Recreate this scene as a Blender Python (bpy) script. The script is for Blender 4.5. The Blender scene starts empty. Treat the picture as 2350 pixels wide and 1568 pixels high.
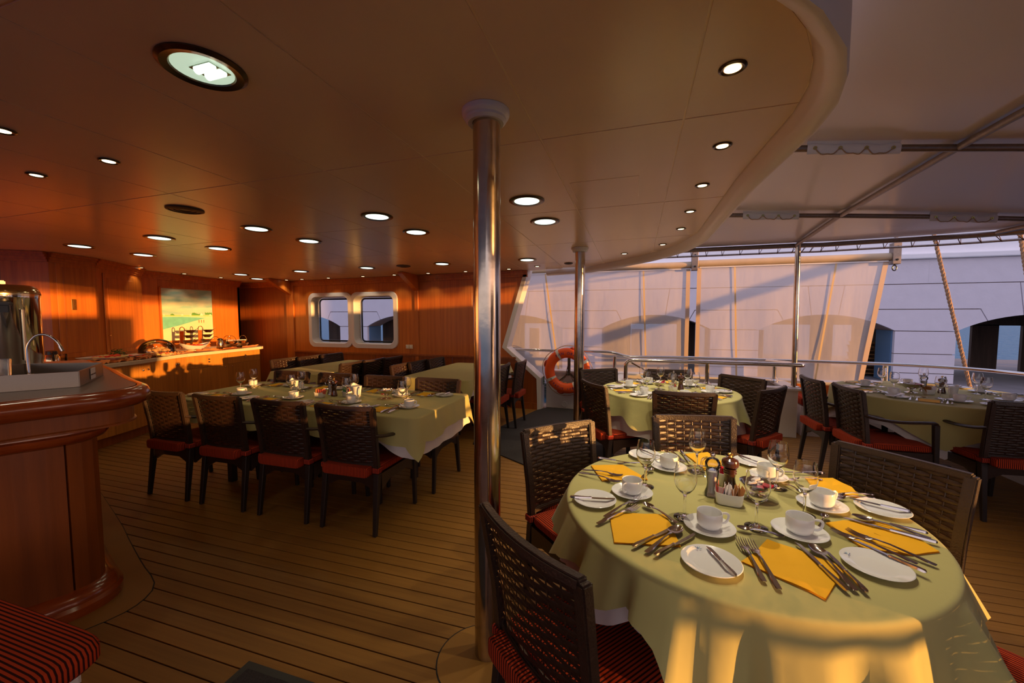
import bpy, bmesh, math, random
from math import sin, cos, pi, radians as R, hypot, atan2, sqrt
from mathutils import Vector, Matrix
random.seed(7)
sc = bpy.context.scene
COL = sc.collection

# ------------------------------------------------------------------ camera, sky, sun, exposure
cam_d = bpy.data.cameras.new('camera'); cam = bpy.data.objects.new('camera', cam_d); COL.objects.link(cam)
cam.location = (0, 0, 1.45)
cam.rotation_mode = 'ZYX'
cam.rotation_euler = (R(90 - 3.5), R(0.0), R(17.2))
cam.rotation_mode = 'XYZ'
cam.rotation_euler = (R(86.5), 0, R(17.2))
cam_d.sensor_width = 36; cam_d.lens = 918 / 2350 * 36
cam_d.clip_start = 0.03; cam_d.clip_end = 6000
sc.camera = cam

SUN_AZ, SUN_EL = 17.0, 2.3          # towards the stern (+x) and a little to -y
world = bpy.data.worlds.new('dusk_sky'); sc.world = world; world.use_nodes = True
wn = world.node_tree; wn.nodes.clear()
w_out = wn.nodes.new('ShaderNodeOutputWorld'); w_bg = wn.nodes.new('ShaderNodeBackground')
w_tc = wn.nodes.new('ShaderNodeTexCoord'); w_sep = wn.nodes.new('ShaderNodeSeparateXYZ')
w_ramp = wn.nodes.new('ShaderNodeValToRGB')
wn.links.new(w_tc.outputs['Generated'], w_sep.inputs[0]); wn.links.new(w_sep.outputs['Z'], w_ramp.inputs[0])
el = w_ramp.color_ramp.elements
el[0].position = 0.0; el[0].color = (1.0, 0.80, 0.70, 1)
el[1].position = 0.6; el[1].color = (0.50, 0.52, 0.80, 1)
e = el.new(0.15); e.color = (0.84, 0.74, 0.82, 1)
# the glow round the low sun
w_dot = wn.nodes.new('ShaderNodeVectorMath'); w_dot.operation = 'DOT_PRODUCT'
w_dot.inputs[1].default_value = (cos(R(SUN_EL)) * cos(R(SUN_AZ)), -cos(R(SUN_EL)) * sin(R(SUN_AZ)), sin(R(SUN_EL)))
w_nrm = wn.nodes.new('ShaderNodeVectorMath'); w_nrm.operation = 'NORMALIZE'; wn.links.new(w_tc.outputs['Generated'], w_nrm.inputs[0]); wn.links.new(w_nrm.outputs[0], w_dot.inputs[0])
w_mx = wn.nodes.new('ShaderNodeMath'); w_mx.operation = 'MAXIMUM'; w_mx.inputs[1].default_value = 0; wn.links.new(w_dot.outputs['Value'], w_mx.inputs[0])
w_pw = wn.nodes.new('ShaderNodeMath'); w_pw.operation = 'POWER'; w_pw.inputs[1].default_value = 7; wn.links.new(w_mx.outputs[0], w_pw.inputs[0])
w_add = wn.nodes.new('ShaderNodeMixRGB'); w_add.blend_type = 'ADD'; w_add.inputs[2].default_value = (1.6, 0.72, 0.24, 1)
wn.links.new(w_pw.outputs[0], w_add.inputs[0]); wn.links.new(w_ramp.outputs[0], w_add.inputs[1])
wn.links.new(w_add.outputs[0], w_bg.inputs[0]); wn.links.new(w_bg.outputs[0], w_out.inputs[0])
w_bg.inputs[1].default_value = 1.15

sun_d = bpy.data.lights.new('sun', 'SUN'); sun = bpy.data.objects.new('sun', sun_d); COL.objects.link(sun)
sun_d.energy = 8.0; sun_d.color = (1.0, 0.47, 0.13); sun_d.angle = R(0.6)
_d = Vector((-cos(R(SUN_EL)) * cos(R(SUN_AZ)), cos(R(SUN_EL)) * sin(R(SUN_AZ)), -sin(R(SUN_EL))))
sun.rotation_euler = _d.to_track_quat('-Z', 'Y').to_euler()
sun.location = (20, -6, 4)

sc.view_settings.view_transform = 'Standard'; sc.view_settings.look = 'None'
sc.view_settings.gamma = 1; sc.view_settings.use_curve_mapping = False
sc.view_settings.exposure = 0.0
sc.cycles.use_denoising = True
sc.cycles.max_bounces = 9; sc.cycles.diffuse_bounces = 5; sc.cycles.glossy_bounces = 5
sc.cycles.transmission_bounces = 7; sc.cycles.transparent_max_bounces = 10
sc.cycles.sample_clamp_indirect = 4.0; sc.cycles.caustics_reflective = False; sc.cycles.caustics_refractive = False
sc.cycles.use_adaptive_sampling = True; sc.cycles.adaptive_threshold = 0.02

# ------------------------------------------------------------------ materials
def newmat(name):
    m = bpy.data.materials.new(name); m.use_nodes = True
    return m, m.node_tree.nodes, m.node_tree.links, m.node_tree.nodes['Principled BSDF']

def mat(name, col, rough=0.5, metal=0.0, noise=0.0, nscale=20, bump=0.0, bscale=60, coat=0.0, emit=None, estr=0, spec=0.5, trans=0, ior=1.45, sheen=0):
    m, n, l, b = newmat(name)
    b.inputs['Base Color'].default_value = (*col, 1); b.inputs['Roughness'].default_value = rough
    b.inputs['Metallic'].default_value = metal; b.inputs['Coat Weight'].default_value = coat
    b.inputs['Coat Roughness'].default_value = 0.15
    b.inputs['Specular IOR Level'].default_value = spec
    b.inputs['Transmission Weight'].default_value = trans; b.inputs['IOR'].default_value = ior
    if sheen: b.inputs['Sheen Weight'].default_value = sheen
    if emit: b.inputs['Emission Color'].default_value = (*emit, 1); b.inputs['Emission Strength'].default_value = estr
    if noise or bump:
        tc = n.new('ShaderNodeTexCoord'); nz = n.new('ShaderNodeTexNoise'); nz.inputs['Scale'].default_value = nscale
        nz.inputs['Detail'].default_value = 5
        l.new(tc.outputs['Object'], nz.inputs['Vector'])
        if noise:
            mx = n.new('ShaderNodeMixRGB'); mx.blend_type = 'MIX'
            mx.inputs[1].default_value = (*[c * (1 - noise) for c in col], 1)
            mx.inputs[2].default_value = (*[min(1, c * (1 + noise)) for c in col], 1)
            l.new(nz.outputs['Fac'], mx.inputs[0]); l.new(mx.outputs[0], b.inputs['Base Color'])
        if bump:
            nb = n.new('ShaderNodeTexNoise'); nb.inputs['Scale'].default_value = bscale; nb.inputs['Detail'].default_value = 3
            l.new(tc.outputs['Object'], nb.inputs['Vector'])
            bp = n.new('ShaderNodeBump'); bp.inputs['Strength'].default_value = bump; bp.inputs['Distance'].default_value = 0.01
            l.new(nb.outputs['Fac'], bp.inputs['Height']); l.new(bp.outputs[0], b.inputs['Normal'])
    return m

def wood(name, c1, c2, rough=0.35, scale=(30, 30, 1.2), coat=0.15, rnd=0.25, bump=0.03):
    """streaky wood; the grain runs along the axis with the small scale"""
    m, n, l, b = newmat(name)
    tc = n.new('ShaderNodeTexCoord'); mp = n.new('ShaderNodeMapping'); mp.inputs['Scale'].default_value = scale
    l.new(tc.outputs['Object'], mp.inputs['Vector'])
    oi = n.new('ShaderNodeObjectInfo'); vm = n.new('ShaderNodeVectorMath'); vm.operation = 'ADD'
    sc_ = n.new('ShaderNodeVectorMath'); sc_.operation = 'SCALE'; sc_.inputs['Scale'].default_value = 40
    cx = n.new('ShaderNodeCombineXYZ'); l.new(oi.outputs['Random'], cx.inputs[0]); l.new(oi.outputs['Random'], cx.inputs[1])
    l.new(cx.outputs[0], sc_.inputs[0]); l.new(mp.outputs[0], vm.inputs[0]); l.new(sc_.outputs[0], vm.inputs[1])
    n1 = n.new('ShaderNodeTexNoise'); n1.inputs['Scale'].default_value = 1.0; n1.inputs['Detail'].default_value = 8; n1.inputs['Roughness'].default_value = 0.65
    l.new(vm.outputs[0], n1.inputs['Vector'])
    rp = n.new('ShaderNodeValToRGB'); rp.color_ramp.elements[0].position = 0.32; rp.color_ramp.elements[1].position = 0.68
    rp.color_ramp.elements[0].color = (*c1, 1); rp.color_ramp.elements[1].color = (*c2, 1)
    l.new(n1.outputs['Fac'], rp.inputs[0])
    hs = n.new('ShaderNodeHueSaturation'); mr = n.new('ShaderNodeMapRange')
    mr.inputs['To Min'].default_value = 1 - rnd; mr.inputs['To Max'].default_value = 1 + rnd
    l.new(oi.outputs['Random'], mr.inputs['Value']); l.new(mr.outputs[0], hs.inputs['Value'])
    l.new(rp.outputs[0], hs.inputs['Color']); l.new(hs.outputs[0], b.inputs['Base Color'])
    b.inputs['Roughness'].default_value = rough; b.inputs['Coat Weight'].default_value = coat; b.inputs['Coat Roughness'].default_value = 0.2
    if bump:
        bp = n.new('ShaderNodeBump'); bp.inputs['Strength'].default_value = bump; bp.inputs['Distance'].default_value = 0.004
        l.new(n1.outputs['Fac'], bp.inputs['Height']); l.new(bp.outputs[0], b.inputs['Normal'])
    return m

def stripes(name, ca, cb, freq=88, rough=0.85):
    """woven stripes: across x on faces looking up, back or forward, across y on the side faces"""
    m, n, l, b = newmat(name)
    tc = n.new('ShaderNodeTexCoord'); sp = n.new('ShaderNodeSeparateXYZ'); l.new(tc.outputs['Object'], sp.inputs[0])
    sn = n.new('ShaderNodeSeparateXYZ'); l.new(tc.outputs['Normal'], sn.inputs[0])
    ab = n.new('ShaderNodeMath'); ab.operation = 'ABSOLUTE'; l.new(sn.outputs['X'], ab.inputs[0])
    gt = n.new('ShaderNodeMath'); gt.operation = 'GREATER_THAN'; gt.inputs[1].default_value = 0.75; l.new(ab.outputs[0], gt.inputs[0])
    mx = n.new('ShaderNodeMix'); l.new(gt.outputs[0], mx.inputs['Factor']); l.new(sp.outputs['X'], mx.inputs[2]); l.new(sp.outputs['Y'], mx.inputs[3])
    mu = n.new('ShaderNodeMath'); mu.operation = 'MULTIPLY'; mu.inputs[1].default_value = freq; l.new(mx.outputs[0], mu.inputs[0])
    fr = n.new('ShaderNodeMath'); fr.operation = 'FRACT'; l.new(mu.outputs[0], fr.inputs[0])
    rp = n.new('ShaderNodeValToRGB'); rp.color_ramp.interpolation = 'LINEAR'
    e0, e1 = rp.color_ramp.elements; e0.position = 0.5; e0.color = (*ca, 1); e1.position = 0.58; e1.color = (*cb, 1)
    e2 = rp.color_ramp.elements.new(0.94); e2.color = (*cb, 1); e3 = rp.color_ramp.elements.new(1.0); e3.color = (*ca, 1)
    l.new(fr.outputs[0], rp.inputs[0]); l.new(rp.outputs[0], b.inputs['Base Color'])
    b.inputs['Roughness'].default_value = rough; b.inputs['Specular IOR Level'].default_value = 0.15
    nz = n.new('ShaderNodeTexNoise'); nz.inputs['Scale'].default_value = 25; l.new(tc.outputs['Object'], nz.inputs['Vector'])
    bp = n.new('ShaderNodeBump'); bp.inputs['Strength'].default_value = 0.25; bp.inputs['Distance'].default_value = 0.01
    l.new(nz.outputs['Fac'], bp.inputs['Height']); l.new(bp.outputs[0], b.inputs['Normal'])
    return m

def glassmat(name, col=(1, 1, 1), rough=0.0, ior=1.45):
    m = bpy.data.materials.new(name); m.use_nodes = True; n = m.node_tree.nodes; l = m.node_tree.links; n.clear()
    o = n.new('ShaderNodeOutputMaterial'); g = n.new('ShaderNodeBsdfGlass'); g.inputs['Color'].default_value = (*col, 1)
    g.inputs['Roughness'].default_value = rough; g.inputs['IOR'].default_value = ior; l.new(g.outputs[0], o.inputs[0])
    return m

def sheetmat(name, col, see=0.35, transl=0.5, wavy=0.0):
    """thin fabric one can partly see through"""
    m = bpy.data.materials.new(name); m.use_nodes = True; n = m.node_tree.nodes; l = m.node_tree.links; n.clear()
    o = n.new('ShaderNodeOutputMaterial'); d = n.new('ShaderNodeBsdfDiffuse'); t = n.new('ShaderNodeBsdfTranslucent'); s = n.new('ShaderNodeBsdfTransparent')
    for x in (d, t): x.inputs['Color'].default_value = (*col, 1)
    a = n.new('ShaderNodeMixShader'); a.inputs[0].default_value = transl; l.new(d.outputs[0], a.inputs[1]); l.new(t.outputs[0], a.inputs[2])
    c = n.new('ShaderNodeMixShader'); c.inputs[0].default_value = see; l.new(a.outputs[0], c.inputs[1]); l.new(s.outputs[0], c.inputs[2]); l.new(c.outputs[0], o.inputs[0])
    if wavy:
        tc = n.new('ShaderNodeTexCoord'); mp = n.new('ShaderNodeMapping'); mp.inputs['Scale'].default_value = (7, 1, 1.6); nz = n.new('ShaderNodeTexNoise'); nz.inputs['Scale'].default_value = 1.6; nz.inputs['Detail'].default_value = 2.5
        l.new(tc.outputs['Object'], mp.inputs[0]); l.new(mp.outputs[0], nz.inputs[0])
        bp = n.new('ShaderNodeBump'); bp.inputs['Strength'].default_value = wavy; bp.inputs['Distance'].default_value = 0.05
        l.new(nz.outputs['Fac'], bp.inputs['Height']); l.new(bp.outputs[0], d.inputs['Normal'])
    return m

M = {}
M['plank'] = wood('deck_plank', (0.215, 0.094, 0.011), (0.29, 0.132, 0.019), rough=0.55, scale=(1.3, 40, 40), coat=0.0, rnd=0.10)
M['caulk'] = mat('black_caulk', (0.012, 0.010, 0.009), 0.7)
M['pad'] = mat('deck_pad', (0.28, 0.13, 0.02), 0.55, noise=0.12, nscale=8)
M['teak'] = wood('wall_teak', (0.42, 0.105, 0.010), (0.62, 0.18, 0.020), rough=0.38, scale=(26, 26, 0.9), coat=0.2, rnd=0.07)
M['teak_dark'] = wood('dark_and_shaded_teak', (0.24, 0.055, 0.008), (0.38, 0.10, 0.014), rough=0.35, scale=(26, 26, 1.0), coat=0.25, rnd=0.07)
M['bar_teak'] = wood('bar_teak', (0.19, 0.045, 0.005), (0.30, 0.075, 0.009), rough=0.4, scale=(18, 18, 0.9), coat=0.1, rnd=0.06)
M['varnish'] = wood('varnished_mahogany', (0.20, 0.030, 0.005), (0.36, 0.075, 0.010), rough=0.18, scale=(5, 5, 30), coat=0.7, rnd=0.05)
M['cabinet'] = wood('cabinet_veneer', (0.46, 0.19, 0.03), (0.66, 0.29, 0.05), rough=0.4, scale=(40, 40, 1.4), coat=0.1, rnd=0.10)
M['cream'] = mat('cream_edge', (0.74, 0.62, 0.42), 0.4, noise=0.05)
M['ceil'] = mat('ceiling_laminate', (0.80, 0.61, 0.43), 0.24, noise=0.03, nscale=5, bump=0.015, bscale=40, spec=0.6)
M['ceil_joint'] = mat('ceiling_joint', (0.85, 0.68, 0.50), 0.3)
M['white'] = mat('white_paint', (0.74, 0.72, 0.70), 0.35, noise=0.03, nscale=4)
M['fascia'] = mat('fascia_paint', (0.76, 0.70, 0.64), 0.3, noise=0.02, nscale=4)
M['steel'] = mat('polished_steel', (0.68, 0.64, 0.58), 0.13, 1.0, noise=0.1, nscale=6)
M['steel_stain'] = mat('stained_steel', (0.56, 0.49, 0.41), 0.15, 1.0, noise=0.42, nscale=11, bump=0.03, bscale=20)
M['tube'] = mat('weathered_tube', (0.30, 0.24, 0.20), 0.38, 0.8, noise=0.3, nscale=60)
M['brushed'] = mat('brushed_steel', (0.30, 0.27, 0.23), 0.36, 1.0, noise=0.05, nscale=200)
M['chrome'] = mat('chrome', (0.75, 0.72, 0.68), 0.08, 1.0)
M['wicker'] = mat('dark_wicker', (0.027, 0.013, 0.008), 0.30, noise=0.35, nscale=90, bump=0.15, bscale=220, spec=0.6)
M['wicker_frame'] = mat('dark_resin_frame', (0.032, 0.017, 0.011), 0.40, noise=0.3, nscale=50, bump=0.25, bscale=150, spec=0.6)
M['leg'] = mat('dark_chair_leg', (0.022, 0.014, 0.011), 0.45)
M['cushion'] = stripes('red_striped_cushion', (0.46, 0.050, 0.012), (0.030, 0.006, 0.005))
M['strap'] = stripes('red_tie', (0.42, 0.045, 0.02), (0.05, 0.012, 0.012))
M['cloth'] = mat('sage_tablecloth', (0.48, 0.44, 0.165), 0.85, noise=0.05, nscale=5, bump=0.45, bscale=7, sheen=0.1)
M['under'] = mat('white_undercloth', (0.74, 0.70, 0.66), 0.85, noise=0.03, nscale=6, bump=0.1, bscale=9)
M['napkin'] = mat('yellow_paper_napkin', (0.92, 0.47, 0.006), 0.8, noise=0.05, nscale=14, bump=0.15, bscale=30)
M['china'] = mat('white_china', (0.80, 0.80, 0.79), 0.09, spec=0.6, coat=0.3)
M['logo'] = mat('blue_print', (0.03, 0.08, 0.30), 0.4)
M['logo2'] = mat('pale_blue_print', (0.20, 0.50, 0.62), 0.4)
M['glass'] = glassmat('clear_glass')
M['pane'] = mat('window_pane', (0.8, 0.85, 0.9), 0.02, trans=1.0, ior=1.1, spec=0.5)
M['cutlery'] = mat('stainless_cutlery', (0.60, 0.55, 0.52), 0.14, 1.0)
M['pepper'] = mat('dark_turned_wood', (0.075, 0.022, 0.010), 0.16, noise=0.2, nscale=30, coat=0.8)
M['brass'] = mat('brass', (0.72, 0.42, 0.10), 0.2, 1.0)
M['salt'] = mat('salt', (0.85, 0.80, 0.78), 0.8)
def thinglass(name, col, body=0.08):
    m = bpy.data.materials.new(name); m.use_nodes = True; n = m.node_tree.nodes; l = m.node_tree.links; n.clear()
    o = n.new('ShaderNodeOutputMaterial'); t = n.new('ShaderNodeBsdfTransparent'); t.inputs[0].default_value = (*col, 1); g = n.new('ShaderNodeBsdfGlossy'); g.inputs['Roughness'].default_value = 0.03
    f = n.new('ShaderNodeFresnel'); f.inputs[0].default_value = 1.5; a = n.new('ShaderNodeMath'); a.operation = 'ADD'; a.use_clamp = True; a.inputs[1].default_value = body; l.new(f.outputs[0], a.inputs[0])
    x = n.new('ShaderNodeMixShader'); l.new(a.outputs[0], x.inputs[0]); l.new(t.outputs[0], x.inputs[1]); l.new(g.outputs[0], x.inputs[2]); l.new(x.outputs[0], o.inputs[0]); return m
M['acrylic'] = thinglass('clear_acrylic', (0.95, 0.95, 0.97), 0.06)
M['dome'] = thinglass('clear_dome_plastic', (0.97, 0.95, 0.92), 0.03)
M['black'] = mat('black_plastic', (0.012, 0.011, 0.011), 0.3)
M['orange'] = mat('lifebuoy_orange', (0.90, 0.11, 0.012), 0.45, noise=0.06, nscale=8)
M['tape'] = mat('reflective_tape', (0.72, 0.70, 0.62), 0.4)
M['inkblue'] = mat('dark_blue_print', (0.05, 0.03, 0.14), 0.6)
M['rope'] = mat('rope', (0.42, 0.27, 0.16), 0.9, noise=0.4, nscale=120, bump=0.5, bscale=200)
M['dark_rope'] = mat('dark_cord', (0.12, 0.06, 0.04), 0.9)
M['mat'] = mat('dark_grey_door_mat', (0.045, 0.038, 0.036), 0.95, noise=0.9, nscale=160, bump=0.9, bscale=320)
M['screen'] = sheetmat('mesh_screen', (0.86, 0.77, 0.68), see=0.36, transl=0.30, wavy=0.10)
M['screen_hem'] = mat('screen_hem', (0.66, 0.50, 0.36), 0.8, noise=0.06, nscale=9)
M['seam'] = mat('yellow_seam', (0.78, 0.58, 0.30), 0.8)
M['curtain'] = mat('dark_canvas', (0.10, 0.08, 0.07), 0.9, noise=0.1, nscale=5)
M['roll'] = mat('rolled_canvas', (0.52, 0.40, 0.26), 0.8, noise=0.12, nscale=7, bump=0.3, bscale=6)
M['canopy'] = mat('canopy_fabric', (0.82, 0.72, 0.69), 0.38, spec=1.0, noise=0.03, nscale=2, coat=0.5)
M['flap'] = mat('white_vinyl_flap', (0.78, 0.77, 0.78), 0.25, bump=0.2, bscale=10)
M['stone'] = mat('painted_stone', (0.74, 0.70, 0.76), 0.8, noise=0.07, nscale=3, bump=0.35, bscale=12)
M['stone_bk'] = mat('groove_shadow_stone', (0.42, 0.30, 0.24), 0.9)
M['stone_white'] = mat('white_cornice', (0.95, 0.94, 0.96), 0.7, noise=0.04, nscale=3)
M['arcade'] = wood('arcade_dark_boards', (0.05, 0.032, 0.024), (0.10, 0.062, 0.045), rough=0.8, scale=(6, 6, 0.4), coat=0)
M['bluepaint'] = mat('blue_reveal', (0.10, 0.20, 0.34), 0.6)
M['concrete'] = mat('quay_concrete', (0.22, 0.20, 0.20), 0.85, noise=0.3, nscale=2, bump=0.3, bscale=8)
M['pallet'] = wood('pallet_wood', (0.18, 0.08, 0.025), (0.34, 0.16, 0.05), rough=0.8, scale=(3, 30, 30), coat=0)
def _water():
    m, n, l, b = newmat('harbour_water'); b.inputs['Base Color'].default_value = (0.03, 0.15, 0.27, 1); b.inputs['Roughness'].default_value = 0.45; b.inputs['Specular IOR Level'].default_value = 0.15
    tc = n.new('ShaderNodeTexCoord'); mp = n.new('ShaderNodeMapping'); mp.inputs['Scale'].default_value = (0.8, 2.2, 1); nz = n.new('ShaderNodeTexNoise'); nz.inputs['Scale'].default_value = 1.4; nz.inputs['Detail'].default_value = 4
    l.new(tc.outputs['Object'], mp.inputs[0]); l.new(mp.outputs[0], nz.inputs[0]); bp = n.new('ShaderNodeBump'); bp.inputs['Strength'].default_value = 1.0; bp.inputs['Distance'].default_value = 0.5
    l.new(nz.outputs['Fac'], bp.inputs['Height']); l.new(bp.outputs[0], b.inputs['Normal']); return m
M['water'] = _water()
M['lamp_cool'] = mat('cool_lamp', (0.9, 1, 0.95), 0.3, emit=(0.80, 1.0, 0.84), estr=1.7)
M['lamp_dim'] = mat('lit_reflector', (0.5, 0.6, 0.5), 0.3, emit=(0.62, 0.80, 0.60), estr=0.75)
M['lamp_warm'] = mat('warm_lamp', (1, 0.8, 0.6), 0.3, emit=(1.0, 0.72, 0.40), estr=4.5)
M['bezel'] = mat('dark_bronze_bezel', (0.10, 0.075, 0.05), 0.25, 0.9)
M['reflector'] = mat('lamp_reflector', (0.7, 0.78, 0.68), 0.15, 1.0)
M['vent'] = mat('brown_vent', (0.04, 0.024, 0.018), 0.5)
M['sign_green'] = mat('green_sign', (0.01, 0.16, 0.07), 0.5)
M['sign_white'] = mat('sign_white', (0.8, 0.8, 0.74), 0.5)
M['red'] = mat('red_plastic', (0.35, 0.02, 0.01), 0.5)
M['orangecloth'] = mat('orange_runner', (0.80, 0.27, 0.07), 0.85, noise=0.1, nscale=12, bump=0.2, bscale=15)
M['pink_red'] = mat('tomato_red', (0.75, 0.06, 0.02), 0.45)
M['pale_yellow'] = mat('pale_yellow_food', (0.75, 0.55, 0.18), 0.5, noise=0.2, nscale=30)
M['green_leaf'] = mat('green_leaf', (0.05, 0.13, 0.02), 0.6, noise=0.4, nscale=40)
M['bread'] = mat('bread', (0.72, 0.42, 0.16), 0.7, noise=0.25, nscale=30)
M['gold'] = mat('golden_steel', (0.78, 0.60, 0.34), 0.14, 1.0)
M['pink'] = mat('pink_paper', (0.72, 0.16, 0.12), 0.6)
M['paperwhite'] = mat('white_paper', (0.78, 0.72, 0.70), 0.6)
M['kraft'] = mat('kraft_paper', (0.50, 0.22, 0.07), 0.7)
M['redpaper'] = mat('dark_red_foil', (0.40, 0.01, 0.03), 0.25)
M['greenpaper'] = mat('green_paper', (0.12, 0.42, 0.18), 0.5)
M['coffee'] = thinglass('amber_glass', (0.85, 0.62, 0.36), 0.10)

# ------------------------------------------------------------------ mesh builder
class MB:
    def __init__(s): s.v = []; s.f = []; s.smooth = False
    def add(s, vs, fs):
        o = len(s.v); s.v += [tuple(v) for v in vs]; s.f += [tuple(i + o for i in f) for f in fs]; return s
    def box(s, c, d, rz=0.0, taper=None):
        hx, hy, hz = d[0] / 2, d[1] / 2, d[2] / 2; vs = []
        for z in (-1, 1):
            k = 1 if (taper is None or z > 0) else taper
            for x, y in ((-1, -1), (1, -1), (1, 1), (-1, 1)):
                X, Y = x * hx * k, y * hy * k
                vs.append((c[0] + X * cos(rz) - Y * sin(rz), c[1] + X * sin(rz) + Y * cos(rz), c[2] + z * hz))
        return s.add(vs, [(3, 2, 1, 0), (4, 5, 6, 7), (0, 1, 5, 4), (1, 2, 6, 5), (2, 3, 7, 6), (3, 0, 4, 7)])
    def bar(s, a, b, w, h, up=(0, 0, 1)):
        a = Vector(a); b = Vector(b); t = (b - a).normalized(); u = Vector(up); sd = t.cross(u)
        if sd.length < 1e-4: sd = t.cross(Vector((0, 1, 0)))
        sd.normalize(); u = sd.cross(t); vs = []
        for p in (a, b):
            for x, y in ((-1, -1), (1, -1), (1, 1), (-1, 1)): vs.append(p + sd * (x * w / 2) + u * (y * h / 2))
        return s.add(vs, [(3, 2, 1, 0), (4, 5, 6, 7), (0, 1, 5, 4), (1, 2, 6, 5), (2, 3, 7, 6), (3, 0, 4, 7)])
    def tube(s, pts, r, n=10, caps=True, flat=1.0, up=(0, 0, 1)):
        pts = [Vector(p) for p in pts]; rr = r if isinstance(r, (list, tuple)) else [r] * len(pts); rings = []
        t0 = (pts[1] - pts[0]).normalized(); u = Vector(up)
        if abs(t0.dot(u)) > 0.95: u = Vector((0, 1, 0)) if abs(t0.y) < 0.9 else Vector((1, 0, 0))
        for i, p in enumerate(pts):
            t = (pts[min(i + 1, len(pts) - 1)] - pts[max(i - 1, 0)]).normalized()
            sd = t.cross(u).normalized(); u = sd.cross(t).normalized()
            rings.append([p + sd * (cos(2 * pi * k / n) * rr[i]) + u * (sin(2 * pi * k / n) * rr[i] * flat) for k in range(n)])
        vs = [v for rg in rings for v in rg]; fs = []
        for i in range(len(pts) - 1):
            for k in range(n):
                k2 = (k + 1) % n; fs.append((i * n + k, i * n + k2, (i + 1) * n + k2, (i + 1) * n + k))
        if caps: fs += [tuple(range(n - 1, -1, -1)), tuple((len(pts) - 1) * n + k for k in range(n))]
        return s.add(vs, [f[::-1] for f in fs])
    def lathe(s, prof, n=24, c=(0, 0, 0), a0=0, a1=2 * pi):
        full = abs(a1 - a0 - 2 * pi) < 1e-6; m = n if full else n + 1; vs = []; fs = []
        for r, z in prof:
            for k in range(m):
                a = a0 + (a1 - a0) * k / n; vs.append((c[0] + r * cos(a), c[1] + r * sin(a), c[2] + z))
        for i in range(len(prof) - 1):
            for k in range(n):
                k2 = (k + 1) % m if full else k + 1
                q = (i * m + k, i * m + k2, (i + 1) * m + k2, (i + 1) * m + k)
                if prof[i][0] < 1e-6: q = (i * m + k, (i + 1) * m + k2, (i + 1) * m + k)
                elif prof[i + 1][0] < 1e-6: q = (i * m + k, i * m + k2, (i + 1) * m + k)
                fs.append(q)
        return s.add(vs, fs)
    def prism(s, pts, z0, z1):
        """extruded outline, counter-clockwise seen from above"""
        n = len(pts); vs = [(x, y, z0) for x, y in pts] + [(x, y, z1) for x, y in pts]
        fs = [tuple(range(n - 1, -1, -1)), tuple(range(n, 2 * n))] + [(i, (i + 1) % n, n + (i + 1) % n, n + i) for i in range(n)]
        return s.add(vs, fs)
    def xz(s, pts, y0, y1):
        """extruded outline in the xz plane, from y0 (near) to y1 (far)"""
        n = len(pts); vs = [(x, y0, z) for x, z in pts] + [(x, y1, z) for x, z in pts]
        fs = [tuple(range(n)), tuple(range(2 * n - 1, n - 1, -1))] + [(i, n + i, n + (i + 1) % n, (i + 1) % n) for i in range(n)]
        return s.add(vs, fs)
    def grid(s, nu, nv, fn, closed_u=False):
        vs = [fn(i, j) for j in range(nv) for i in range(nu)]; fs = []
        for j in range(nv - 1):
            for i in range(nu if closed_u else nu - 1):
                i2 = (i + 1) % nu; fs.append((j * nu + i, j * nu + i2, (j + 1) * nu + i2, (j + 1) * nu + i))
        return s.add(vs, fs)
    def mesh(s, name, m, smooth=False, bevel=0, merge=False, recalc=True):
        me = bpy.data.meshes.new(name); me.from_pydata(s.v, [], s.f); me.validate()
        if bevel or merge or recalc:
            bm = bmesh.new(); bm.from_mesh(me)
            if merge: bmesh.ops.remove_doubles(bm, verts=bm.verts, dist=1e-5)
            if bevel:
                ed = [e_ for e_ in bm.edges if e_.is_manifold and e_.calc_face_angle(0) > 0.6]
                bmesh.ops.bevel(bm, geom=ed, offset=bevel, segments=2 if bevel > 0.004 else 1, affect='EDGES', clamp_overlap=True)
            if recalc: bmesh.ops.recalc_face_normals(bm, faces=bm.faces)
            bm.to_mesh(me); bm.free()
        if m is not None: me.materials.append(m)
        if smooth:
            me.polygons.foreach_set('use_smooth', [True] * len(me.polygons))
            try: me.set_sharp_from_angle(angle=R(42))
            except Exception: pass
        me.update(); return me
    def build(s, name, m, parent=None, **k):
        o = bpy.data.objects.new(name, s.mesh(name, m, **k)); COL.objects.link(o)
        if parent is not None: o.parent = parent
        return o

def inst(name, me, parent=None, loc=(0, 0, 0), rz=0.0, scale=None, rot=None):
    o = bpy.data.objects.new(name, me); COL.objects.link(o)
    if parent is not None: o.parent = parent
    o.location = loc; o.rotation_euler = rot if rot else (0, 0, rz)
    if scale: o.scale = scale if isinstance(scale, (tuple, list)) else (scale,) * 3
    return o
def tag(o, label, cat=None, group=None, kind=None):
    if label: o['label'] = label
    if cat: o['category'] = cat
    if group: o['group'] = group
    if kind: o['kind'] = kind
    return o
def thing(name, label, cat, loc=(0, 0, 0), rz=0.0, group=None, kind=None):
    o = bpy.data.objects.new(name, None); COL.objects.link(o); o.empty_display_size = 0.1
    o.location = loc; o.rotation_euler = (0, 0, rz); return tag(o, label, cat, group, kind)
def copytree(o, loc, rz, label, group=None, parent=None):
    c = o.copy(); COL.objects.link(c); c.parent = parent
    if parent is None:
        c.location = loc; c.rotation_euler = (0, 0, rz); c['label'] = label
        if group: c['group'] = group
    for ch in o.children: copytree(ch, None, None, None, None, c)
    return c
def struct(o, label=None, cat=None):
    o['kind'] = 'structure'
    if label: o['label'] = label
    if cat: o['category'] = cat
    return o
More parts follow.
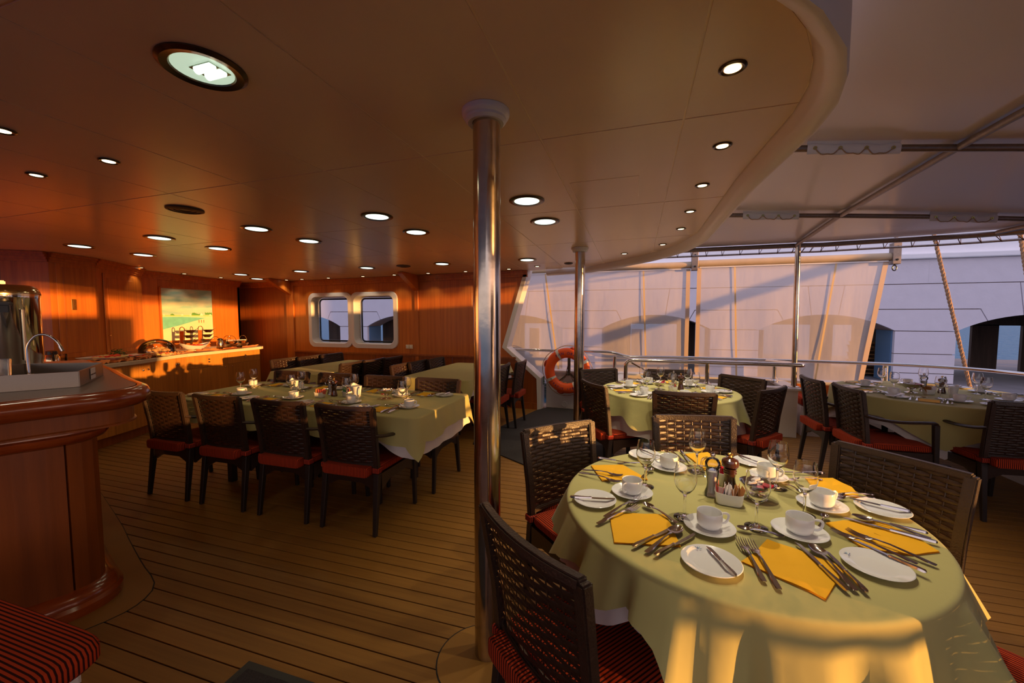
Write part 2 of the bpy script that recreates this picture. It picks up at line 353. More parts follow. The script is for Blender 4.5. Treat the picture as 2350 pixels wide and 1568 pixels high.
def text_mesh(txt, size, m, extrude=0.0006, align='CENTER'):
    cu = bpy.data.curves.new('txt', 'FONT'); cu.body = txt; cu.size = size; cu.extrude = extrude; cu.align_x = align; cu.align_y = 'CENTER'; cu.resolution_u = 3
    o = bpy.data.objects.new('txt', cu); COL.objects.link(o)
    me = bpy.data.meshes.new_from_object(o.evaluated_get(bpy.context.evaluated_depsgraph_get()))
    bpy.data.objects.remove(o); me.materials.clear(); me.materials.append(m); return me

def lerp(a, b, t): return a + (b - a) * t
def smooth_path(pts, sub=6):
    """Catmull-Rom through the points"""
    P = [Vector(p) for p in pts]; out = []
    for i in range(len(P) - 1):
        p0 = P[max(i - 1, 0)]; p1 = P[i]; p2 = P[i + 1]; p3 = P[min(i + 2, len(P) - 1)]
        for k in range(sub):
            t = k / sub; out.append(0.5 * ((2 * p1) + (p2 - p0) * t + (2 * p0 - 5 * p1 + 4 * p2 - p3) * t * t + (3 * p1 - p0 - 3 * p2 + p3) * t ** 3))
    out.append(P[-1]); return out
def corner_path(pts, r=0.08, k=5):
    """polyline with its inner corners rounded"""
    P = [Vector(p) for p in pts]; out = [P[0]]
    for i in range(1, len(P) - 1):
        a = (P[i - 1] - P[i]); b = (P[i + 1] - P[i]); rr = min(r, a.length * 0.45, b.length * 0.45)
        A = P[i] + a.normalized() * rr; B = P[i] + b.normalized() * rr
        for j in range(k + 1):
            t = j / k; out.append(A * (1 - t) ** 2 + P[i] * 2 * t * (1 - t) + B * t * t)
    out.append(P[-1]); return out

# ================================================================== the setting
def cz(x, y):                                     # underside of the cambered ceiling
    return 2.279 + 0.0101 * x - 0.00245 * y * y
def xedge(y):                                     # plan of the ceiling's curved free edge
    K = [(-6, -0.1), (0.7, -0.1), (0.95, 0.05), (1.1, 0.20), (1.26, 0.355), (1.43, 0.472), (1.58, 0.534), (1.74, 0.577), (1.94, 0.592), (2.27, 0.573), (2.70, 0.55),
         (3.36, 0.546), (4.17, 0.536), (4.66, 0.431), (5.0, 0.25), (5.23, 0.089), (5.6, -0.27), (5.96, -0.68), (6.1, -1.35), (6.14, -1.7)]
    for (a, xa), (b, xb) in zip(K, K[1:]):
        if a <= y <= b: return lerp(xa, xb, (y - a) / (b - a))
    return -1.7

# ---- floor: planks with black caulked joints
mb = MB(); mb.box((-1.5, 1.8, -0.03), (15, 9.7, 0.04))
floor = struct(mb.build('floor', M['caulk']), 'deck of narrow fore-and-aft planks with black joints')
PP = 0.0788
pm = MB(); pm.box((0, 0, -0.006), (14.6, PP - 0.006, 0.012)); plank_me = pm.mesh('plank', M['plank'], bevel=0.001)
y = 1.4006 - PP * 54 + PP / 2
while y < 6.55:
    inst('plank', plank_me, floor, (-1.4 + random.uniform(-.05, .05), y, 0)); y += PP
def pad(name, pts, c=None):
    a = MB(); a.prism(pts, -0.004, 0.0012); o = a.build(name, M['caulk'], floor)
    cx = sum(p[0] for p in pts) / len(pts); cy = sum(p[1] for p in pts) / len(pts)
    q = []
    for x_, y_ in pts:
        d_ = hypot(x_ - cx, y_ - cy); q.append((x_ - (x_ - cx) / d_ * 0.006, y_ - (y_ - cy) / d_ * 0.006))
    b = MB(); b.prism(q, -0.003, 0.0022); b.build('pad_face', M['pad'], o); return o
pad('column_pad', [(-0.59 + 0.20 * cos(2 * pi * k / 40), 1.50 + 0.20 * sin(2 * pi * k / 40)) for k in range(40)])

# ---- ceiling: laminate panels with narrow joints
mb = MB()
def ceil_back(i, j):
    y_ = -3.2 + j * (9.36 / 30); x0 = -9.2; x1 = xedge(y_) + 0.02; x_ = lerp(x0, x1, i / 8); return (x_, y_, cz(x_, y_) + 0.003)
mb.grid(9, 31, ceil_back)
ceiling = struct(mb.build('ceiling', M['ceil_joint']), 'low ceiling of cream laminate panels with thin joints')
YL = [-3.1, -1.747, -0.547, 0.653, 1.853, 3.053, 4.253, 5.453, 6.14]
X0 = -0.435
g = 0.004
for yi in range(len(YL) - 1):
    ya, yb = YL[yi] + g, YL[yi + 1] - g
    for xi in range(-14, 2):
        xa, xb = X0 + xi * 0.61 + g, X0 + (xi + 1) * 0.61 - g
        n = 9; ys = [lerp(ya, yb, k / (n - 1)) for k in range(n)]
        rows = []
        for q in ys:
            xr = min(xb, xedge(q)) if xi < 1 else xedge(q)
            rows.append((xa, xr) if xr > xa + 0.004 else None)
        if not any(rows): continue
        p = MB(); prev = None; cxm = (xa + xb) / 2; cym = (ya + yb) / 2
        for q, rw in zip(ys, rows):
            if rw is None: prev = None; continue
            i0 = len(p.v); zz = lambda X: cz(X, q)
            p.v += [(rw[0], q, zz(rw[0])), (rw[1], q, zz(rw[1])), (rw[0], q, zz(rw[0]) + 0.011), (rw[1], q, zz(rw[1]) + 0.011)]
            if prev is not None:
                a = prev; b = i0; p.f += [(a, b, b + 1, a + 1), (a, a + 2, b + 2, b), (a + 1, b + 1, b + 3, a + 3)]
            else: p.f += [(i0, i0 + 1, i0 + 3, i0 + 2)]
            prev = i0
        if prev is not None: p.f += [(prev, prev + 2, prev + 3, prev + 1)]
        if len(p.v) < 8: continue
        o = p.build('ceiling_panel', M['ceil'], ceiling, recalc=False)
# access hatch in the panel near the second column
hx0, hx1, hy0, hy1 = -0.40, 0.0, 2.47, 2.86
mb = MB()
for a, b in (((hx0, hy0), (hx1, hy0)), ((hx1, hy0), (hx1, hy1)), ((hx0, hy1), (hx0, hy0))):
    mb.bar((a[0], a[1], cz(*a) - 0.0005), (b[0], b[1], cz(*b) - 0.0005), 0.004, 0.002)
mb.build('hatch_joint', M['ceil_joint'], ceiling)

# fascia lip round the free edge: cove going down and outwards
ys = [-2.5, -1, 0, 0.7, 0.95, 1.1, 1.26, 1.43, 1.58, 1.74, 1.84, 1.94, 2.1, 2.27, 2.5, 2.70, 3.0, 3.36, 3.8, 4.17, 4.4, 4.66, 4.85, 5.0, 5.12, 5.23, 5.4, 5.6, 5.78, 5.96, 6.03, 6.1]
base = [Vector((xedge(q), q, 0)) for q in ys]
prof = [(0.0, 0.004), (0.012, -0.012), (0.022, -0.040), (0.040, -0.066), (0.075, -0.082), (0.088, -0.080), (0.092, -0.06), (0.092, 0.16), (0.0, 0.16)]
def fas(i, j):
    p = base[j]; t = (base[min(j + 1, len(base) - 1)] - base[max(j - 1, 0)]).normalized(); nrm = Vector((t.y, -t.x, 0))
    o_, z_ = prof[i]; q = p + nrm * o_; return (q.x, q.y, cz(p.x, p.y) + z_)
mb = MB(); mb.grid(len(prof), len(base), fas, closed_u=True)
o = struct(mb.build('trim_1', M['fascia'], smooth=True), 'curved cream fascia lip along the edge of the ceiling')

# ---- window wall (starboard), with two round-cornered windows
WY = 6.05
wall_far = struct(thing('wall_far', 'teak panelled side wall with two white-framed windows', None, (0, 0, 0)))
def wpanel(x0, x1, z0, z1, m, nm='wall_panel', y=WY, t=0.03, ztop=True, hole=None):
    p = MB()
    if hole is None: p.box(((x0 + x1) / 2, y + t / 2, (z0 + z1) / 2), (x1 - x0, t, z1 - z0))
    return p.build(nm, m, wall_far, bevel=0.002)
def rrect(cx, cz_, w, h, r, n=6):
    out = []
    for (sx, sy, a0) in ((1, 1, 0), (-1, 1, 90), (-1, -1, 180), (1, -1, 270)):
        for k in range(n + 1):
            a = R(a0 + 90 * k / n); out.append((cx + sx * (w / 2 - r) + r * cos(a), cz_ + sy * (h / 2 - r) + r * sin(a)))
    return out
wins = [(-5.36, 1.395, 0.80, 0.84), (-4.42, 1.395, 0.80, 0.84)]
# the panel around both windows: built in strips left, right, above, below and between
def strip_around(x0, x1, z0, z1, cx, cz_, w, h, r):
    p = MB(); xa, xb, za, zb = cx - w / 2, cx + w / 2, cz_ - h / 2, cz_ + h / 2
    for q in ([(x0, z0), (xa, z0), (xa, z1), (x0, z1)], [(xb, z0), (x1, z0), (x1, z1), (xb, z1)], [(xa, z0), (xb, z0), (xb, za), (xa, za)], [(xa, zb), (xb, zb), (xb, z1), (xa, z1)]): p.xz(q, WY, WY + 0.03)
    for sx, X_ in ((1, xb), (-1, xa)):
        for sz, Z_ in ((1, zb), (-1, za)):
            ar = [(X_ - sx * r + sx * r * cos(R(90 * k / 6)), Z_ - sz * r + sz * r * sin(R(90 * k / 6))) for k in range(7)]
            pl_ = [(X_, Z_)] + ar; p.xz(pl_ if sx * sz < 0 else pl_[::-1], WY, WY + 0.03)
    return p
for i, (cx, c_, w, h) in enumerate(wins):
    x0, x1 = ((-6.20, -4.89), (-4.89, -3.60))[i]
    strip_around(x0, x1, 0.80, 2.16, cx, c_, w, h, 0.09).build('wall_panel', M['teak'], wall_far)
    win = struct(thing('window_%d' % (i + 1), 'white round-cornered window frame, %s of the pair' % ('left' if i == 0 else 'right'), None, (cx, WY, c_)))
    p = MB(); ro = rrect(0, 0, w + 0.16, h + 0.16, 0.13); ri = rrect(0, 0, w - 0.0, h - 0.0, 0.10); rd = rrect(0, 0, w - 0.02, h - 0.02, 0.10); n = len(ro)
    rings = [[(a, 0.0, b) for a, b in ro], [(a * 0.995, -0.028, b * 0.995) for a, b in ro], [(a * 1.02, -0.034, b * 1.02) for a, b in ri], [(a, -0.022, b) for a, b in ri], [(a, 0.14, b) for a, b in rd]]
    p.grid(n, len(rings), lambda i_, j_: rings[j_][i_], closed_u=True); p.build('window_frame', M['white'], win, smooth=True)
    p = MB(); rg = rrect(0, 0, w - 0.03, h - 0.03, 0.09); rg2 = rrect(0, 0, w - 0.09, h - 0.09, 0.06)
    R2 = [[(a, 0.14, b) for a, b in rg], [(a, 0.125, b) for a, b in rg2], [(a, 0.15, b) for a, b in rg2], [(a, 0.15, b) for a, b in rg]]
    p.grid(n, 4, lambda i_, j_: R2[j_][i_], closed_u=True); p.build('rubber_gasket', M['black'], win)
    p = MB(); p.xz(rrect(0, 0, w - 0.06, h - 0.06, 0.07), 0.143, 0.149); p.build('window_pane', M['pane'], win)
    p = MB()
    for k in range(14):
        for s_ in (-1, 1): p.lathe([(0.0, 0.004), (0.005, 0.003), (0.006, 0)], 6, (s_ * (w / 2 - 0.012), 0.10, -h / 2 + 0.1 + k * (h - 0.2) / 13))
    p.build('frame_bolts', M['brushed'], win)['kind'] = 'stuff'
def xzpanel(pts, m, nm, y0=WY, y1=WY + 0.03, parent=wall_far):
    q = MB(); q.xz(pts, y0, y1); return q.build(nm, m, parent)
wpanel(-3.54, -2.55, 0.80, 2.16, M['teak'])
xzpanel([(-2.53, 0.80), (-1.77, 0.80), (-1.97, 0.97), (-1.62, 2.18), (-2.53, 2.18)], M['teak'], 'wall_panel')
wpanel(-7.9, -6.36, 0.0, 2.12, M['teak_dark'])  # darker teak here paints in the shade thrown by the picture wall
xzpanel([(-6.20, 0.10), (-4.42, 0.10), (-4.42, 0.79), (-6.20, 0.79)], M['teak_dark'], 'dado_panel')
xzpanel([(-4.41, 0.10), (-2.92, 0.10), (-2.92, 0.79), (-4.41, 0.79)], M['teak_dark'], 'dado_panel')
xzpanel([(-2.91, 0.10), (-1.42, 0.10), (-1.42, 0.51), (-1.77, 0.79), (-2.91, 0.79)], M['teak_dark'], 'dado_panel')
# pilasters, rails, cornice
p = MB(); p.box((-6.28, WY + 0.005, 1.08), (0.17, 0.06, 2.1)); p.build('pilaster', M['teak'], wall_far, bevel=0.004)
p = MB(); p.box((-3.57, WY + 0.005, 1.08), (0.07, 0.05, 2.14)); p.build('pilaster', M['teak'], wall_far, bevel=0.004)
p = MB(); p.box((-2.54, WY + 0.018, 1.2), (0.03, 0.03, 1.9)); p.build('pilaster', M['teak'], wall_far)
p = MB(); p.box((-4.0, WY - 0.01, 0.80), (4.4, 0.05, 0.035)); p.build('chair_rail', M['teak_dark'], wall_far, bevel=0.008)
p = MB(); p.box((-3.83, WY + 0.0, 0.86), (0.001, 0.001, 0.001)) if False else None
tr = MB()
for (xa, xb) in ((-7.9, -6.37), (-6.2, -3.6), (-3.54, -1.62)):
    za, zb = cz(xa, WY), cz(xb, WY)
    for d, h0, h1 in ((0.05, -0.035, -0.002), (0.035, -0.065, -0.035), (0.02, -0.10, -0.065)):
        vs = [(xa, WY - d, za + h0), (xb, WY - d, zb + h0), (xb, WY + 0.01, zb + h0), (xa, WY + 0.01, za + h0), (xa, WY - d, za + h1), (xb, WY - d, zb + h1), (xb, WY + 0.01, zb + h1), (xa, WY + 0.01, za + h1)]
        tr.add(vs, [(3, 2, 1, 0), (4, 5, 6, 7), (0, 1, 5, 4), (1, 2, 6, 5), (2, 3, 7, 6), (3, 0, 4, 7)])
tr.build('cornice', M['teak'], wall_far)
for bx in (-6.28, -3.57):                                         # raking brackets under the ceiling
    p = MB(); zc = cz(bx, 5.6)
    vs = []
    for dx in (-0.045, 0.045): vs += [(bx + dx, WY - 0.02, zc - 0.01), (bx + dx, WY - 0.50, zc - 0.005), (bx + dx, WY - 0.50, zc - 0.03), (bx + dx, WY - 0.02, zc - 0.27)]
    p.add(vs, [(0, 1, 2, 3), (7, 6, 5, 4), (0, 4, 5, 1), (1, 5, 6, 2), (2, 6, 7, 3), (3, 7, 4, 0)]); p.build('ceiling_bracket', M['teak'], wall_far)
# baseboard
p = MB(); p.box((-4.6, WY - 0.005, 0.05), (6.3, 0.02, 0.10)); struct(p.build('baseboard_far', M['teak_dark']), 'dark baseboard under the windowed wall')
# white raked edge where the side wall stops
edge = [(-1.60, 2.19), (-1.955, 0.97), (-1.40, 0.50), (-1.40, 0.0)]
inn = [(-1.665, 2.19), (-2.035, 0.965), (-1.47, 0.485), (-1.455, 0.0)]
p = MB(); n = 4; vs = []
for yy in (WY - 0.02, WY + 0.24):
    vs += [(a, yy, b) for a, b in edge] + [(a, yy, b) for a, b in inn]
fs = []
for i in range(3): fs += [(i, n + i, n + i + 1, i + 1), (2 * n + i, 2 * n + i + 1, 3 * n + i + 1, 3 * n + i), (i, i + 1, 2 * n + i + 1, 2 * n + i), (n + i, 3 * n + i, 3 * n + i + 1, n + i + 1)]
p.add(vs, fs); struct(p.build('trim_2', M['white'], bevel=0.004), 'white raked end frame of the panelled side wall')

# ---- picture wall (forward bulkhead) and the cabinet wall left of it
def vwall(name, a, b, z0, ztop, m, parent, t=0.04, nm='wall_panel', inset=0.0):
    """upright panel from plan point a to b, its face on the left of a->b"""
    a = Vector((*a, 0)); b = Vector((*b, 0)); d = (b - a).normalized(); nr = Vector((d.y, -d.x, 0)) * t
    za = ztop if not callable(ztop) else ztop(a.x, a.y); zb = ztop if not callable(ztop) else ztop(b.x, b.y)
    vs = [(a.x, a.y, z0), (b.x, b.y, z0), (b.x + nr.x, b.y + nr.y, z0), (a.x + nr.x, a.y + nr.y, z0), (a.x, a.y, za), (b.x, b.y, zb), (b.x + nr.x, b.y + nr.y, zb), (a.x + nr.x, a.y + nr.y, za)]
    p = MB(); p.add(vs, [(3, 2, 1, 0), (4, 5, 6, 7), (0, 1, 5, 4), (1, 2, 6, 5), (2, 3, 7, 6), (3, 0, 4, 7)]); return p.build(nm, m, parent)
def cornice(a, b, parent, m=None):
    tr = MB(); a = Vector((*a, 0)); b = Vector((*b, 0)); d = (b - a).normalized(); nr = Vector((-d.y, d.x, 0))
    for o_, h0, h1 in ((0.07, -0.03, -0.002), (0.05, -0.055, -0.03), (0.03, -0.085, -0.055), (0.015, -0.11, -0.085)):
        A = a + nr * o_; B = b + nr * o_; za, zb = cz(a.x, a.y), cz(b.x, b.y)
        vs = [(a.x, a.y, za + h0), (b.x, b.y, zb + h0), (B.x, B.y, zb + h0), (A.x, A.y, za + h0), (a.x, a.y, za + h1), (b.x, b.y, zb + h1), (B.x, B.y, zb + h1), (A.x, A.y, za + h1)]
        tr.add(vs, [(3, 2, 1, 0), (4, 5, 6, 7), (0, 1, 5, 4), (1, 2, 6, 5), (2, 3, 7, 6), (3, 0, 4, 7)])
    return tr.build('cornice', m or M['teak'], parent)
PX = -7.25
top = lambda x, y: cz(x, y) + 0.004
wall_fwd = struct(thing('wall_forward', 'teak bulkhead behind the buffet, carrying the beach painting', None))
ypc = [5.80, 5.33, 4.43, 4.10]
for a, b in zip(ypc, ypc[1:]): vwall('w', (PX, a), (PX, b + 0.003), 0.0, top, M['teak'], wall_fwd).rotation_euler = (0, 0, 0)
cornice((PX, 5.80), (PX, 4.10), wall_fwd)
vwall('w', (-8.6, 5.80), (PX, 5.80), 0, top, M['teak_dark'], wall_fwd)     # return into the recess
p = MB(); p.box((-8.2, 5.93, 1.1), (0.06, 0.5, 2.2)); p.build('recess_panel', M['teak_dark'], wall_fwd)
# cabinet wall stepping towards the camera
wall_l = struct(thing('wall_left', 'teak locker wall left of the painting, with panelled doors', None))
pl = [(-7.05, 4.10), (-6.53, 3.30), (-6.47, 2.86), (-6.80, 2.62), (-7.4, 1.6), (-7.6, 0.2), (-7.6, -3.0)]
vwall('w', (PX, 4.12), (-7.05, 4.10), 0, top, M['teak'], wall_l)
for k, (a, b) in enumerate(zip(pl, pl[1:])):
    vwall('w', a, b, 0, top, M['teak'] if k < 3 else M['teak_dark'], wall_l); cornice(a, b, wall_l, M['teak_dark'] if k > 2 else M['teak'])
def door_panel(a, b, z0, z1, nm, parent, proud=0.012, m=None, knob=None):
    a = Vector((*a, 0)); b = Vector((*b, 0)); d = (b - a).normalized(); nr = Vector((-d.y, d.x, 0)); c = (a + b) / 2 + nr * proud / 2; ang = atan2(d.y, d.x)
    L = (b - a).length; p = MB(); p.box((0, 0, 0), (L, proud, z1 - z0)); o = p.build(nm, m or M['teak'], parent, bevel=0.004); o.location = (c.x, c.y, (z0 + z1) / 2); o.rotation_euler = (0, 0, ang)
    p = MB(); p.box((0, proud / 2 + 0.002, 0), (L - 0.12, 0.006, z1 - z0 - 0.12)); q = p.build('door_field', m or M['teak'], o, bevel=0.002)
    if knob is not None:
        p = MB(); p.lathe([(0, 0.0), (0.004, 0.0), (0.004, 0.014), (0.011, 0.02), (0.009, 0.028), (0, 0.03)], 10); kk = p.build('knob', M['brass'], o, smooth=True); kk.rotation_euler = (R(-90), 0, 0); kk.location = (knob * (L / 2 - 0.03), proud / 2, -(z1 - z0) / 2 + 0.25)
    return o
door_panel((-6.96, 3.96), (-6.60, 3.41), 0.96, 2.02, 'locker_door', wall_l, knob=1)
door_panel((-6.522, 3.24), (-6.478, 2.92), 0.96, 2.10, 'locker_door', wall_l, proud=0.006)
door_panel((-6.86, 2.52), (-7.33, 1.72), 0.96, 2.02, 'locker_door', wall_l, m=M['teak_dark'])
p = MB(); p.box((0, 0, 0), (0.05, 0.012, 0.13)); o = p.build('thermometer', M['brass'], None, bevel=0.003); o.location = (-6.488, 3.07, 1.60); o.rotation_euler = (0, 0, atan2(0.44, -0.06) * 0 + R(98 - 180))
tag(o, 'small brass thermometer plate on the locker wall', 'thermometer')
for k in range(9):
    p = MB(); p.box((0, 0, 0), (0.018, 0.003, 0.002)); q = p.build('scale_mark', M['black'], o); q.location = (0, 0.007 , -0.045 + k * 0.011)

# ---- window outside: dark cable with a thimble seen through the right pane
rg = thing('rigging_stay', 'dark rigging stay with a thimble eye outside the right-hand window', 'rigging', (0, 0, 0))
p = MB(); p.tube([(-4.55, 6.75, 3.6), (-4.47, 6.75, 1.70)], 0.009, 8); p.build('wire', M['dark_rope'], rg)
p = MB(); p.tube([(-4.47 + 0.055 * sin(a) * (0.6 + 0.4 * cos(a / 2)), 6.75, 1.60 + 0.10 * cos(a)) for a in [2 * pi * k / 20 for k in range(21)]], 0.011, 8, caps=False); p.build('thimble', M['black'], rg, smooth=True)
p = MB(); p.tube([(-4.46, 6.75, 1.50), (-4.33, 6.75, 1.15)], [0.02, 0.03], 10); p.tube([(-4.33, 6.75, 1.15), (-3.72, 6.75, -0.9)], [0.032, 0.032], 10); p.tube([(-3.72, 6.75, -0.9), (-3.6, 6.75, -1.56)], [0.05, 0.05], 10); p.build('bottle_screw', M['black'], rg, smooth=True)

# ---- stern bulwark, cap rail, coaming box (all white)
bw = struct(thing('wall_bulwark', 'white steel bulwark round the stern', None))
def sweep_wall(pts, z0, z1, t, m, nm, parent, cap=None):
    P = [Vector((*q, 0)) for q in pts]; L = len(P); nrm = []
    for i in range(L):
        d = (P[min(i + 1, L - 1)] - P[max(i - 1, 0)]).normalized(); nrm.append(Vector((-d.y, d.x, 0)))
    p = MB()
    def fn(i, j):
        q = P[j]; k = nrm[j]; return [(q.x, q.y, z0), (q.x, q.y, z1), (q.x + k.x * t, q.y + k.y * t, z1), (q.x + k.x * t, q.y + k.y * t, z0)][i]
    p.grid(4, L, fn, closed_u=True)
    L4 = (L - 1) * 4; p.f += [(3, 2, 1, 0), (L4, L4 + 1, L4 + 2, L4 + 3)]
    return p.build(nm, m, parent)
bl = [(-1.36, 6.26), (0.5, 6.24), (1.9, 6.20), (2.75, 6.14), (3.3, 6.0), (3.66, 5.72), (3.84, 5.3), (3.90, 4.7), (3.92, 3.5), (3.92, 1.0), (3.85, -0.4), (3.6, -1.2), (3.0, -1.9), (1.6, -2.3), (-4.5, -2.5)]
bls = [(v.x, v.y) for v in smooth_path([(*q, 0) for q in bl], 4)]
sweep_wall(bls, -0.02, 0.58, 0.10, M['white'], 'bulwark_plate', bw)
capp = [(x, y + 0.0) for x, y in bls]
def offs(pts, d):
    P = [Vector((*q, 0)) for q in pts]; L = len(P); out = []
    for i in range(L):
        t = (P[min(i + 1, L - 1)] - P[max(i - 1, 0)]).normalized(); out.append((P[i].x - t.y * d, P[i].y + t.x * d))
    return out
sweep_wall(offs(bls, -0.05), 0.58, 0.605, 0.22, M['white'], 'cap_rail', bw)
# louvre / socket cover low on the bulwark
p = MB(); p.lathe([(0.045, 0), (0.045, 0.012), (0.034, 0.016), (0.03, 0.010), (0.014, 0.010), (0.012, 0.018), (0, 0.018)], 24); o = p.build('deck_socket_cover', M['white'], None, smooth=True)
o.rotation_euler = (R(90), 0, 0); o.location = (-1.06, 6.245, 0.07); tag(o, 'round white socket cover low on the bulwark under the lifebuoy', 'socket cover')

# coaming box of the companionway
bx = struct(thing('wall_coaming', 'white box coaming beside the far round table', None))
p = MB(); p.box((0.83, 5.545, 0.285), (2.06, 0.07, 0.57)); p.build('coaming_plate', M['white'], bx, bevel=0.004)
p = MB(); p.box((1.83, 5.86, 0.285), (0.06, 0.62, 0.57)); p.build('coaming_plate', M['white'], bx, bevel=0.004)
p = MB(); p.box((-0.17, 5.86, 0.285), (0.06, 0.62, 0.57)); p.build('coaming_plate', M['white'], bx, bevel=0.004)
p = MB(); p.box((0.83, 5.57, 0.585), (2.16, 0.16, 0.03)); p.build('coaming_cap', M['white'], bx, bevel=0.006)
p = MB(); p.box((1.83, 5.88, 0.584), (0.18, 0.60, 0.028)); p.build('coaming_cap', M['white'], bx, bevel=0.006)
p = MB(); p.box((-0.17, 5.88, 0.584), (0.14, 0.60, 0.028)); p.build('coaming_cap', M['white'], bx, bevel=0.006)

# stern bench with red seat pads
bn = thing('stern_bench', 'built-in white stern bench with a red pad, behind the right-hand table', 'bench', (2.5, 5.8, 0))
inner = [(1.95, 5.66), (2.5, 5.62), (2.95, 5.50), (3.18, 5.2), (3.22, 4.6), (3.22, 1.5)]
ib = [(v.x - 2.5, v.y - 5.8) for v in smooth_path([(*q, 0) for q in inner], 5)]
def bench_slab(z0, z1, d0, d1, m, nm):
    A = offs(ib, d0); Bq = offs(ib, d1); p = MB(); L = len(A)
    def fn(i, j): a = (A, Bq)[i in (2, 3)][j]; return (a[0], a[1], (z0, z1, z1, z0)[i])
    p.grid(4, L, fn, closed_u=True); L4 = (L - 1) * 4; p.f += [(3, 2, 1, 0), (L4, L4 + 1, L4 + 2, L4 + 3)]
    return p.build(nm, m, bn, bevel=0.012 if 'pad' in nm else 0)
bench_slab(0, 0.36, 0, 0.42, M['white'], 'bench_base'); bench_slab(0.37, 0.46, 0.0, 0.40, M['cushion'], 'seat_pad')
bench_slab(0.46, 0.575, 0.42, 0.45, M['teak'], 'backboard')

# ---- rails
def rail(name, label, tubes, posts, parent=None):
    t = thing(name, label, 'railing')
    for pts, r in tubes: p = MB(); p.tube(pts, r, 14); p.build('rail_tube', M['steel'], t, smooth=True)
    for (x, y, z0, z1, r) in posts:
        p = MB(); p.tube([(x, y, z0), (x, y, z1)], r, 14); o = p.build('post', M['steel'], t, smooth=True)
        p = MB(); p.lathe([(0, 0), (0.055, 0), (0.055, 0.008), (0.035, 0.014), (r, 0.03)], 20, (x, y, z0)); p.build('post_flange', M['steel'], o, smooth=True)
    return t
rc = offs(bls, 0.06); k0 = next(i for i, q in enumerate(rc) if q[0] > 0.05 and q[1] > 5)
outer_pts = [(-2.3, 6.32, 0.915), (-0.34, 6.31, 0.915), (-0.12, 6.31, 0.845)] + [(x, y, 0.86) for x, y in rc[k0:-6]]
rail('stern_railing', 'polished steel railing along the outer edge of the stern bulwark', [(corner_path(outer_pts[:4], 0.1) + [Vector(q) for q in outer_pts[4:]], 0.021)],
     [(x, y, 0.60, 0.85, 0.028) for x, y in ((-0.30, 6.30), (1.83, 6.29), (3.02, 6.19), (3.965, 5.55), (4.02, 4.2), (4.02, 2.6), (4.02, 1.0))])
rail('coaming_railing', 'polished steel hand rail looping over the white coaming box', [
    (corner_path([(-0.12, 5.56, 0.60), (-0.12, 5.56, 0.875), (1.90, 5.56, 0.875), (1.93, 5.60, 0.875), (1.70, 6.15, 0.86)], 0.09), 0.026),
    ([(-0.05, 5.62, 0.84), (0.28, 6.1, 0.60)], 0.016)],
     [(0.875, 5.56, 0.60, 0.87, 0.026), (-0.12, 5.56, 0.60, 0.66, 0.027), (1.76, 6.05, 0.60, 0.86, 0.022)])
# tall canopy post standing on the coaming corner
t = thing('canopy_post', 'tall steel canopy post standing on the corner of the white coaming', 'post', (1.845, 5.61, 0.60))
p = MB(); p.tube([(0, 0, 0), (-0.02, 0, 1.71)], 0.030, 16); p.build('shaft', M['steel_stain'], t, smooth=True)
p = MB(); p.lathe([(0, 0), (0.06, 0), (0.06, 0.01), (0.032, 0.02)], 20); p.build('base_flange', M['steel'], t, smooth=True)
p = MB(); p.lathe([(0.031, 0.25), (0.040, 0.25), (0.040, 0.30), (0.031, 0.30)], 20); p.build('clamp_collar', M['steel'], t, smooth=True)

# ---- the two deck columns
def column(label, x, y, r, ztop):
    t = thing('deck_column', label, 'column', (x, y, 0)); 
    p = MB(); p.tube([(0, 0, 0), (0.004, 0, ztop - 0.01)], r, 32); p.build('shaft', M['steel_stain'], t, smooth=True)
    p = MB(); p.lathe([(r - 0.002, -0.045), (r + 0.016, -0.047), (r + 0.026, -0.038), (r + 0.026, -0.028), (r + 0.036, -0.022), (r + 0.040, -0.012), (r + 0.040, 0.0)], 36, (0, 0, ztop)); p.build('white_collar', M['white'], t, smooth=True)
    return t
column('thick polished steel column in the foreground, left of the near round table', -0.588, 1.545, 0.0555, cz(-0.588, 1.545))
column('polished steel column further back, in front of the lifebuoy', -0.615, 4.56, 0.0555, cz(-0.6, 4.56))
p = MB(); p.prism([(-1.45, 5.95), (-1.33, 6.2), (-0.2, 6.2), (-0.2, 3.7), (-0.95, 3.65), (-1.75, 4.15), (-1.80, 4.35)][::-1], 0.0, 0.012)
tag(p.build('door_mat', M['mat'], None), 'large dark grey mat on the deck below the lifebuoy', 'mat')
mm = thing('door_mat', 'dark grey mat with a black rim at the bottom edge of the view', 'mat', (-1.53, 0.45, 0), R(0))
p = MB(); p.prism([(0, 0), (0.95, 0), (0.95, 0.75), (0, 0.75)], 0.002, 0.007); p.build('rim', M['black'], mm, bevel=0.002)
p = MB(); p.prism([(0.035, 0.035), (0.915, 0.035), (0.915, 0.715), (0.035, 0.715)], 0.007, 0.012); p.build('pile', M['mat'], mm)

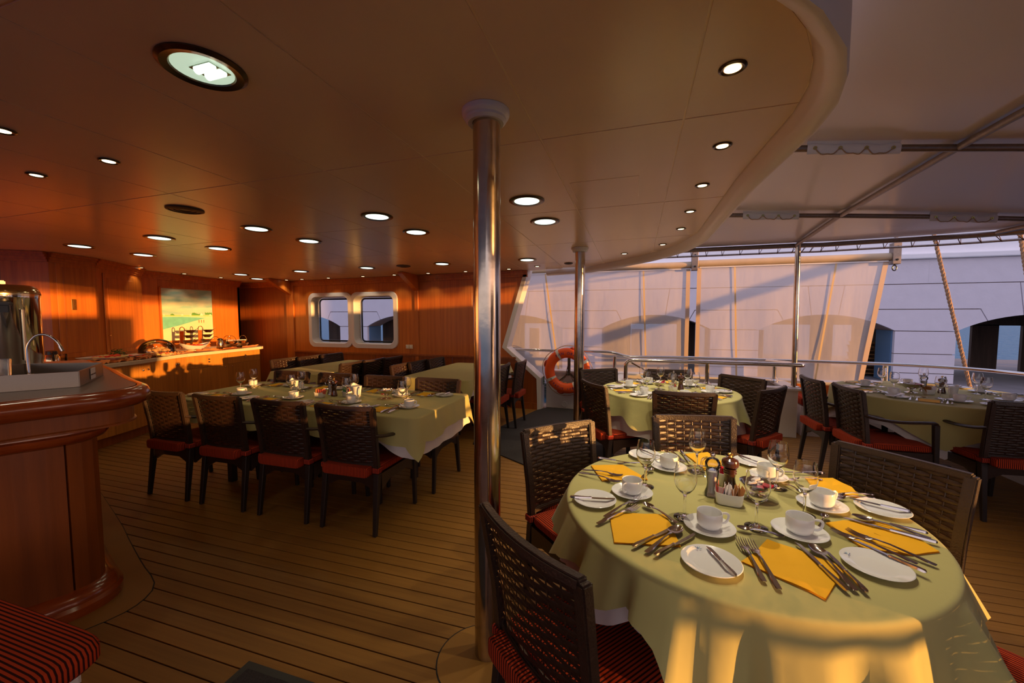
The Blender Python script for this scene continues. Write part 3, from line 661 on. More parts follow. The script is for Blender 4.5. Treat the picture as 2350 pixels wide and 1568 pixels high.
# ================================================================== canopy over the stern
def czc(x, y):
    Z = [(-3, 2.36), (-2, 2.42), (1, 2.475), (3.1, 2.452), (4.5, 2.395), (5.2, 2.335), (5.61, 2.30), (6.2, 2.25)]; K = [(-3, -.06), (0, -.12), (3.1, -.115), (4.5, -.08), (5.61, -0.0), (6.2, 0)]
    def ip(T, v):
        for (a, va), (b, vb) in zip(T, T[1:]):
            if a <= v <= b: return lerp(va, vb, (v - a) / (b - a))
        return T[-1][1] if v > T[-1][0] else T[0][1]
    return ip(Z, y) + ip(K, y) * (x - 1.8) - 0.012 * max(0, x - 1.8) ** 2
def can_edge(y):                                  # aft edge of the canopy in plan
    K = [(-2.4, 2.2), (-1.5, 3.1), (0, 3.75), (2.5, 4.05), (3.8, 4.0), (4.6, 3.75), (5.1, 3.4), (5.4, 3.0), (5.61, 2.2)]
    for (a, xa), (b, xb) in zip(K, K[1:]):
        if a <= y <= b: return lerp(xa, xb, (y - a) / (b - a))
    return 2.2
can = struct(thing('canopy', 'white fabric canopy laced to weathered tubes over the stern deck', None))
def cf(i, j):
    y_ = -2.4 + j * 8.01 / 36; x0 = min(xedge(y_) - 0.02, 0.6); 
    if y_ > 4.9: x0 = max(x0, -0.35 + 0 * y_) if y_ < 5.5 else 0.05
    x_ = lerp(x0, can_edge(y_), i / 24); return (x_, y_, czc(x_, y_) + 0.034)
p = MB(); p.grid(25, 37, cf); p.build('canopy_fabric', M['canopy'], can, smooth=True)
TR = 0.021
def ctube(pts, r=TR, nm='canopy_tube'):
    q = MB(); q.tube(pts, r, 10); return q.build(nm, M['tube'], can, smooth=True)
ctube([(1.8, y_, czc(1.8, y_)) for y_ in [-2.3 + k * 7.9 / 30 for k in range(31)]])
ctube([(3.3, y_, czc(3.3, y_)) for y_ in [-1.0 + k * 6.1 / 24 for k in range(25)]])
for yy, xs in ((3.098, (0.6, 4.0)), (4.515, (0.56, 3.75)), (1.35, (0.6, 3.95)), (-0.4, (0.1, 3.6))):
    ctube([(lerp(xs[0], xs[1], k / 12), yy, czc(lerp(xs[0], xs[1], k / 12), yy) - 0.005) for k in range(13)])
ep = [(-0.4, 5.60), (0.3, 5.61), (1.0, 5.61), (1.8, 5.61), (2.2, 5.61), (3.0, 5.40), (3.4, 5.10), (3.75, 4.6), (4.0, 3.8), (4.05, 2.5), (3.75, 0), (3.1, -1.5), (2.2, -2.4)]
es = [(v.x, v.y) for v in smooth_path([(*q, 0) for q in ep], 4)]
ctube([(x, y, czc(x, y) + 0.0) for x, y in es], 0.027)
# outer lacing rail with rope loops
ls = offs(es[:34], 0.20)
ctube([(x, y, czc(*es[k]) - 0.05) for k, (x, y) in enumerate(ls)], 0.012, 'lacing_rail')
p = MB()
for k in range(len(ls) - 1):
    a = Vector((*es[k], czc(*es[k]) + 0.02)); b = Vector((*es[k + 1], czc(*es[k + 1]) + 0.02)); A = Vector((*ls[k], czc(*es[k]) - 0.06)); B_ = Vector((*ls[k + 1], czc(*es[k + 1]) - 0.06))
    n = max(1, int((b - a).length / 0.16))
    for j in range(n):
        t = j / n; t2 = (j + 0.25) / n; p.tube([a.lerp(b, t), A.lerp(B_, t2)], 0.004, 5, caps=False); p.tube([a.lerp(b, t2 + 0.02), A.lerp(B_, t2)], 0.003, 5, caps=False)
p.build('lacing', M['dark_rope'], can)['kind'] = 'stuff'
# vinyl flaps laced round the cross tubes
for x0, x1, yy in ((1.028, 1.514, 3.098), (0.985, 1.459, 4.515), (2.444, 2.90, 4.515)):
    fl = MB(); n = 16
    def ff(i, j):
        x = lerp(x0, x1, i / n); zc = czc(x, yy) - 0.005; a = R(-10 + j * 190 / 7) ; r_ = 0.026 + 0.0015 * sin(i * 1.3)
        if j == 0: return (x, yy - 0.03, czc(x, yy) + 0.035)
        ang = R(180 - j * 22); return (x, yy - r_ * sin(ang + R(0)) - 0.003, zc + r_ * cos(R(j * 22)) * 1.0 - (0.018 if j > 5 else 0) + 0.003 * sin(i * 0.9))
    fl.grid(n + 1, 8, ff); f_ = fl.build('vinyl_flap', M['flap'], can, smooth=True, recalc=False)
    for k in range(4):
        gx = lerp(x0 + 0.04, x1 - 0.04, k / 3); q = MB(); zc = czc(gx, yy) - 0.012
        q.lathe([(0.004, 0), (0.011, 0), (0.011, 0.004), (0.004, 0.004)], 12); o = q.build('grommet', M['brass'], f_, smooth=True); o.rotation_euler = (R(100), 0, 0); o.location = (gx, yy - 0.029, zc)
    q = MB(); cp = []
    for k in range(13):
        gx = lerp(x0 + 0.04, x1 - 0.04, k / 12); cp.append((gx, yy - 0.030 + 0.004 * (k % 2), czc(gx, yy) - (0.015 if k % 4 == 0 else 0.046 + 0.004 * sin(k))))
    q.tube(smooth_path(cp, 3), 0.0035, 6); o = q.build('lacing_cord', M['rope'], f_)

# ---- roller screens hanging outside the bulwark
SY = 6.42
def screen(label, x0, x1t, x1b, zt, zb, seams):
    t = thing('roller_screen', label, 'screen')
    nu, nv = 60, 24
    def fn(i, j):
        v = j / (nv - 1); x1 = lerp(x1t, x1b, v); x = lerp(x0, x1, i / (nu - 1)); 
        w = 0.005 * sin(x * 9 + 1.2 * sin(v * 4)) * min(1, v * 3) + 0.0018 * sin(x * 23 + v * 5) * v
        return (x, SY + w, lerp(zt, zb, v))
    p = MB(); p.grid(nu, nv, fn); p.build('mesh_fabric', M['screen'], t, smooth=True, recalc=False)
    for (a, b) in seams:
        q = MB()
        for k in range(12):
            A = (lerp(a, b, k / 12), SY - 0.016, lerp(zt, zb, k / 12)); Bq = (lerp(a, b, (k + 1) / 12), SY - 0.016, lerp(zt, zb, (k + 1) / 12)); q.bar(A, Bq, 0.022, 0.002, up=(0, 1, 0))
        q.build('seam', M['seam'], t)
    for (a, b) in ((x0, x0), (x1t - 0.02, x1b - 0.02)):
        q = MB(); q.bar((a, SY - 0.012, zt), (b, SY - 0.012, zb), 0.055, 0.004, up=(0, 1, 0)); q.build('edge_hem', M['screen_hem'], t)
    q = MB(); q.tube([(x0 - 0.04, SY, zt + 0.06), (x1t + 0.05, SY, zt + 0.06)], 0.050, 20); q.build('roll', M['roll'], t, smooth=True)
    q = MB(); q.bar((x0, SY - 0.02, zt + 0.003), (x1t, SY - 0.02, zt + 0.003), 0.012, 0.016); q.build('bottom_rail', M['white'], t)
    return t
screen('pale mesh roller screen hanging behind the lifebuoy', -2.4, 0.74, 0.74, 2.150, 0.40, [(-1.418, -1.16), (0.094, 0.17)])
screen('pale mesh roller screen right of the gap, with a slanting right edge', 0.865, 3.09, 2.86, 2.165, 0.40, [(2.531, 2.33), (1.325, 1.40)])
for bxx, lab in ((0.80, 'steel roller bracket between the two screens'), (3.155, 'steel roller bracket with a hanging shackle at the right end of the screens')):
    br = thing('roller_bracket', lab, 'bracket', (bxx, SY - 0.02, 2.26)); q = MB(); q.box((0, 0, 0), (0.085, 0.10, 0.27)); q.build('plate', M['tube'], br, bevel=0.004)
    for zz in (0.08, -0.08): q = MB(); q.lathe([(0, 0.0), (0.014, 0), (0.014, 0.01), (0, 0.012)], 8); o = q.build('bolt', M['black'], br); o.rotation_euler = (R(90), 0, 0); o.location = (0, -0.05, zz)
    q = MB(); q.box((0, 0.0, 0.17), (0.02, 0.05, 0.10)); q.build('hanger', M['tube'], br)
    if bxx > 2:
        q = MB(); q.tube([(0.022 * sin(a), 0, -0.18 + 0.035 * cos(a)) for a in [2 * pi * k / 16 for k in range(17)]], 0.007, 8, caps=False); q.tube([(0, 0, -0.13), (0, 0, -0.155)], 0.008, 6); q.build('shackle', M['black'], br, smooth=True)

# unseen canvas curtains added at the stern to shape the low sun
for (ya, yb_, s) in ((-1.9, -0.22, 'unseen dark canvas curtain added at the port quarter to block sun'), (2.44, 4.75, 'unseen dark canvas curtain added at the stern, starboard side, to block sun')):
    q = MB(); q.grid(40, 12, lambda i, j: (3.86 - (0.25 * ((0.0 - lerp(ya, yb_, i / 39)) / 1.9) ** 2 if ya < 0 and lerp(ya, yb_, i / 39) < 0 else 0) - (0.35 * max(0, lerp(ya, yb_, i / 39) - 3.6) ** 2) + 0.015 * sin(i * 1.3), lerp(ya, yb_, i / 39), lerp(0.45, 1.90, j / 11)))
    tag(q.build('sun_block_curtain', M['curtain'], None, smooth=True, recalc=False), s, 'curtain')
q = MB(); q.grid(14, 8, lambda i, j: (3.86 + 0.012 * sin(i * 1.3), lerp(-0.22, 0.60, i / 13), lerp(1.22, 1.90, j / 7))); tag(q.build('sun_block_curtain', M['curtain'], None, smooth=True, recalc=False), 'unseen dark canvas curtain, half lowered, added at the stern to block sun', 'curtain')  # unseen half-lowered curtain, added to shade the lockers
# ---- twisted mooring ropes beyond the rail
for (a, b, lab) in (((3.80, 7.0, 2.85), (5.12, 7.46, -1.56), 'taut twisted rope crossing behind the stern rail, left one'), ((4.70, 7.0, 2.85), (5.83, 7.51, -1.56), 'taut twisted rope at the right edge of the view')):
    A = Vector(a); Bq = Vector(b); p = MB()
    for ph in (0, 2 * pi / 3, 4 * pi / 3):
        pts = []; N = 160; d = (Bq - A).normalized(); u = d.cross(Vector((0, 1, 0))).normalized(); v = d.cross(u)
        for k in range(N + 1):
            c_ = A.lerp(Bq, k / N); an = ph + k * 1.1; pts.append(c_ + u * (0.012 * cos(an)) + v * (0.012 * sin(an)))
        p.tube(pts, 0.013, 6)
    tag(p.build('mooring_rope', M['rope'], None, smooth=True), lab, 'rope')
# a boom rigged out beyond the stern: its shadow falls across the screens
bm_ = thing('stern_boom', 'slanting spar rigged out beyond the stern', 'spar')
dvec = Vector((cos(R(SUN_AZ)), -sin(R(SUN_AZ)), math.tan(R(SUN_EL)))); S1 = Vector((3.1, SY, 2.32)); S2 = Vector((-0.9, SY, 0.98))
p = MB(); p.tube([S1 + dvec * 5.0, S2 + dvec * 5.2], [0.05, 0.065], 14); p.build('spar', M['tube'], bm_, smooth=True)

# ================================================================== quay building
BY = 16.0
qb = thing('quay_building', 'arcaded quayside building with painted stone arches across the water', 'building', (0, BY, -0.65))
qb_loc = Vector((0, BY, -0.65))
def blk(pts, nm='stone_block', m=None, y0=0.0, y1=0.12, g=0.012, parent=qb):
    """stone of the facade: outline in x,z, shrunk by the joint"""
    cx = sum(p_[0] for p_ in pts) / len(pts); czz = sum(p_[1] for p_ in pts) / len(pts)
    A = sum(pts[i][0] * pts[(i + 1) % len(pts)][1] - pts[(i + 1) % len(pts)][0] * pts[i][1] for i in range(len(pts)))
    if A < 0: pts = pts[::-1]
    n = len(pts); q = []
    for i in range(n):
        a = Vector(pts[i - 1]); b = Vector(pts[i]); c = Vector(pts[(i + 1) % n]); e1 = (b - a).normalized(); e2 = (c - b).normalized(); n1 = Vector((-e1.y, e1.x)); n2 = Vector((-e2.y, e2.x))
        k = n1 + n2; k = k / max(0.4, k.length_squared / 2) ; q.append((b.x + k.x * g, b.y + k.y * g))
    p = MB(); p.xz([(x, z + 0.65) for x, z in q], y0, y1); return p.build(nm, m or M['stone'], parent)
PER = 5.41; HW = 1.92; ZS = 1.0; ZC = 1.52
Rr = (HW ** 2 + (ZC - ZS) ** 2) / (2 * (ZC - ZS)); zc0 = ZC - Rr
def arch(c, x): return zc0 + sqrt(max(0, Rr * Rr - (x - c) ** 2))
def arcpts(c, xa, xb, n=7): return [(lerp(xa, xb, k / n), arch(c, lerp(xa, xb, k / n))) for k in range(n + 1)]
for k in range(-3, 5):
    c = 0.66 + PER * k; R_ = c + HW; L2 = c + PER - HW; nc = c + PER
    blk([(c - PER / 2 - 0.013, 2.50), (c + PER / 2 + 0.013, 2.50), (c + PER / 2 + 0.013, 3.27), (c - PER / 2 - 0.013, 3.27)])
    blk([(c - 0.52, 2.50), (c - 0.38, arch(c, c - 0.38))] + arcpts(c, c - 0.38, c + 0.38)[1:] + [(c + 0.52, 2.50)], 'keystone')
    # upper row piece between this keystone and the next
    blk([(c + 0.52, 2.50), (c + 0.38, arch(c, c + 0.38))] + arcpts(c, c + 0.38, c + 1.20, 4)[1:] + [(c + 1.39, 1.70), (nc - 1.39, 1.70), (nc - 1.20, arch(nc, nc - 1.20))] + arcpts(nc, nc - 1.20, nc - 0.38, 4)[1:] + [(nc - 0.52, 2.50)])
    blk([(c + 1.39, 1.70), (c + 1.20, arch(c, c + 1.20))] + arcpts(c, c + 1.20, R_, 4)[1:] + [(L2, ZS)] + arcpts(nc, L2, nc - 1.20, 4)[1:] + [(nc - 1.39, 1.70)])
    for z1, z0 in ((ZS, 0.27), (0.27, -0.35), (-0.35, -0.66)):
        blk([(R_, z0), (L2, z0), (L2, z1), (R_, z1)])
    # pier body behind the stones, its reveals painted blue on the right-hand side
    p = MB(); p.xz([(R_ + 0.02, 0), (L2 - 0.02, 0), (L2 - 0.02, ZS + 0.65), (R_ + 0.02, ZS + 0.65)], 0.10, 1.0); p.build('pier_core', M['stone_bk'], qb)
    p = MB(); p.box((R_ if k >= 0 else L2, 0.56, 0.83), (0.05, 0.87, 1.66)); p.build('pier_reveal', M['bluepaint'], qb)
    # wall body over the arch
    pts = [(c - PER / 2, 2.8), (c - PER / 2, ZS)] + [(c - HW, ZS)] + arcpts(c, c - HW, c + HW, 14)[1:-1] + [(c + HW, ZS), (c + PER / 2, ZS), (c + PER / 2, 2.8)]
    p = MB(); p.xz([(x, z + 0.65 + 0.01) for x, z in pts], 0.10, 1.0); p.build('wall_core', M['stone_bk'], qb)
    # back wall of the arcade with two openings, and a light pier beyond
    yb = 4.5
    for x0, x1, z0, z1 in ((c - PER / 2, c - 0.9, -0.66, 2.2), (c + 1.2, c + 2.0, -0.66, 1.15), (c + 2.75, c + PER / 2 + 0.05, -0.66, 2.2), (c - 0.9, c + PER / 2, 1.12, 2.2)):
        if x1 > x0: p = MB(); p.box(((x0 + x1) / 2, yb, (z0 + z1) / 2 + 0.65), (x1 - x0, 0.12, z1 - z0)); p.build('back_wall', M['arcade'], qb)
    p = MB(); p.box((c - 0.6, yb + 1.2, 0.75), (0.55, 0.5, 1.5)); p.build('far_pier', M['stone'], qb)
p = MB(); p.box((3, 2.4, 2.15 + 0.65), (46, 4.6, 0.1)); p.build('arcade_soffit', M['arcade'], qb)
p = MB(); p.box((3, 0.06, 3.36 + 0.65), (46, 0.36, 0.16)); p.build('cornice', M['stone_white'], qb, bevel=0.02)
p = MB(); p.box((3, 0.35, 6.2), (46, 0.4, 4.2)); p.build('upper_wall', M['stone_white'], qb)
p = MB(); p.box((2, 5.0, -0.1), (52, 12.5, 0.2)); o = p.build('quay', M['concrete'], None); o.location = (0, BY - 1.2, -0.66); struct(o, 'grey concrete quay under the arcade')
# unseen block added aft to keep the low sun off the arcade
wg = thing('sun_blocker', 'unseen plain block added astern to shade the arcade', 'building', (0, 0, 0))
p = MB(); p.box((29, 10.4, 4.2), (3, 14.6, 9.8)); p.build('blocker_wall', M['stone'], wg)
p = MB(); p.box((29, 10.4, 9.2), (3.5, 15.1, 0.2)); p.build('blocker_cornice', M['stone_white'], wg)
p = MB(); p.box((0, 0, -1.6), (7000, 7000, 0.1)); o = p.build('harbour_water', M['water'], None); struct(o, 'rippled blue harbour water')
# stacked pallets under the arch beside the second screen
pt = 0
for k in range(9):
    t = thing('pallet', 'weathered wooden pallet in the stack seen through the arch right of the screens', 'pallet', (8.25 - 0.05 * (k % 2), 17.7, -0.66 + k * 0.135), R(3 * sin(k * 2.3)), 'pallets stacked under the arch'); t['label'] = ('lowest', 'second', 'third', 'fourth', 'fifth', 'sixth', 'seventh', 'eighth', 'topmost')[k] + ' wooden pallet of the stack seen under the arch'
    for s_ in range(5): p = MB(); p.box((0, -0.4 + s_ * 0.2, 0.11), (1.2, 0.12, 0.02)); p.build('slat', M['pallet'], t)
    for s_ in (-0.5, 0, 0.5): p = MB(); p.box((s_, 0, 0.05), (0.1, 0.9, 0.09)); p.build('bearer', M['pallet'], t)
# iron door bar inside the right-hand arch
# ================================================================== ceiling lamps
def lamp_big():
    t = thing('ceiling_downlight', 'x', 'ceiling light')
    p = MB(); p.lathe([(0.086, 0.002), (0.122, 0.002), (0.122, -0.004), (0.112, -0.010), (0.090, -0.007), (0.084, 0.006), (0.086, 0.002)], 36); p.build('bezel', M['bezel'], t, smooth=True)
    p = MB(); p.lathe([(0.086, -0.005), (0.078, -0.002), (0.05, -0.0015), (0, -0.001)], 30); p.build('diffuser', M['lamp_cool'], t, smooth=True)
    return t
def lamp_near():
    t = thing('ceiling_downlight', 'x', 'ceiling light')
    p = MB(); p.lathe([(0.086, 0.004), (0.124, 0.004), (0.124, -0.004), (0.112, -0.012), (0.090, -0.008), (0.084, 0.006)], 40); p.build('bezel', M['bezel'], t, smooth=True)
    p = MB(); p.lathe([(0.086, -0.004), (0.060, -0.0015), (0, -0.001)], 30); p.build('reflector', M['lamp_dim'], t, smooth=True)
    for s_ in (-1, 1): p = MB(); p.tube([(-0.02, 0.012 + s_ * 0.018, -0.006), (0.05, 0.012 + s_ * 0.018, -0.006)], [0.013, 0.0125], 12); p.build('lamp_tube', M['lamp_cool'], t, smooth=True)
    p = MB(); p.box((0.015, 0.012, -0.004), (0.09, 0.075, 0.004)); p.build('lamp_base', M['reflector'], t, bevel=0.001)
    return t
def lamp_small():
    t = thing('ceiling_spotlight', 'x', 'ceiling light')
    p = MB(); p.lathe([(0.026, 0.001), (0.043, 0.001), (0.043, -0.003), (0.036, -0.007), (0.028, -0.004), (0.025, 0.006)], 28); p.build('bezel', M['bezel'], t, smooth=True)
    p = MB(); p.lathe([(0.026, -0.004), (0.020, -0.002), (0, -0.001)], 20); p.build('bulb_face', M['lamp_warm'], t, smooth=True)
    return t
def hang(t, x, y): t.location = (x, y, cz(x, y) - 0.001); t.rotation_euler = (R(-0.28) * y * 1.0, R(-0.58), 0)
def lab(t, s, g=None): t['label'] = s; t['group'] = g or 'ceiling lights'
t = lamp_near(); hang(t, -1.366, 1.0); lab(t, 'large recessed downlight nearest the camera, its two lamp tubes showing', 'large round downlights')
# cut the ceiling panel open above that lamp
big = lamp_big(); first = True
BL = [(-0.735, 2.72, 'large downlight just right of the foreground column'), (-0.738, 3.31, 'large downlight right of the foreground column, second one back'),
 (-1.958, 2.74, 'large downlight over the right end of the laid long table'), (-1.948, 3.31, 'large downlight behind the one over the right end of the long table'),
 (-3.205, 2.75, 'large downlight over the left part of the laid long table'), (-3.175, 3.31, 'large downlight behind the one over the left part of the long table'),
 (-4.418, 2.74, 'large downlight above the buffet-side end of the room, nearer one'), (-4.415, 3.31, 'large downlight above the buffet-side end of the room, farther one'),
 (-5.655, 2.75, 'large downlight nearest the locker wall'), (-5.646, 3.32, 'large downlight in front of the orange-lit bulkhead'),
 (-1.377, 5.12, 'large downlight beside the raked end of the windowed wall'), (-2.585, 5.07, 'large downlight near the wall right of the windows'), (-3.81, 5.06, 'large downlight in front of the right window'),
 (-5.024, 5.05, 'large downlight in front of the left window'), (-6.238, 5.03, 'large downlight near the corner right of the painting'), (-6.5, 5.55, 'large downlight at the dark recess right of the painting')]
for k, (x, y, s) in enumerate(BL):
    t = big if k == 0 else copytree(big, (0, 0, 0), 0, s); hang(t, x, y); lab(t, s, 'large round downlights')
sm = lamp_small()
SL = [(0.291, 1.533, 'small spotlight nearest the camera along the curved ceiling edge'), (0.38, 2.18, 'second small spotlight along the curved ceiling edge'), (0.376, 2.76, 'third small spotlight along the curved ceiling edge'),
 (0.379, 3.364, 'fourth small spotlight along the curved ceiling edge'), (0.372, 3.942, 'fifth small spotlight along the curved ceiling edge'), (0.259, 4.632, 'sixth small spotlight, where the curved edge turns'), (-0.149, 5.06, 'seventh small spotlight, just right of the far column'),
 (-1.382, 5.70, 'small spotlight over the raked end of the windowed wall'), (-1.851, 5.82, 'small spotlight on the wall row, right of the bracket and first from the raked edge'), (-2.577, 5.85, 'small spotlight on the wall row, second from the raked edge'), (-3.236, 5.85, 'small spotlight on the wall row beside the right bracket'),
 (-3.869, 5.85, 'small spotlight over the right edge of the right window'), (-4.488, 5.85, 'small spotlight over the right window'), (-5.21, 5.85, 'small spotlight over the left window'), (-5.796, 5.85, 'small spotlight over the left edge of the left window'), (-6.15, 5.85, 'small spotlight beside the left bracket'),
 (-6.886, 4.008, 'small spotlight over the lockers at the left of the painting'), (-7.003, 4.672, 'small spotlight over the painting'), (-6.94, 5.224, 'small spotlight right of the painting'),
 (-2.589, 1.394, 'small spotlight over the bar, right one of the pair'), (-3.205, 1.395, 'small spotlight over the bar, left one of the pair'), (-2.607, 1.04, 'small spotlight at the left edge of the view')]
for k, (x, y, s) in enumerate(SL):
    t = sm if k == 0 else copytree(sm, (0, 0, 0), 0, s); hang(t, x, y); lab(t, s, 'small round spotlights')
for k, (x, y, s) in enumerate(((-3.164, 2.138, 'dark round loudspeaker grille in the ceiling, nearer the bar'), (-3.204, 5.08, 'dark round loudspeaker grille in the ceiling near the windows'), (-0.905, 5.569, 'dark round vent in the ceiling left of the far column'))):
    t = thing('ceiling_grille', s, 'grille', group='dark ceiling grilles'); r = (0.115, 0.1, 0.06)[k]; hang(t, x, y)
    p = MB(); p.lathe([(r, 0.0), (r, -0.006), (r * .85, -0.010), (r * .8, -0.005), (r * .6, -0.008), (r * .55, -0.003), (r * .35, -0.007), (r * .3, -0.003), (0, -0.006)], 28); p.build('grille', M['vent'], t, smooth=True)
# modest real light from the larger downlights
for k, (x, y, s) in enumerate(BL + [(-1.366, 1.0, '')]):
    ld = bpy.data.lights.new('downlight', 'AREA'); ld.shape = 'DISK'; ld.size = 0.15; ld.energy = 0.6; ld.color = (1.0, 0.80, 0.48); ld.spread = R(150)
    lo = bpy.data.objects.new('downlight_glow', ld); COL.objects.link(lo); lo.location = (x, y, cz(x, y) - 0.013)
for k, (x, y, s) in enumerate(SL):
    ld = bpy.data.lights.new('spot', 'SPOT'); ld.energy = 30 if k < 7 else 3; ld.color = (1.0, 0.84, 0.60); ld.spot_size = R(98); ld.spot_blend = 0.55; ld.shadow_soft_size = 0.02
    lo = bpy.data.objects.new('spot_glow', ld); COL.objects.link(lo); lo.location = (x, y, cz(x, y) - 0.02)

# ================================================================== chairs
def ybk(z): return -0.222 - 0.062 * max(0, (z - 0.42) / 0.45) ** 1.25
def chair_meshes():
    D = {}
    # woven back: slats pass in front of and behind fifteen stakes
    p = MB(); NS, NR = 8, 21; z0, z1 = 0.475, 0.845
    def P(u, z, off): return Vector((u * 0.192 * (1 + 0.05 * (z - z0) / (z1 - z0)), ybk(z) - 0.026 * (1 - u * u) + off, z))
    hp = (z1 - z0) / NR
    for r_ in range(NR):
        za = z0 + hp * (r_ + 0.005); zb = z0 + hp * (r_ + 0.995); zm = (za + zb) / 2; n = NS * 5; vs = []
        for i in range(n + 1):
            s_ = i / 5; u = -1 + 2 * i / n; w = 0.0034 * cos(pi * (s_ - r_))
            for (zz, th) in ((za, 0.0), (zm, 0.0028), (zb, 0.0), (zm, -0.0028)): vs.append(P(u, zz, w + th))
        fs = []
        for i in range(n):
            for k in range(4): fs.append((i * 4 + k, i * 4 + (k + 1) % 4, (i + 1) * 4 + (k + 1) % 4, (i + 1) * 4 + k))
        p.add(vs, fs)
    for s_ in range(NS + 1):
        u = -1 + 2 * s_ / NS; vs = []
        for k in range(7):
            z = lerp(z0, z1, k / 6)
            for du, th in ((-0.016, 0), (0, 0.0016), (0.016, 0), (0, -0.0016)): vs.append(P(u + du, z, th))
        p.add(vs, [(k * 4 + j, k * 4 + (j + 1) % 4, (k + 1) * 4 + (j + 1) % 4, (k + 1) * 4 + j) for k in range(6) for j in range(4)])
    D['woven_back'] = p.mesh('woven_back', M['wicker'], smooth=True, recalc=True)
    # frame round the back
    p = MB()
    path = [Vector((-0.205, ybk(0.42), 0.40)), Vector((-0.208, ybk(0.6), 0.6)), Vector((-0.214, ybk(0.75), 0.75)), Vector((-0.219, ybk(0.855), 0.862))]
    for sx in (1, -1):
        q = [Vector((v.x * -sx, v.y, v.z)) for v in path]; n = 4; vs = []
        for v in q:
            for dx, dy in ((-0.019, -0.017), (0.019, -0.017), (0.019, 0.017), (-0.019, 0.017)): vs.append((v.x + dx, v.y + dy, v.z))
        fs = [(0, 1, 2, 3), (15, 14, 13, 12)] + [(i * 4 + k, (i + 1) * 4 + k, (i + 1) * 4 + (k + 1) % 4, i * 4 + (k + 1) % 4) for i in range(3) for k in range(4)]; p.add(vs, fs)
    vs = []; n = 12
    for i in range(n + 1):
        u = -1 + 2 * i / n; x = u * 0.222; y = ybk(0.855) - 0.026 * (1 - u * u); z = 0.856 + 0.004 * u * u
        for dy, dz in ((-0.017, -0.016), (-0.015, 0.012), (0.015, 0.012), (0.017, -0.016)): vs.append((x, y + dy, z + dz))
    p.add(vs, [(0, 1, 2, 3), (n * 4 + 3, n * 4 + 2, n * 4 + 1, n * 4)] + [(i * 4 + k, (i + 1) * 4 + k, (i + 1) * 4 + (k + 1) % 4, i * 4 + (k + 1) % 4) for i in range(n) for k in range(4)])
    vs = []
    for i in range(n + 1):
        u = -1 + 2 * i / n; x = u * 0.20; y = ybk(0.465) - 0.024 * (1 - u * u); z = 0.465
        for dy, dz in ((-0.011, -0.014), (-0.011, 0.012), (0.011, 0.012), (0.011, -0.014)): vs.append((x, y + dy, z + dz))
    p.add(vs, [(i * 4 + k, (i + 1) * 4 + k, (i + 1) * 4 + (k + 1) % 4, i * 4 + (k + 1) % 4) for i in range(n) for k in range(4)])
    D['back_frame'] = p.mesh('back_frame', M['wicker_frame'], bevel=0.005)
    # seat frame with arched aprons
    p = MB()
    for (a, b) in (((-0.19, 0.205), (0.19, 0.205)), ((-0.19, -0.225), (0.19, -0.225)), ((-0.212, -0.2), (-0.212, 0.19)), ((0.212, -0.2), (0.212, 0.19))):
        A = Vector((*a, 0)); B_ = Vector((*b, 0)); d = (B_ - A).normalized(); nr = Vector((-d.y, d.x, 0)) * 0.012; n = 8; vs = []
        for i in range(n + 1):
            q = A.lerp(B_, i / n); u = abs(-1 + 2 * i / n); zb = 0.335 - 0.05 * max(0, u - 0.55) / 0.45
            for s_, z in ((1, zb), (1, 0.402), (-1, 0.402), (-1, zb)): vs.append((q.x + nr.x * s_, q.y + nr.y * s_, z))
        p.add(vs, [(0, 1, 2, 3), (n * 4 + 3, n * 4 + 2, n * 4 + 1, n * 4)] + [(i * 4 + k, (i + 1) * 4 + k, (i + 1) * 4 + (k + 1) % 4, i * 4 + (k + 1) % 4) for i in range(n) for k in range(4)])
    p.box((0, -0.01, 0.393), (0.43, 0.43, 0.014))
    D['seat_frame'] = p.mesh('seat_frame', M['wicker'])
    def leg(x0, y0, x1, y1, zt, w0=0.026, w1=0.040):
        q = MB(); vs = []
        for z, x, y, w in ((0, x0, y0, w0), (zt, x1, y1, w1)):
            for dx, dy in ((-1, -1), (1, -1), (1, 1), (-1, 1)): vs.append((x + dx * w / 2, y + dy * w / 2, z))
        q.add(vs, [(3, 2, 1, 0), (4, 5, 6, 7), (0, 1, 5, 4), (1, 2, 6, 5), (2, 3, 7, 6), (3, 0, 4, 7)]); return q.mesh('leg', M['leg'], bevel=0.003)
    for s_ in (-1, 1):
        D['rl%d' % s_] = leg(s_ * 0.214, -0.272, s_ * 0.206, -0.222, 0.41); D['fl%d' % s_] = leg(s_ * 0.216, 0.225, s_ * 0.210, 0.200, 0.41)
        D['flt%d' % s_] = leg(s_ * 0.216, 0.225, s_ * 0.222, 0.195, 0.63, 0.026, 0.036)
        q = MB(); pts = smooth_path([(s_ * 0.214, -0.262, 0.675), (s_ * 0.236, -0.17, 0.652), (s_ * 0.246, -0.03, 0.640), (s_ * 0.240, 0.12, 0.645), (s_ * 0.224, 0.190, 0.640), (s_ * 0.222, 0.200, 0.60)], 4)
        q.tube(pts, 0.021, 8, flat=0.55); D['arm%d' % s_] = q.mesh('armrest', M['wicker_frame'], smooth=True)
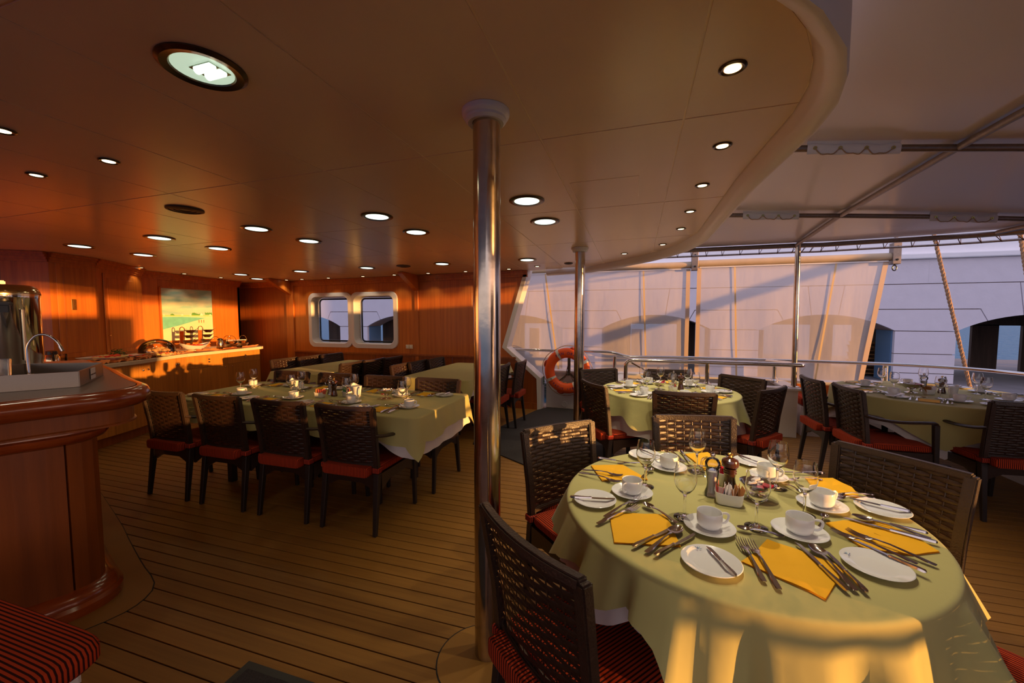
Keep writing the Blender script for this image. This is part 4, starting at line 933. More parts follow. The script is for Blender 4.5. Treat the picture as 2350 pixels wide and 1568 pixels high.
    # cushion
    def pillow(cx, cy, w, d, z0, z1, dome, nm, m, rad=0.02):
        q = MB(); NU, NV = 14, 14; E = 0.16
        def sh(a): return math.copysign(min(1, abs(a)) , a)
        ring = []
        for k in range(40):
            a = 2 * pi * k / 40; c_, s_ = cos(a), sin(a); e_ = 0.16; x = math.copysign(abs(c_) ** e_ if abs(c_) > 1e-9 else 0, c_); y = math.copysign(abs(s_) ** e_ if abs(s_) > 1e-9 else 0, s_); ring.append((x, y))
        prof = [(0.0, z0), (0.6, z0), (0.93, z0), (0.985, z0 + 0.008), (1.0, z0 + 0.015), (1.0, z1 - 0.016), (0.985, z1 - 0.005), (0.95, z1 + 0.001), (0.8, z1 + dome * .5), (0.45, z1 + dome * .9), (0.0, z1 + dome)]
        q.grid(40, len(prof), lambda i, j: (cx + ring[i][0] * w / 2 * prof[j][0], cy + ring[i][1] * d / 2 * prof[j][0], prof[j][1]), closed_u=True)
        return q.mesh(nm, m, smooth=True, merge=True)
    D['cushion'] = pillow(0, -0.005, 0.435, 0.415, 0.403, 0.452, 0.006, 'seat_cushion', M['cushion'])
    D['roll'] = pillow(0, -0.268, 0.365, 0.062, 0.398, 0.462, 0.004, 'cushion_back_roll', M['cushion'])
    for s_ in (-1, 1): q = MB(); q.box((s_ * 0.207, -0.226, 0.432), (0.050, 0.050, 0.034)); D['tie%d' % s_] = q.mesh('cushion_tie', M['strap'], bevel=0.004)
    q = MB(); ring = []
    for k in range(44):
        a = 2 * pi * k / 44; c_, s_ = cos(a), sin(a); ring.append((math.copysign(abs(c_) ** .16 if abs(c_) > 1e-9 else 0, c_) * 0.2165, -0.005 + math.copysign(abs(s_) ** .16 if abs(s_) > 1e-9 else 0, s_) * 0.2065, 0.4475))
    q.tube(ring + [ring[0]], 0.0028, 5, caps=False); D['piping'] = q.mesh('piping', M['strap'])
    return D
CM = chair_meshes()
def make_chair(arms, label, group, loc, rz):
    t = thing('dining_chair', label, 'chair', (loc[0], loc[1], 0), rz, group)
    for k in ('woven_back', 'back_frame', 'seat_frame'): inst(k, CM[k], t)
    cu = inst('seat_cushion', CM['cushion'], t); inst('piping', CM['piping'], cu); inst('cushion_back_roll', CM['roll'], t)
    for s_ in (-1, 1):
        inst('cushion_tie', CM['tie%d' % s_], t)
        inst('leg', CM['rl%d' % s_], t); inst('leg', CM[('flt%d' if arms else 'fl%d') % s_], t)
        if arms: inst('armrest', CM['arm%d' % s_], t)
    return t
def chair_at(topx, topy, fwd, arms, label, group):
    """chair whose top rail centre is at topx, topy and which faces the direction fwd"""
    f = Vector((*fwd, 0)).normalized(); rz = atan2(f.y, f.x) - pi / 2; c_ = Vector((topx, topy, 0)) + f * 0.30
    return make_chair(arms, label, group, c_, rz)
G1 = 'wicker chairs round the near round table'; G2 = 'wicker chairs round the far round table'; G3 = 'wicker armchairs at the right-hand table'; G4 = 'wicker armchairs along the laid long table'; G5 = 'wicker armchairs at the two bare tables by the wall'
chair_at(-0.40, 2.12, (0.72, -0.69), False, 'wicker chair with sunlit woven back, left of the near round table', G1)
chair_at(0.33, 2.55, (0.2, -0.97), False, 'wicker chair on the far side of the near round table, facing the camera', G1)
chair_at(1.07, 2.06, (-0.72, -0.62), False, 'wicker chair with big dark back, right of the near round table', G1)
chair_at(-0.285, 0.99, (0.63, 0.77), False, 'foreground wicker chair touching the steel column, red striped cushion showing', G1)
chair_at(1.18, 1.17, (-0.77, 0.63), False, 'wicker chair of which only the red cushion shows in the bottom right corner', G1)
chair_at(-0.37, 3.57, (0.84, 0.54), False, 'wicker chair beside the far column, left front of the far round table', G2)
chair_at(-0.40, 4.56, (0.58, -0.81), False, 'wicker chair in front of the lifebuoy at the far round table', G2)
chair_at(0.35, 4.74, (0.1, -1), False, 'wicker chair behind the glasses of the far round table, under the hand rail', G2)
chair_at(0.37, 3.33, (0, 1), False, 'wicker chair with its pierced back to the camera at the far round table', G2)
chair_at(1.01, 4.38, (-0.7, -0.7), False, 'wicker chair behind right of the far round table, before the white coaming', G2)
chair_at(1.10, 3.73, (-0.78, 0.62), False, 'wicker chair seen edge-on right of the far round table', G2)
chair_at(1.60, 4.49, (1, 0.03), True, 'wicker armchair left of the right-hand table, farther of the two', G3)
chair_at(1.69, 4.02, (1, 0.03), True, 'wicker armchair left of the right-hand table, nearer of the two', G3)
chair_at(2.60, 3.62, (-0.1, 1), True, 'wicker armchair at the right edge of the view with its back to the camera', G3)
for k, x in enumerate((-3.57, -2.985, -2.40, -1.835)):
    chair_at(x, 2.15, (0, 1), True, ['wicker armchair nearest the bar on the near side of the long table', 'second wicker armchair from the bar on the near side of the long table', 'third wicker armchair from the bar on the near side of the long table', 'wicker armchair nearest the column on the near side of the long table'][k], G4)
for k, x in enumerate((-3.52, -2.93, -2.36, -1.78)):
    chair_at(x, 3.40, (0, -1), True, ['wicker armchair nearest the buffet on the far side of the long table', 'second wicker armchair from the buffet on the far side of the long table', 'third wicker armchair from the buffet on the far side of the long table', 'wicker armchair nearest the column on the far side of the long table'][k], G4)
for k, (x, y, f, s) in enumerate(((-4.75, 4.42, 1, 'wicker armchair on the buffet side of the left bare table, nearest'), (-4.68, 4.82, 1, 'wicker armchair on the buffet side of the left bare table, middle'), (-4.62, 5.2, 1, 'wicker armchair on the buffet side of the left bare table, farthest'),
        (-3.50, 4.34, -1, 'wicker armchair on the right side of the left bare table, nearest'), (-3.44, 4.72, -1, 'wicker armchair on the right side of the left bare table, middle'), (-3.38, 5.08, -1, 'wicker armchair on the right side of the left bare table, farthest'),
        (-2.80, 4.32, 1, 'wicker armchair on the left side of the right bare table, nearest'), (-2.77, 4.68, 1, 'wicker armchair on the left side of the right bare table, middle'), (-2.72, 5.08, 1, 'wicker armchair on the left side of the right bare table, farthest'),
        (-1.53, 4.66, -1, 'wicker armchair right of the right bare table, partly behind the steel column'), (-1.43, 5.10, -1, 'wicker armchair before the raked end of the side wall'))):
    chair_at(x, y, (f, 0), True, s, G5)

# ================================================================== tables and cloths
def round_outline(R_, n=200): return [(R_ * cos(2 * pi * k / n), R_ * sin(2 * pi * k / n), cos(2 * pi * k / n), sin(2 * pi * k / n), 2 * pi * k / n, 0) for k in range(n)]
def rect_outline(w, d, r, step=0.025):
    out = []; hw, hd = w / 2, d / 2; s = 0
    segs = [((hw, -hd + r), (hw, hd - r), 0), ((hw - r, hd), (-hw + r, hd), 90), ((-hw, hd - r), (-hw, -hd + r), 180), ((-hw + r, -hd), (hw - r, -hd), 270)]
    for i, (a, b, ang) in enumerate(segs):
        L = hypot(b[0] - a[0], b[1] - a[1]); n = max(2, int(L / step))
        for k in range(n): t = k / n; out.append((lerp(a[0], b[0], t), lerp(a[1], b[1], t), cos(R(ang)), sin(R(ang)), s + L * t, 0))
        s += L; cx, cy = {0: (hw - r, hd - r), 90: (-hw + r, hd - r), 180: (-hw + r, -hd + r), 270: (hw - r, -hd + r)}[ang]
        for k in range(8):
            an = R(ang + 90 * k / 8); cr = 1 - abs(2 * (k + 0.0) / 8 - 1); out.append((cx + r * cos(an), cy + r * sin(an), cos(an), sin(an), s + r * pi / 2 * k / 8, cr))
        s += r * pi / 2
    return out
def drape(name, m, parent, outline, ztop, drop, fold, label, group=None, loc=(0, 0), nr=16, flare=0.03, thick=0.002, seed=0, cat='tablecloth'):
    """cloth lying on a table top: drop(k, point) gives its hang, fold(k, point, t) how far it swings out"""
    n = len(outline); rows = []
    for s_ in (0.0, 0.25, 0.5, 0.75, 0.92, 0.98): rows.append([(x * s_, y * s_, 0.0018 * sin(x * 5 + seed) * sin(y * 6) * (1 - s_) + thick) for (x, y, *_r) in outline])
    for a_ in (0, 22, 45, 68):                                  # soft bend over the table edge
        rows.append([(x + nx * 0.014 * sin(R(a_)), y + ny * 0.014 * sin(R(a_)), thick - 0.014 * (1 - cos(R(a_)))) for (x, y, nx, ny, *_r) in outline])
    for j in range(nr + 1):
        t = j / nr; row = []
        for k, o_ in enumerate(outline):
            x, y, nx, ny, sa, cr = o_; D_ = drop(sa, o_); out = 0.014 + flare * t + fold(sa, o_, t)
            row.append((x + nx * out, y + ny * out, thick - 0.014 - (D_ - 0.014) * t))
        rows.append(row)
    p = MB(); p.grid(n, len(rows), lambda i, j: rows[j][i], closed_u=True)
    o = p.build(name, m, parent, smooth=True, merge=True, recalc=True); o.location = (loc[0], loc[1], ztop)
    if 'sharp_edge' in o.data.attributes: o.data.attributes.remove(o.data.attributes['sharp_edge'])
    if label: tag(o, label, cat, group)
    return o
def scallop(sa, f, ph=0.0): return 0.5 + 0.5 * sin(sa * f + ph + 0.8 * sin(sa * 1.7 + ph))
def round_table(label, cx, cy, R_, cl_label, un_label, dropf, foldf, udropf, seed):
    t = thing('round_table', label, 'table', (cx, cy, 0), 0)
    p = MB(); p.lathe([(0, 0.722), (R_ - 0.01, 0.722), (R_, 0.730), (R_, 0.742), (R_ - 0.01, 0.748), (0, 0.748)], 48); p.build('tabletop', M['leg'], t)
    p = MB(); p.lathe([(0, 0.05), (0.04, 0.05), (0.04, 0.72), (0, 0.722)], 20); p.build('pedestal', M['leg'], t, smooth=True)
    for k in range(4): p = MB(); a = k * pi / 2 + 0.6; p.bar((0, 0, 0.045), (0.32 * cos(a), 0.32 * sin(a), 0.022), 0.06, 0.035); p.build('foot', M['leg'], t, bevel=0.005)
    drape('undercloth', M['under'], None, round_outline(R_ + 0.002), 0.7490, udropf, lambda s, o, tt: foldf(s, o, tt) * 0.75 - 0.006, un_label, 'white undercloths', (cx, cy), thick=0.001, flare=0.012, seed=seed)
    drape('tablecloth', M['cloth'], None, round_outline(R_ + 0.006), 0.7535, dropf, foldf, cl_label, 'sage green tablecloths', (cx, cy), seed=seed)
def dr1(s, o):
    d_ = lambda a: abs((s - a + pi) % (2 * pi) - pi)
    return 0.150 + 0.024 * sin(s * 13 + 1.0) + 0.15 * max(0, 1 - d_(R(-72)) / R(42)) ** 0.6 + 0.10 * max(0, 1 - d_(R(5)) / R(45)) + 0.06 * max(0, 1 - d_(R(180)) / R(22))
def fo1(s, o, t): 
    d_ = abs((s - R(-30) + pi) % (2 * pi) - pi)
    f_ = sin(s * 15 - 0.7 + 0.9 * sin(s * 5)); return t ** 0.85 * (0.034 * f_ * abs(f_) ** 0.4 + 0.012 * sin(s * 33 + 2 + 2 * sin(s * 3)) + 0.005 * sin(s * 61)) + 0.018 * t + 0.03 * t * max(0, 1 - d_ / 0.5)
round_table('round table standing next to the steel column in the foreground', 0.335, 1.625, 0.572, 'sage green cloth with scalloped hem on the near round table', 'white undercloth peeping out below the cloth of the near round table', dr1, fo1, lambda s, o: dr1(s, o) + 0.03 + 0.03 * sin(s * 5 + 1), 1)
round_table('round table standing in front of the white coaming', 0.30, 4.05, 0.60, 'sage green cloth on the far round table', 'white undercloth hanging low on the far round table', lambda s, o: 0.20 + 0.05 * sin(s * 4 + 2.2) + 0.02 * sin(s * 15), lambda s, o, t: t * (0.03 * sin(s * 15 + 1) + 0.03), lambda s, o: 0.33 + 0.03 * sin(s * 7), 2)
def dr3(s, o):
    return 0.15 + 0.20 * max(0, 1 - min(abs((s - a + pi) % (2 * pi) - pi) for a in (R(-112), R(-22), R(68), R(158))) / R(30)) ** 1.2
round_table('round table standing before the stern bench at the right', 2.60, 4.62, 0.71, 'sage green square cloth with hanging corner on the right-hand table', 'white undercloth gathered under the right-hand table cloth', dr3, lambda s, o, t: t * (0.015 * sin(s * 11) + 0.015), lambda s, o: dr3(s, o) + 0.07, 3)
def rect_table(label, cx, cy, w, d, cl, un, dropf, foldf, udrop, seed, under=True):
    t = thing('long_table', label, 'table', (cx, cy, 0), 0)
    p = MB(); p.box((0, 0, 0.735), (w, d, 0.026)); p.build('tabletop', M['leg'], t, bevel=0.004)
    for sx in (-1, 1):
        for sy in (-1, 1): p = MB(); p.box((sx * (w / 2 - 0.45), sy * (d / 2 - 0.18), 0.36), (0.05, 0.05, 0.72)); p.build('leg', M['leg'], t)
    ol = rect_outline(w + 0.006, d + 0.006, 0.05)
    if under: drape('undercloth', M['under'], None, ol, 0.7490, udrop, lambda s, o, tt: foldf(s, o, tt) * 0.7 - 0.006, un, 'white undercloths', (cx, cy), thick=0.001, flare=0.01, seed=seed)
    drape('tablecloth', M['cloth'], None, rect_outline(w + 0.014, d + 0.014, 0.055), 0.7535, dropf, foldf, cl, 'sage green tablecloths', (cx, cy), seed=seed)
rect_table('long table laid for breakfast, standing in the middle of the room', -2.64, 2.85, 2.40, 0.90, 'sage green cloth over the laid long table, sunlit at its end', 'white undercloth hanging at the column end of the long table',
    lambda s, o: 0.175 + 0.02 * sin(s * 9) + 0.10 * o[5], lambda s, o, t: t * (0.012 * sin(s * 14) + 0.03 * o[5] + 0.008 * sin(s * 31)), lambda s, o: 0.155 + 0.11 * max(0, min(1, (o[0] - 0.8) / 0.3)) + 0.015 * sin(s * 5), 5)
rect_table('bare long table with only a cloth, standing below the windows', -4.05, 4.66, 0.80, 1.46, 'sage green cloth on the bare table below the windows', 'white undercloth on the bare table below the windows',
    lambda s, o: 0.10 + 0.015 * sin(s * 8) + 0.08 * o[5], lambda s, o, t: t * (0.01 * sin(s * 14) + 0.03 * o[5]), lambda s, o: 0.14 + 0.06 * o[5], 6)
rect_table('bare long table with only a cloth, standing behind the steel column', -2.17, 4.78, 0.84, 1.56, 'sage green cloth on the bare table behind the steel column', 'white undercloth on the bare table behind the steel column',
    lambda s, o: 0.11 + 0.015 * sin(s * 8) + 0.08 * o[5], lambda s, o, t: t * (0.01 * sin(s * 14) + 0.03 * o[5]), lambda s, o: 0.18 + 0.06 * o[5], 7)

# ================================================================== tableware
TW = {}
def mkglass():
    p = MB(); o = [(0.0, 0.0), (0.034, 0.0), (0.0345, 0.0015), (0.030, 0.003), (0.012, 0.006), (0.0048, 0.013), (0.0042, 0.030), (0.0042, 0.070), (0.0065, 0.083), (0.018, 0.092), (0.030, 0.108), (0.0365, 0.128), (0.0368, 0.145), (0.034, 0.168), (0.0305, 0.190)]
    i_ = [(0.0297, 0.190), (0.0332, 0.168), (0.0360, 0.145), (0.0357, 0.128), (0.0292, 0.109), (0.0170, 0.094), (0.006, 0.088), (0.0, 0.087)]
    p.lathe(o + i_, 32); return p.mesh('wine_glass', M['glass'], smooth=True, merge=True)
TW['glass'] = mkglass()
p = MB(); p.lathe([(0, 0.0), (0.024, 0.0), (0.026, 0.002), (0.032, 0.006), (0.0375, 0.016), (0.0385, 0.030), (0.0385, 0.054), (0.0375, 0.0555), (0.036, 0.054), (0.0355, 0.030), (0.034, 0.016), (0.028, 0.0075), (0, 0.007)], 36); TW['cup'] = p.mesh('cup', M['china'], smooth=True, merge=True)
p = MB(); p.tube(smooth_path([(0.036, 0, 0.047), (0.050, 0, 0.049), (0.060, 0, 0.043), (0.0585, 0, 0.029), (0.050, 0, 0.018), (0.036, 0, 0.016)], 5), 0.0042, 8, flat=0.75, up=(0, 1, 0)); TW['cup_handle'] = p.mesh('cup_handle', M['china'], smooth=True)
def dish(R_, rim, nm, well):
    p = MB(); p.lathe([(0, 0.0), (well * 0.8, 0.0), (well * 0.82, 0.002), (well, 0.004), (R_ - 0.002, rim - 0.001), (R_, rim + 0.001), (R_ - 0.0015, rim + 0.002), (well + 0.008, 0.0085), (well - 0.002, 0.0052), (well - 0.006, 0.0046), (0, 0.0042)], 48); return p.mesh(nm, M['china'], smooth=True, merge=True)
TW['saucer'] = dish(0.078, 0.0135, 'saucer', 0.048); TW['plate'] = dish(0.079, 0.0125, 'side_plate', 0.050)
def printmark():
    q = MB()
    for a, b in (((-0.010, 0.006), (0.0, -0.002)), ((-0.007, 0.0045), (0.001, -0.0035)), ((0.0, -0.002), (0.006, 0.007))): q.bar((a[0], a[1], 0), (b[0], b[1], 0), 0.0012, 0.0003)
    q.box((-0.005, -0.0085, 0), (0.008, 0.0015, 0.0003)); q.box((0.005, -0.0085, 0), (0.008, 0.0015, 0.0003)); return q.mesh('printed_emblem', M['logo'])
TW['mark'] = printmark()
q = MB(); q.bar((0.0, -0.0045, 0), (0.009, 0.001, 0), 0.0012, 0.0003); TW['mark2'] = q.mesh('printed_wave', M['logo2'])
def profile_strip(secs, m, nm):
    """secs: (y, half width, z bottom, z top) along +y"""
    p = MB(); vs = []
    for y, w, za, zb in secs: vs += [(-w, y, za + (zb - za) * .3), (0, y, za), (w, y, za + (zb - za) * .3), (w * .75, y, zb), (-w * .75, y, zb)]
    n = len(secs); fs = [(0, 1, 2, 3, 4), tuple((n - 1) * 5 + k for k in (4, 3, 2, 1, 0))]
    for i in range(n - 1):
        for k in range(5): fs.append((i * 5 + k, (i + 1) * 5 + k, (i + 1) * 5 + (k + 1) % 5, i * 5 + (k + 1) % 5))
    p.add(vs, fs); return p.mesh(nm, m, smooth=True)
# each piece lies along +y, handle end at y = 0
def knife(L, nm, bw=0.0085):
    h = L * 0.46; a = MB()
    TW[nm + '_handle'] = profile_strip([(0, 0.003, 0.0015, 0.006), (0.004, 0.0062, 0, 0.0085), (0.02, 0.0068, 0, 0.009), (h * .6, 0.0055, 0.0005, 0.008), (h * .92, 0.0042, 0.001, 0.0075), (h, 0.0055, 0.001, 0.0078), (h + 0.004, 0.0042, 0.0015, 0.007)], M['cutlery'], 'handle')
    p = MB(); n = 10; vs = []
    for k in range(n + 1):
        t = k / n; y = h + 0.003 + (L - h - 0.003) * t; w1 = bw * (0.75 + 0.35 * sin(pi * min(1, t * 1.15) * 0.8)) if t < 0.86 else bw * (1.0 - ((t - 0.86) / 0.14) ** 2 * 0.85); w0 = -bw * 0.42
        vs += [(w0, y, 0.0035), (w0 + 0.001, y, 0.0048), (w1, y, 0.0040), (w0 + 0.001, y, 0.0024)]
    p.add(vs, [(0, 1, 2, 3), (n * 4 + 3, n * 4 + 2, n * 4 + 1, n * 4)] + [(i * 4 + k, (i + 1) * 4 + k, (i + 1) * 4 + (k + 1) % 4, i * 4 + (k + 1) % 4) for i in range(n) for k in range(4)])
    TW[nm + '_blade'] = p.mesh('blade', M['cutlery'])
knife(0.220, 'knife'); knife(0.200, 'knife2', 0.0075); knife(0.165, 'bknife', 0.0088)
def spoon(L, bw, bl, nm):
    h = L - bl; TW[nm + '_handle'] = profile_strip([(0, 0.004, 0.001, 0.003), (0.003, 0.0072, 0.0005, 0.0032), (0.02, 0.0082, 0.001, 0.0042), (h * .35, 0.0058, 0.004, 0.0075), (h * .7, 0.0030, 0.008, 0.0115), (h * .9, 0.0028, 0.008, 0.0115), (h + 0.003, 0.0042, 0.006, 0.0085)], M['cutlery'], 'handle')
    p = MB(); NU, NV = 20, 6; rows = []
    for j in range(NV):
        f = j / (NV - 1); rows.append([((bw * f) * cos(a) * (1 - 0.16 * sin(a)), h + bl / 2 + (bl / 2 * f) * sin(a), 0.0012 + 0.0075 * f ** 2.2) for a in [2 * pi * k / NU for k in range(NU)]])
    p.grid(NU, NV, lambda i, j: rows[j][i], closed_u=True); TW[nm + '_bowl'] = p.mesh('bowl', M['cutlery'], smooth=True, merge=True)
spoon(0.205, 0.0205, 0.062, 'spoon'); spoon(0.138, 0.0145, 0.044, 'teaspoon')
def fork(L):
    h = L * 0.64; TW['fork_handle'] = profile_strip([(0, 0.004, 0.001, 0.003), (0.003, 0.0070, 0.0005, 0.0032), (0.02, 0.0078, 0.001, 0.0042), (h * .35, 0.0055, 0.004, 0.0075), (h * .75, 0.0030, 0.0085, 0.012), (h, 0.0032, 0.008, 0.0112), (h + 0.012, 0.0095, 0.005, 0.0075), (h + 0.026, 0.0125, 0.003, 0.0055)], M['cutlery'], 'handle')
    p = MB()
    for k in range(4):
        x = (-1.5 + k) * 0.0069; p.tube([(x, h + 0.022, 0.0042), (x, h + 0.045, 0.0032), (x * 0.98, L - 0.012, 0.0060), (x * 0.96, L, 0.0095)], [0.0022, 0.0019, 0.0016, 0.0008], 6)
    TW['fork_tines'] = p.mesh('tines', M['cutlery'], smooth=True)
fork(0.205)
PARTS = {'knife': ('handle', 'blade'), 'knife2': ('handle', 'blade'), 'bknife': ('handle', 'blade'), 'spoon': ('handle', 'bowl'), 'teaspoon': ('handle', 'bowl'), 'fork': ('handle', 'tines')}
NM = {'knife': ('dinner_knife', 'knife', 0.220), 'knife2': ('dessert_knife', 'knife', 0.200), 'bknife': ('butter_knife', 'knife', 0.165), 'spoon': ('soup_spoon', 'spoon', 0.205), 'teaspoon': ('teaspoon', 'spoon', 0.138), 'fork': ('dinner_fork', 'fork', 0.205)}
def cutlery(kind, tip, end, z, label, group, stretch=True, tilt=0.0):
    nm, cat, L = NM[kind]; t = Vector((tip[0] - end[0], tip[1] - end[1], 0)); l_ = t.length; rz = atan2(t.y, t.x) - pi / 2
    o = thing(nm, label, cat, (end[0], end[1], z), rz, group)
    s = min(1.12, max(0.80, l_ / L)) if stretch else 1.0
    if not stretch or abs(l_ / L - s) > 1e-3:
        mid = (Vector((*tip, 0)) + Vector((*end, 0))) / 2; d_ = t.normalized(); e_ = mid - d_ * L * s / 2; o.location = (e_.x, e_.y, z)
    o.scale = (min(1.05, s), s, 1)
    for part in PARTS[kind]: inst(part, TW[kind + '_' + part], o)
    if tilt: o.rotation_euler = (tilt, 0, rz)
    return o
ZT = 0.7575
def glass_at(x, y, label, group, z=ZT): return tag(inst('wine_glass', TW['glass'], None, (x, y, z), random.random() * 6), label, 'wine glass', group)
def cup_at(x, y, ha, label, slabel, group, z=ZT, logo=None):
    s = tag(inst('saucer', TW['saucer'], None, (x, y, z), 0), slabel, 'saucer', group[1])
    if logo is not None: mk = inst('printed_emblem', TW['mark'], s, (0.064 * cos(logo), 0.064 * sin(logo), 0.0115), logo - pi / 2)
    o = thing('coffee_cup', label, 'cup', (x, y, z + 0.0052), ha, group[0]); inst('cup_body', TW['cup'], o); inst('cup_handle', TW['cup_handle'], o); return o
def plate_at(x, y, label, group, z=ZT, logo=None):
    s = tag(inst('side_plate', TW['plate'], None, (x, y, z), 0), label, 'plate', group)
    if logo is not None:
        mk = inst('printed_emblem', TW['mark'], s, (0.066 * cos(logo), 0.066 * sin(logo), 0.0118), logo - pi / 2); inst('printed_wave', TW['mark2'], mk)
    return s
def napkin_at(pts, label, group, z=ZT, layers=3):
    cx = sum(a for a, b in pts) / len(pts); cy = sum(b for a, b in pts) / len(pts); t = thing('paper_napkin', label, 'napkin', (cx, cy, z), 0, group)
    for k in range(layers):
        rs = random.uniform(-0.012, 0.012); dn = 24; q = MB(); P_ = [(a - cx, b - cy) for a, b in pts]; n = len(P_); ol = []
        for i in range(n):
            a = P_[i]; b = P_[(i + 1) % n]
            for j in range(5): ol.append((lerp(a[0], b[0], j / 5), lerp(a[1], b[1], j / 5)))
        rows = []
        for f in (0, 0.35, 0.7, 1.0):
            rows.append([((a * cos(rs) - b * sin(rs)) * f * (1 - 0.006 * k), (a * sin(rs) + b * cos(rs)) * f * (1 - 0.006 * k), 0.0006 + k * 0.0011 + (0.0018 * sin(a * 60 + k) * sin(b * 50) + 0.0022) * (0.3 + 0.7 * f) * (k / layers)) for a, b in ol])
        q.grid(len(ol), 4, lambda i, j: rows[j][i], closed_u=True); q.build('paper_ply', M['napkin'], t, smooth=True, merge=True)
    return t

# ---- near round table, six places
PL = ['front-left place by the foreground chair', 'left place by the sunlit chair', 'far place behind the salt mill', 'far-right place behind the steel dish', 'right place by the big dark chair', 'front place at the camera', 'bottom-right place by the corner cushion']
T1 = 'on the near round table'
def g1(s): return s + ' on the near round table'
for k, (x, y) in enumerate(((0.172, 1.4605), (0.048, 1.689), (0.272, 1.925), (0.558, 1.83), (0.573, 1.5987), (0.391, 1.461))):
    glass_at(x, y, ['wine glass in front of the front-left cup, near round table', 'wine glass by the left cup, near round table', 'wine glass before the far napkin, near round table', 'wine glass by the far-right cup, near round table', 'wine glass beside the right cup, near round table', 'wine glass in front of the sugar sachets, near round table'][k], g1('wine glasses'))
for k, (x, y, hx, hy, lg) in enumerate(((0.241, 1.404, 0.305, 1.419, None), (-0.003, 1.597, -0.03, 1.555, -0.6), (0.155, 1.925, 0.10, 1.935, None), (0.551, 1.935, 0.60, 1.90, None), (0.66, 1.693, 0.74, 1.73, 2.4), (0.511, 1.456, 0.575, 1.45, None))):
    cup_at(x, y, atan2(hy - y, hx - x), 'white coffee cup at the ' + PL[k], 'white saucer under the cup at the ' + PL[k], (g1('coffee cups'), g1('saucers')), logo=lg)
PLT = [(0.213, 1.197), (-0.136, 1.491), (0.056, 2.056), (0.538, 2.109), (0.852, 1.718), (0.645, 1.315)]
LG = [2.0, None, None, None, 2.6, 2.55]
PLL = ['white side plate nearest the camera, left of the two forks', 'white side plate at the left edge of the near round table', 'white side plate at the far left of the near round table', 'white side plate at the far side of the near round table, behind the pepper mill', 'white side plate in front of the big dark chair', 'white side plate at the bottom right of the near round table']
for k, (x, y) in enumerate(PLT): plate_at(x, y, PLL[k], g1('side plates'), logo=LG[k])
BK = [((0.213, 1.262), (0.262, 1.133)), ((-0.062, 1.502), (-0.226, 1.466)), ((0.11, 2.04), (0.03, 2.115)), ((0.573, 2.07), (0.495, 2.165)), ((0.775, 1.765), (0.925, 1.70)), ((0.640, 1.432), (0.748, 1.300))]
for k, (a, b) in enumerate(BK): cutlery('bknife', a, b, ZT + 0.0125, 'butter knife across the side plate at the ' + PL[(5, 0, 1, 3, 4, 6)[k]], g1('butter knives'))
NK = [[(-0.0807, 1.4152), (0.1144, 1.4577), (0.1425, 1.2628), (-0.0508, 1.223)], [(-0.1888, 1.847), (-0.0509, 1.9061), (0.0618, 1.7601), (-0.1233, 1.6864)], [(0.2475, 2.1477), (0.3612, 2.2118), (0.4126, 2.0558), (0.31, 1.9453)],
      [(0.7037, 1.9834), (0.8173, 2.0057), (0.8499, 1.9204), (0.8333, 1.8179), (0.6894, 1.8468)], [(0.6188, 1.5542), (0.6816, 1.5906), (0.8013, 1.6219), (0.8551, 1.5261), (0.8678, 1.459), (0.778, 1.4141), (0.6601, 1.4119)],
      [(0.296, 1.2338), (0.3442, 1.2929), (0.4023, 1.3851), (0.4746, 1.3431), (0.5643, 1.284), (0.4542, 1.1208), (0.4296, 1.1449)]]
for k, pts in enumerate(NK): napkin_at(pts[::-1] if k in (0, 1) else pts, 'folded yellow paper napkin at the ' + (PL[:3] + PL[3:6])[k], g1('yellow napkins'))
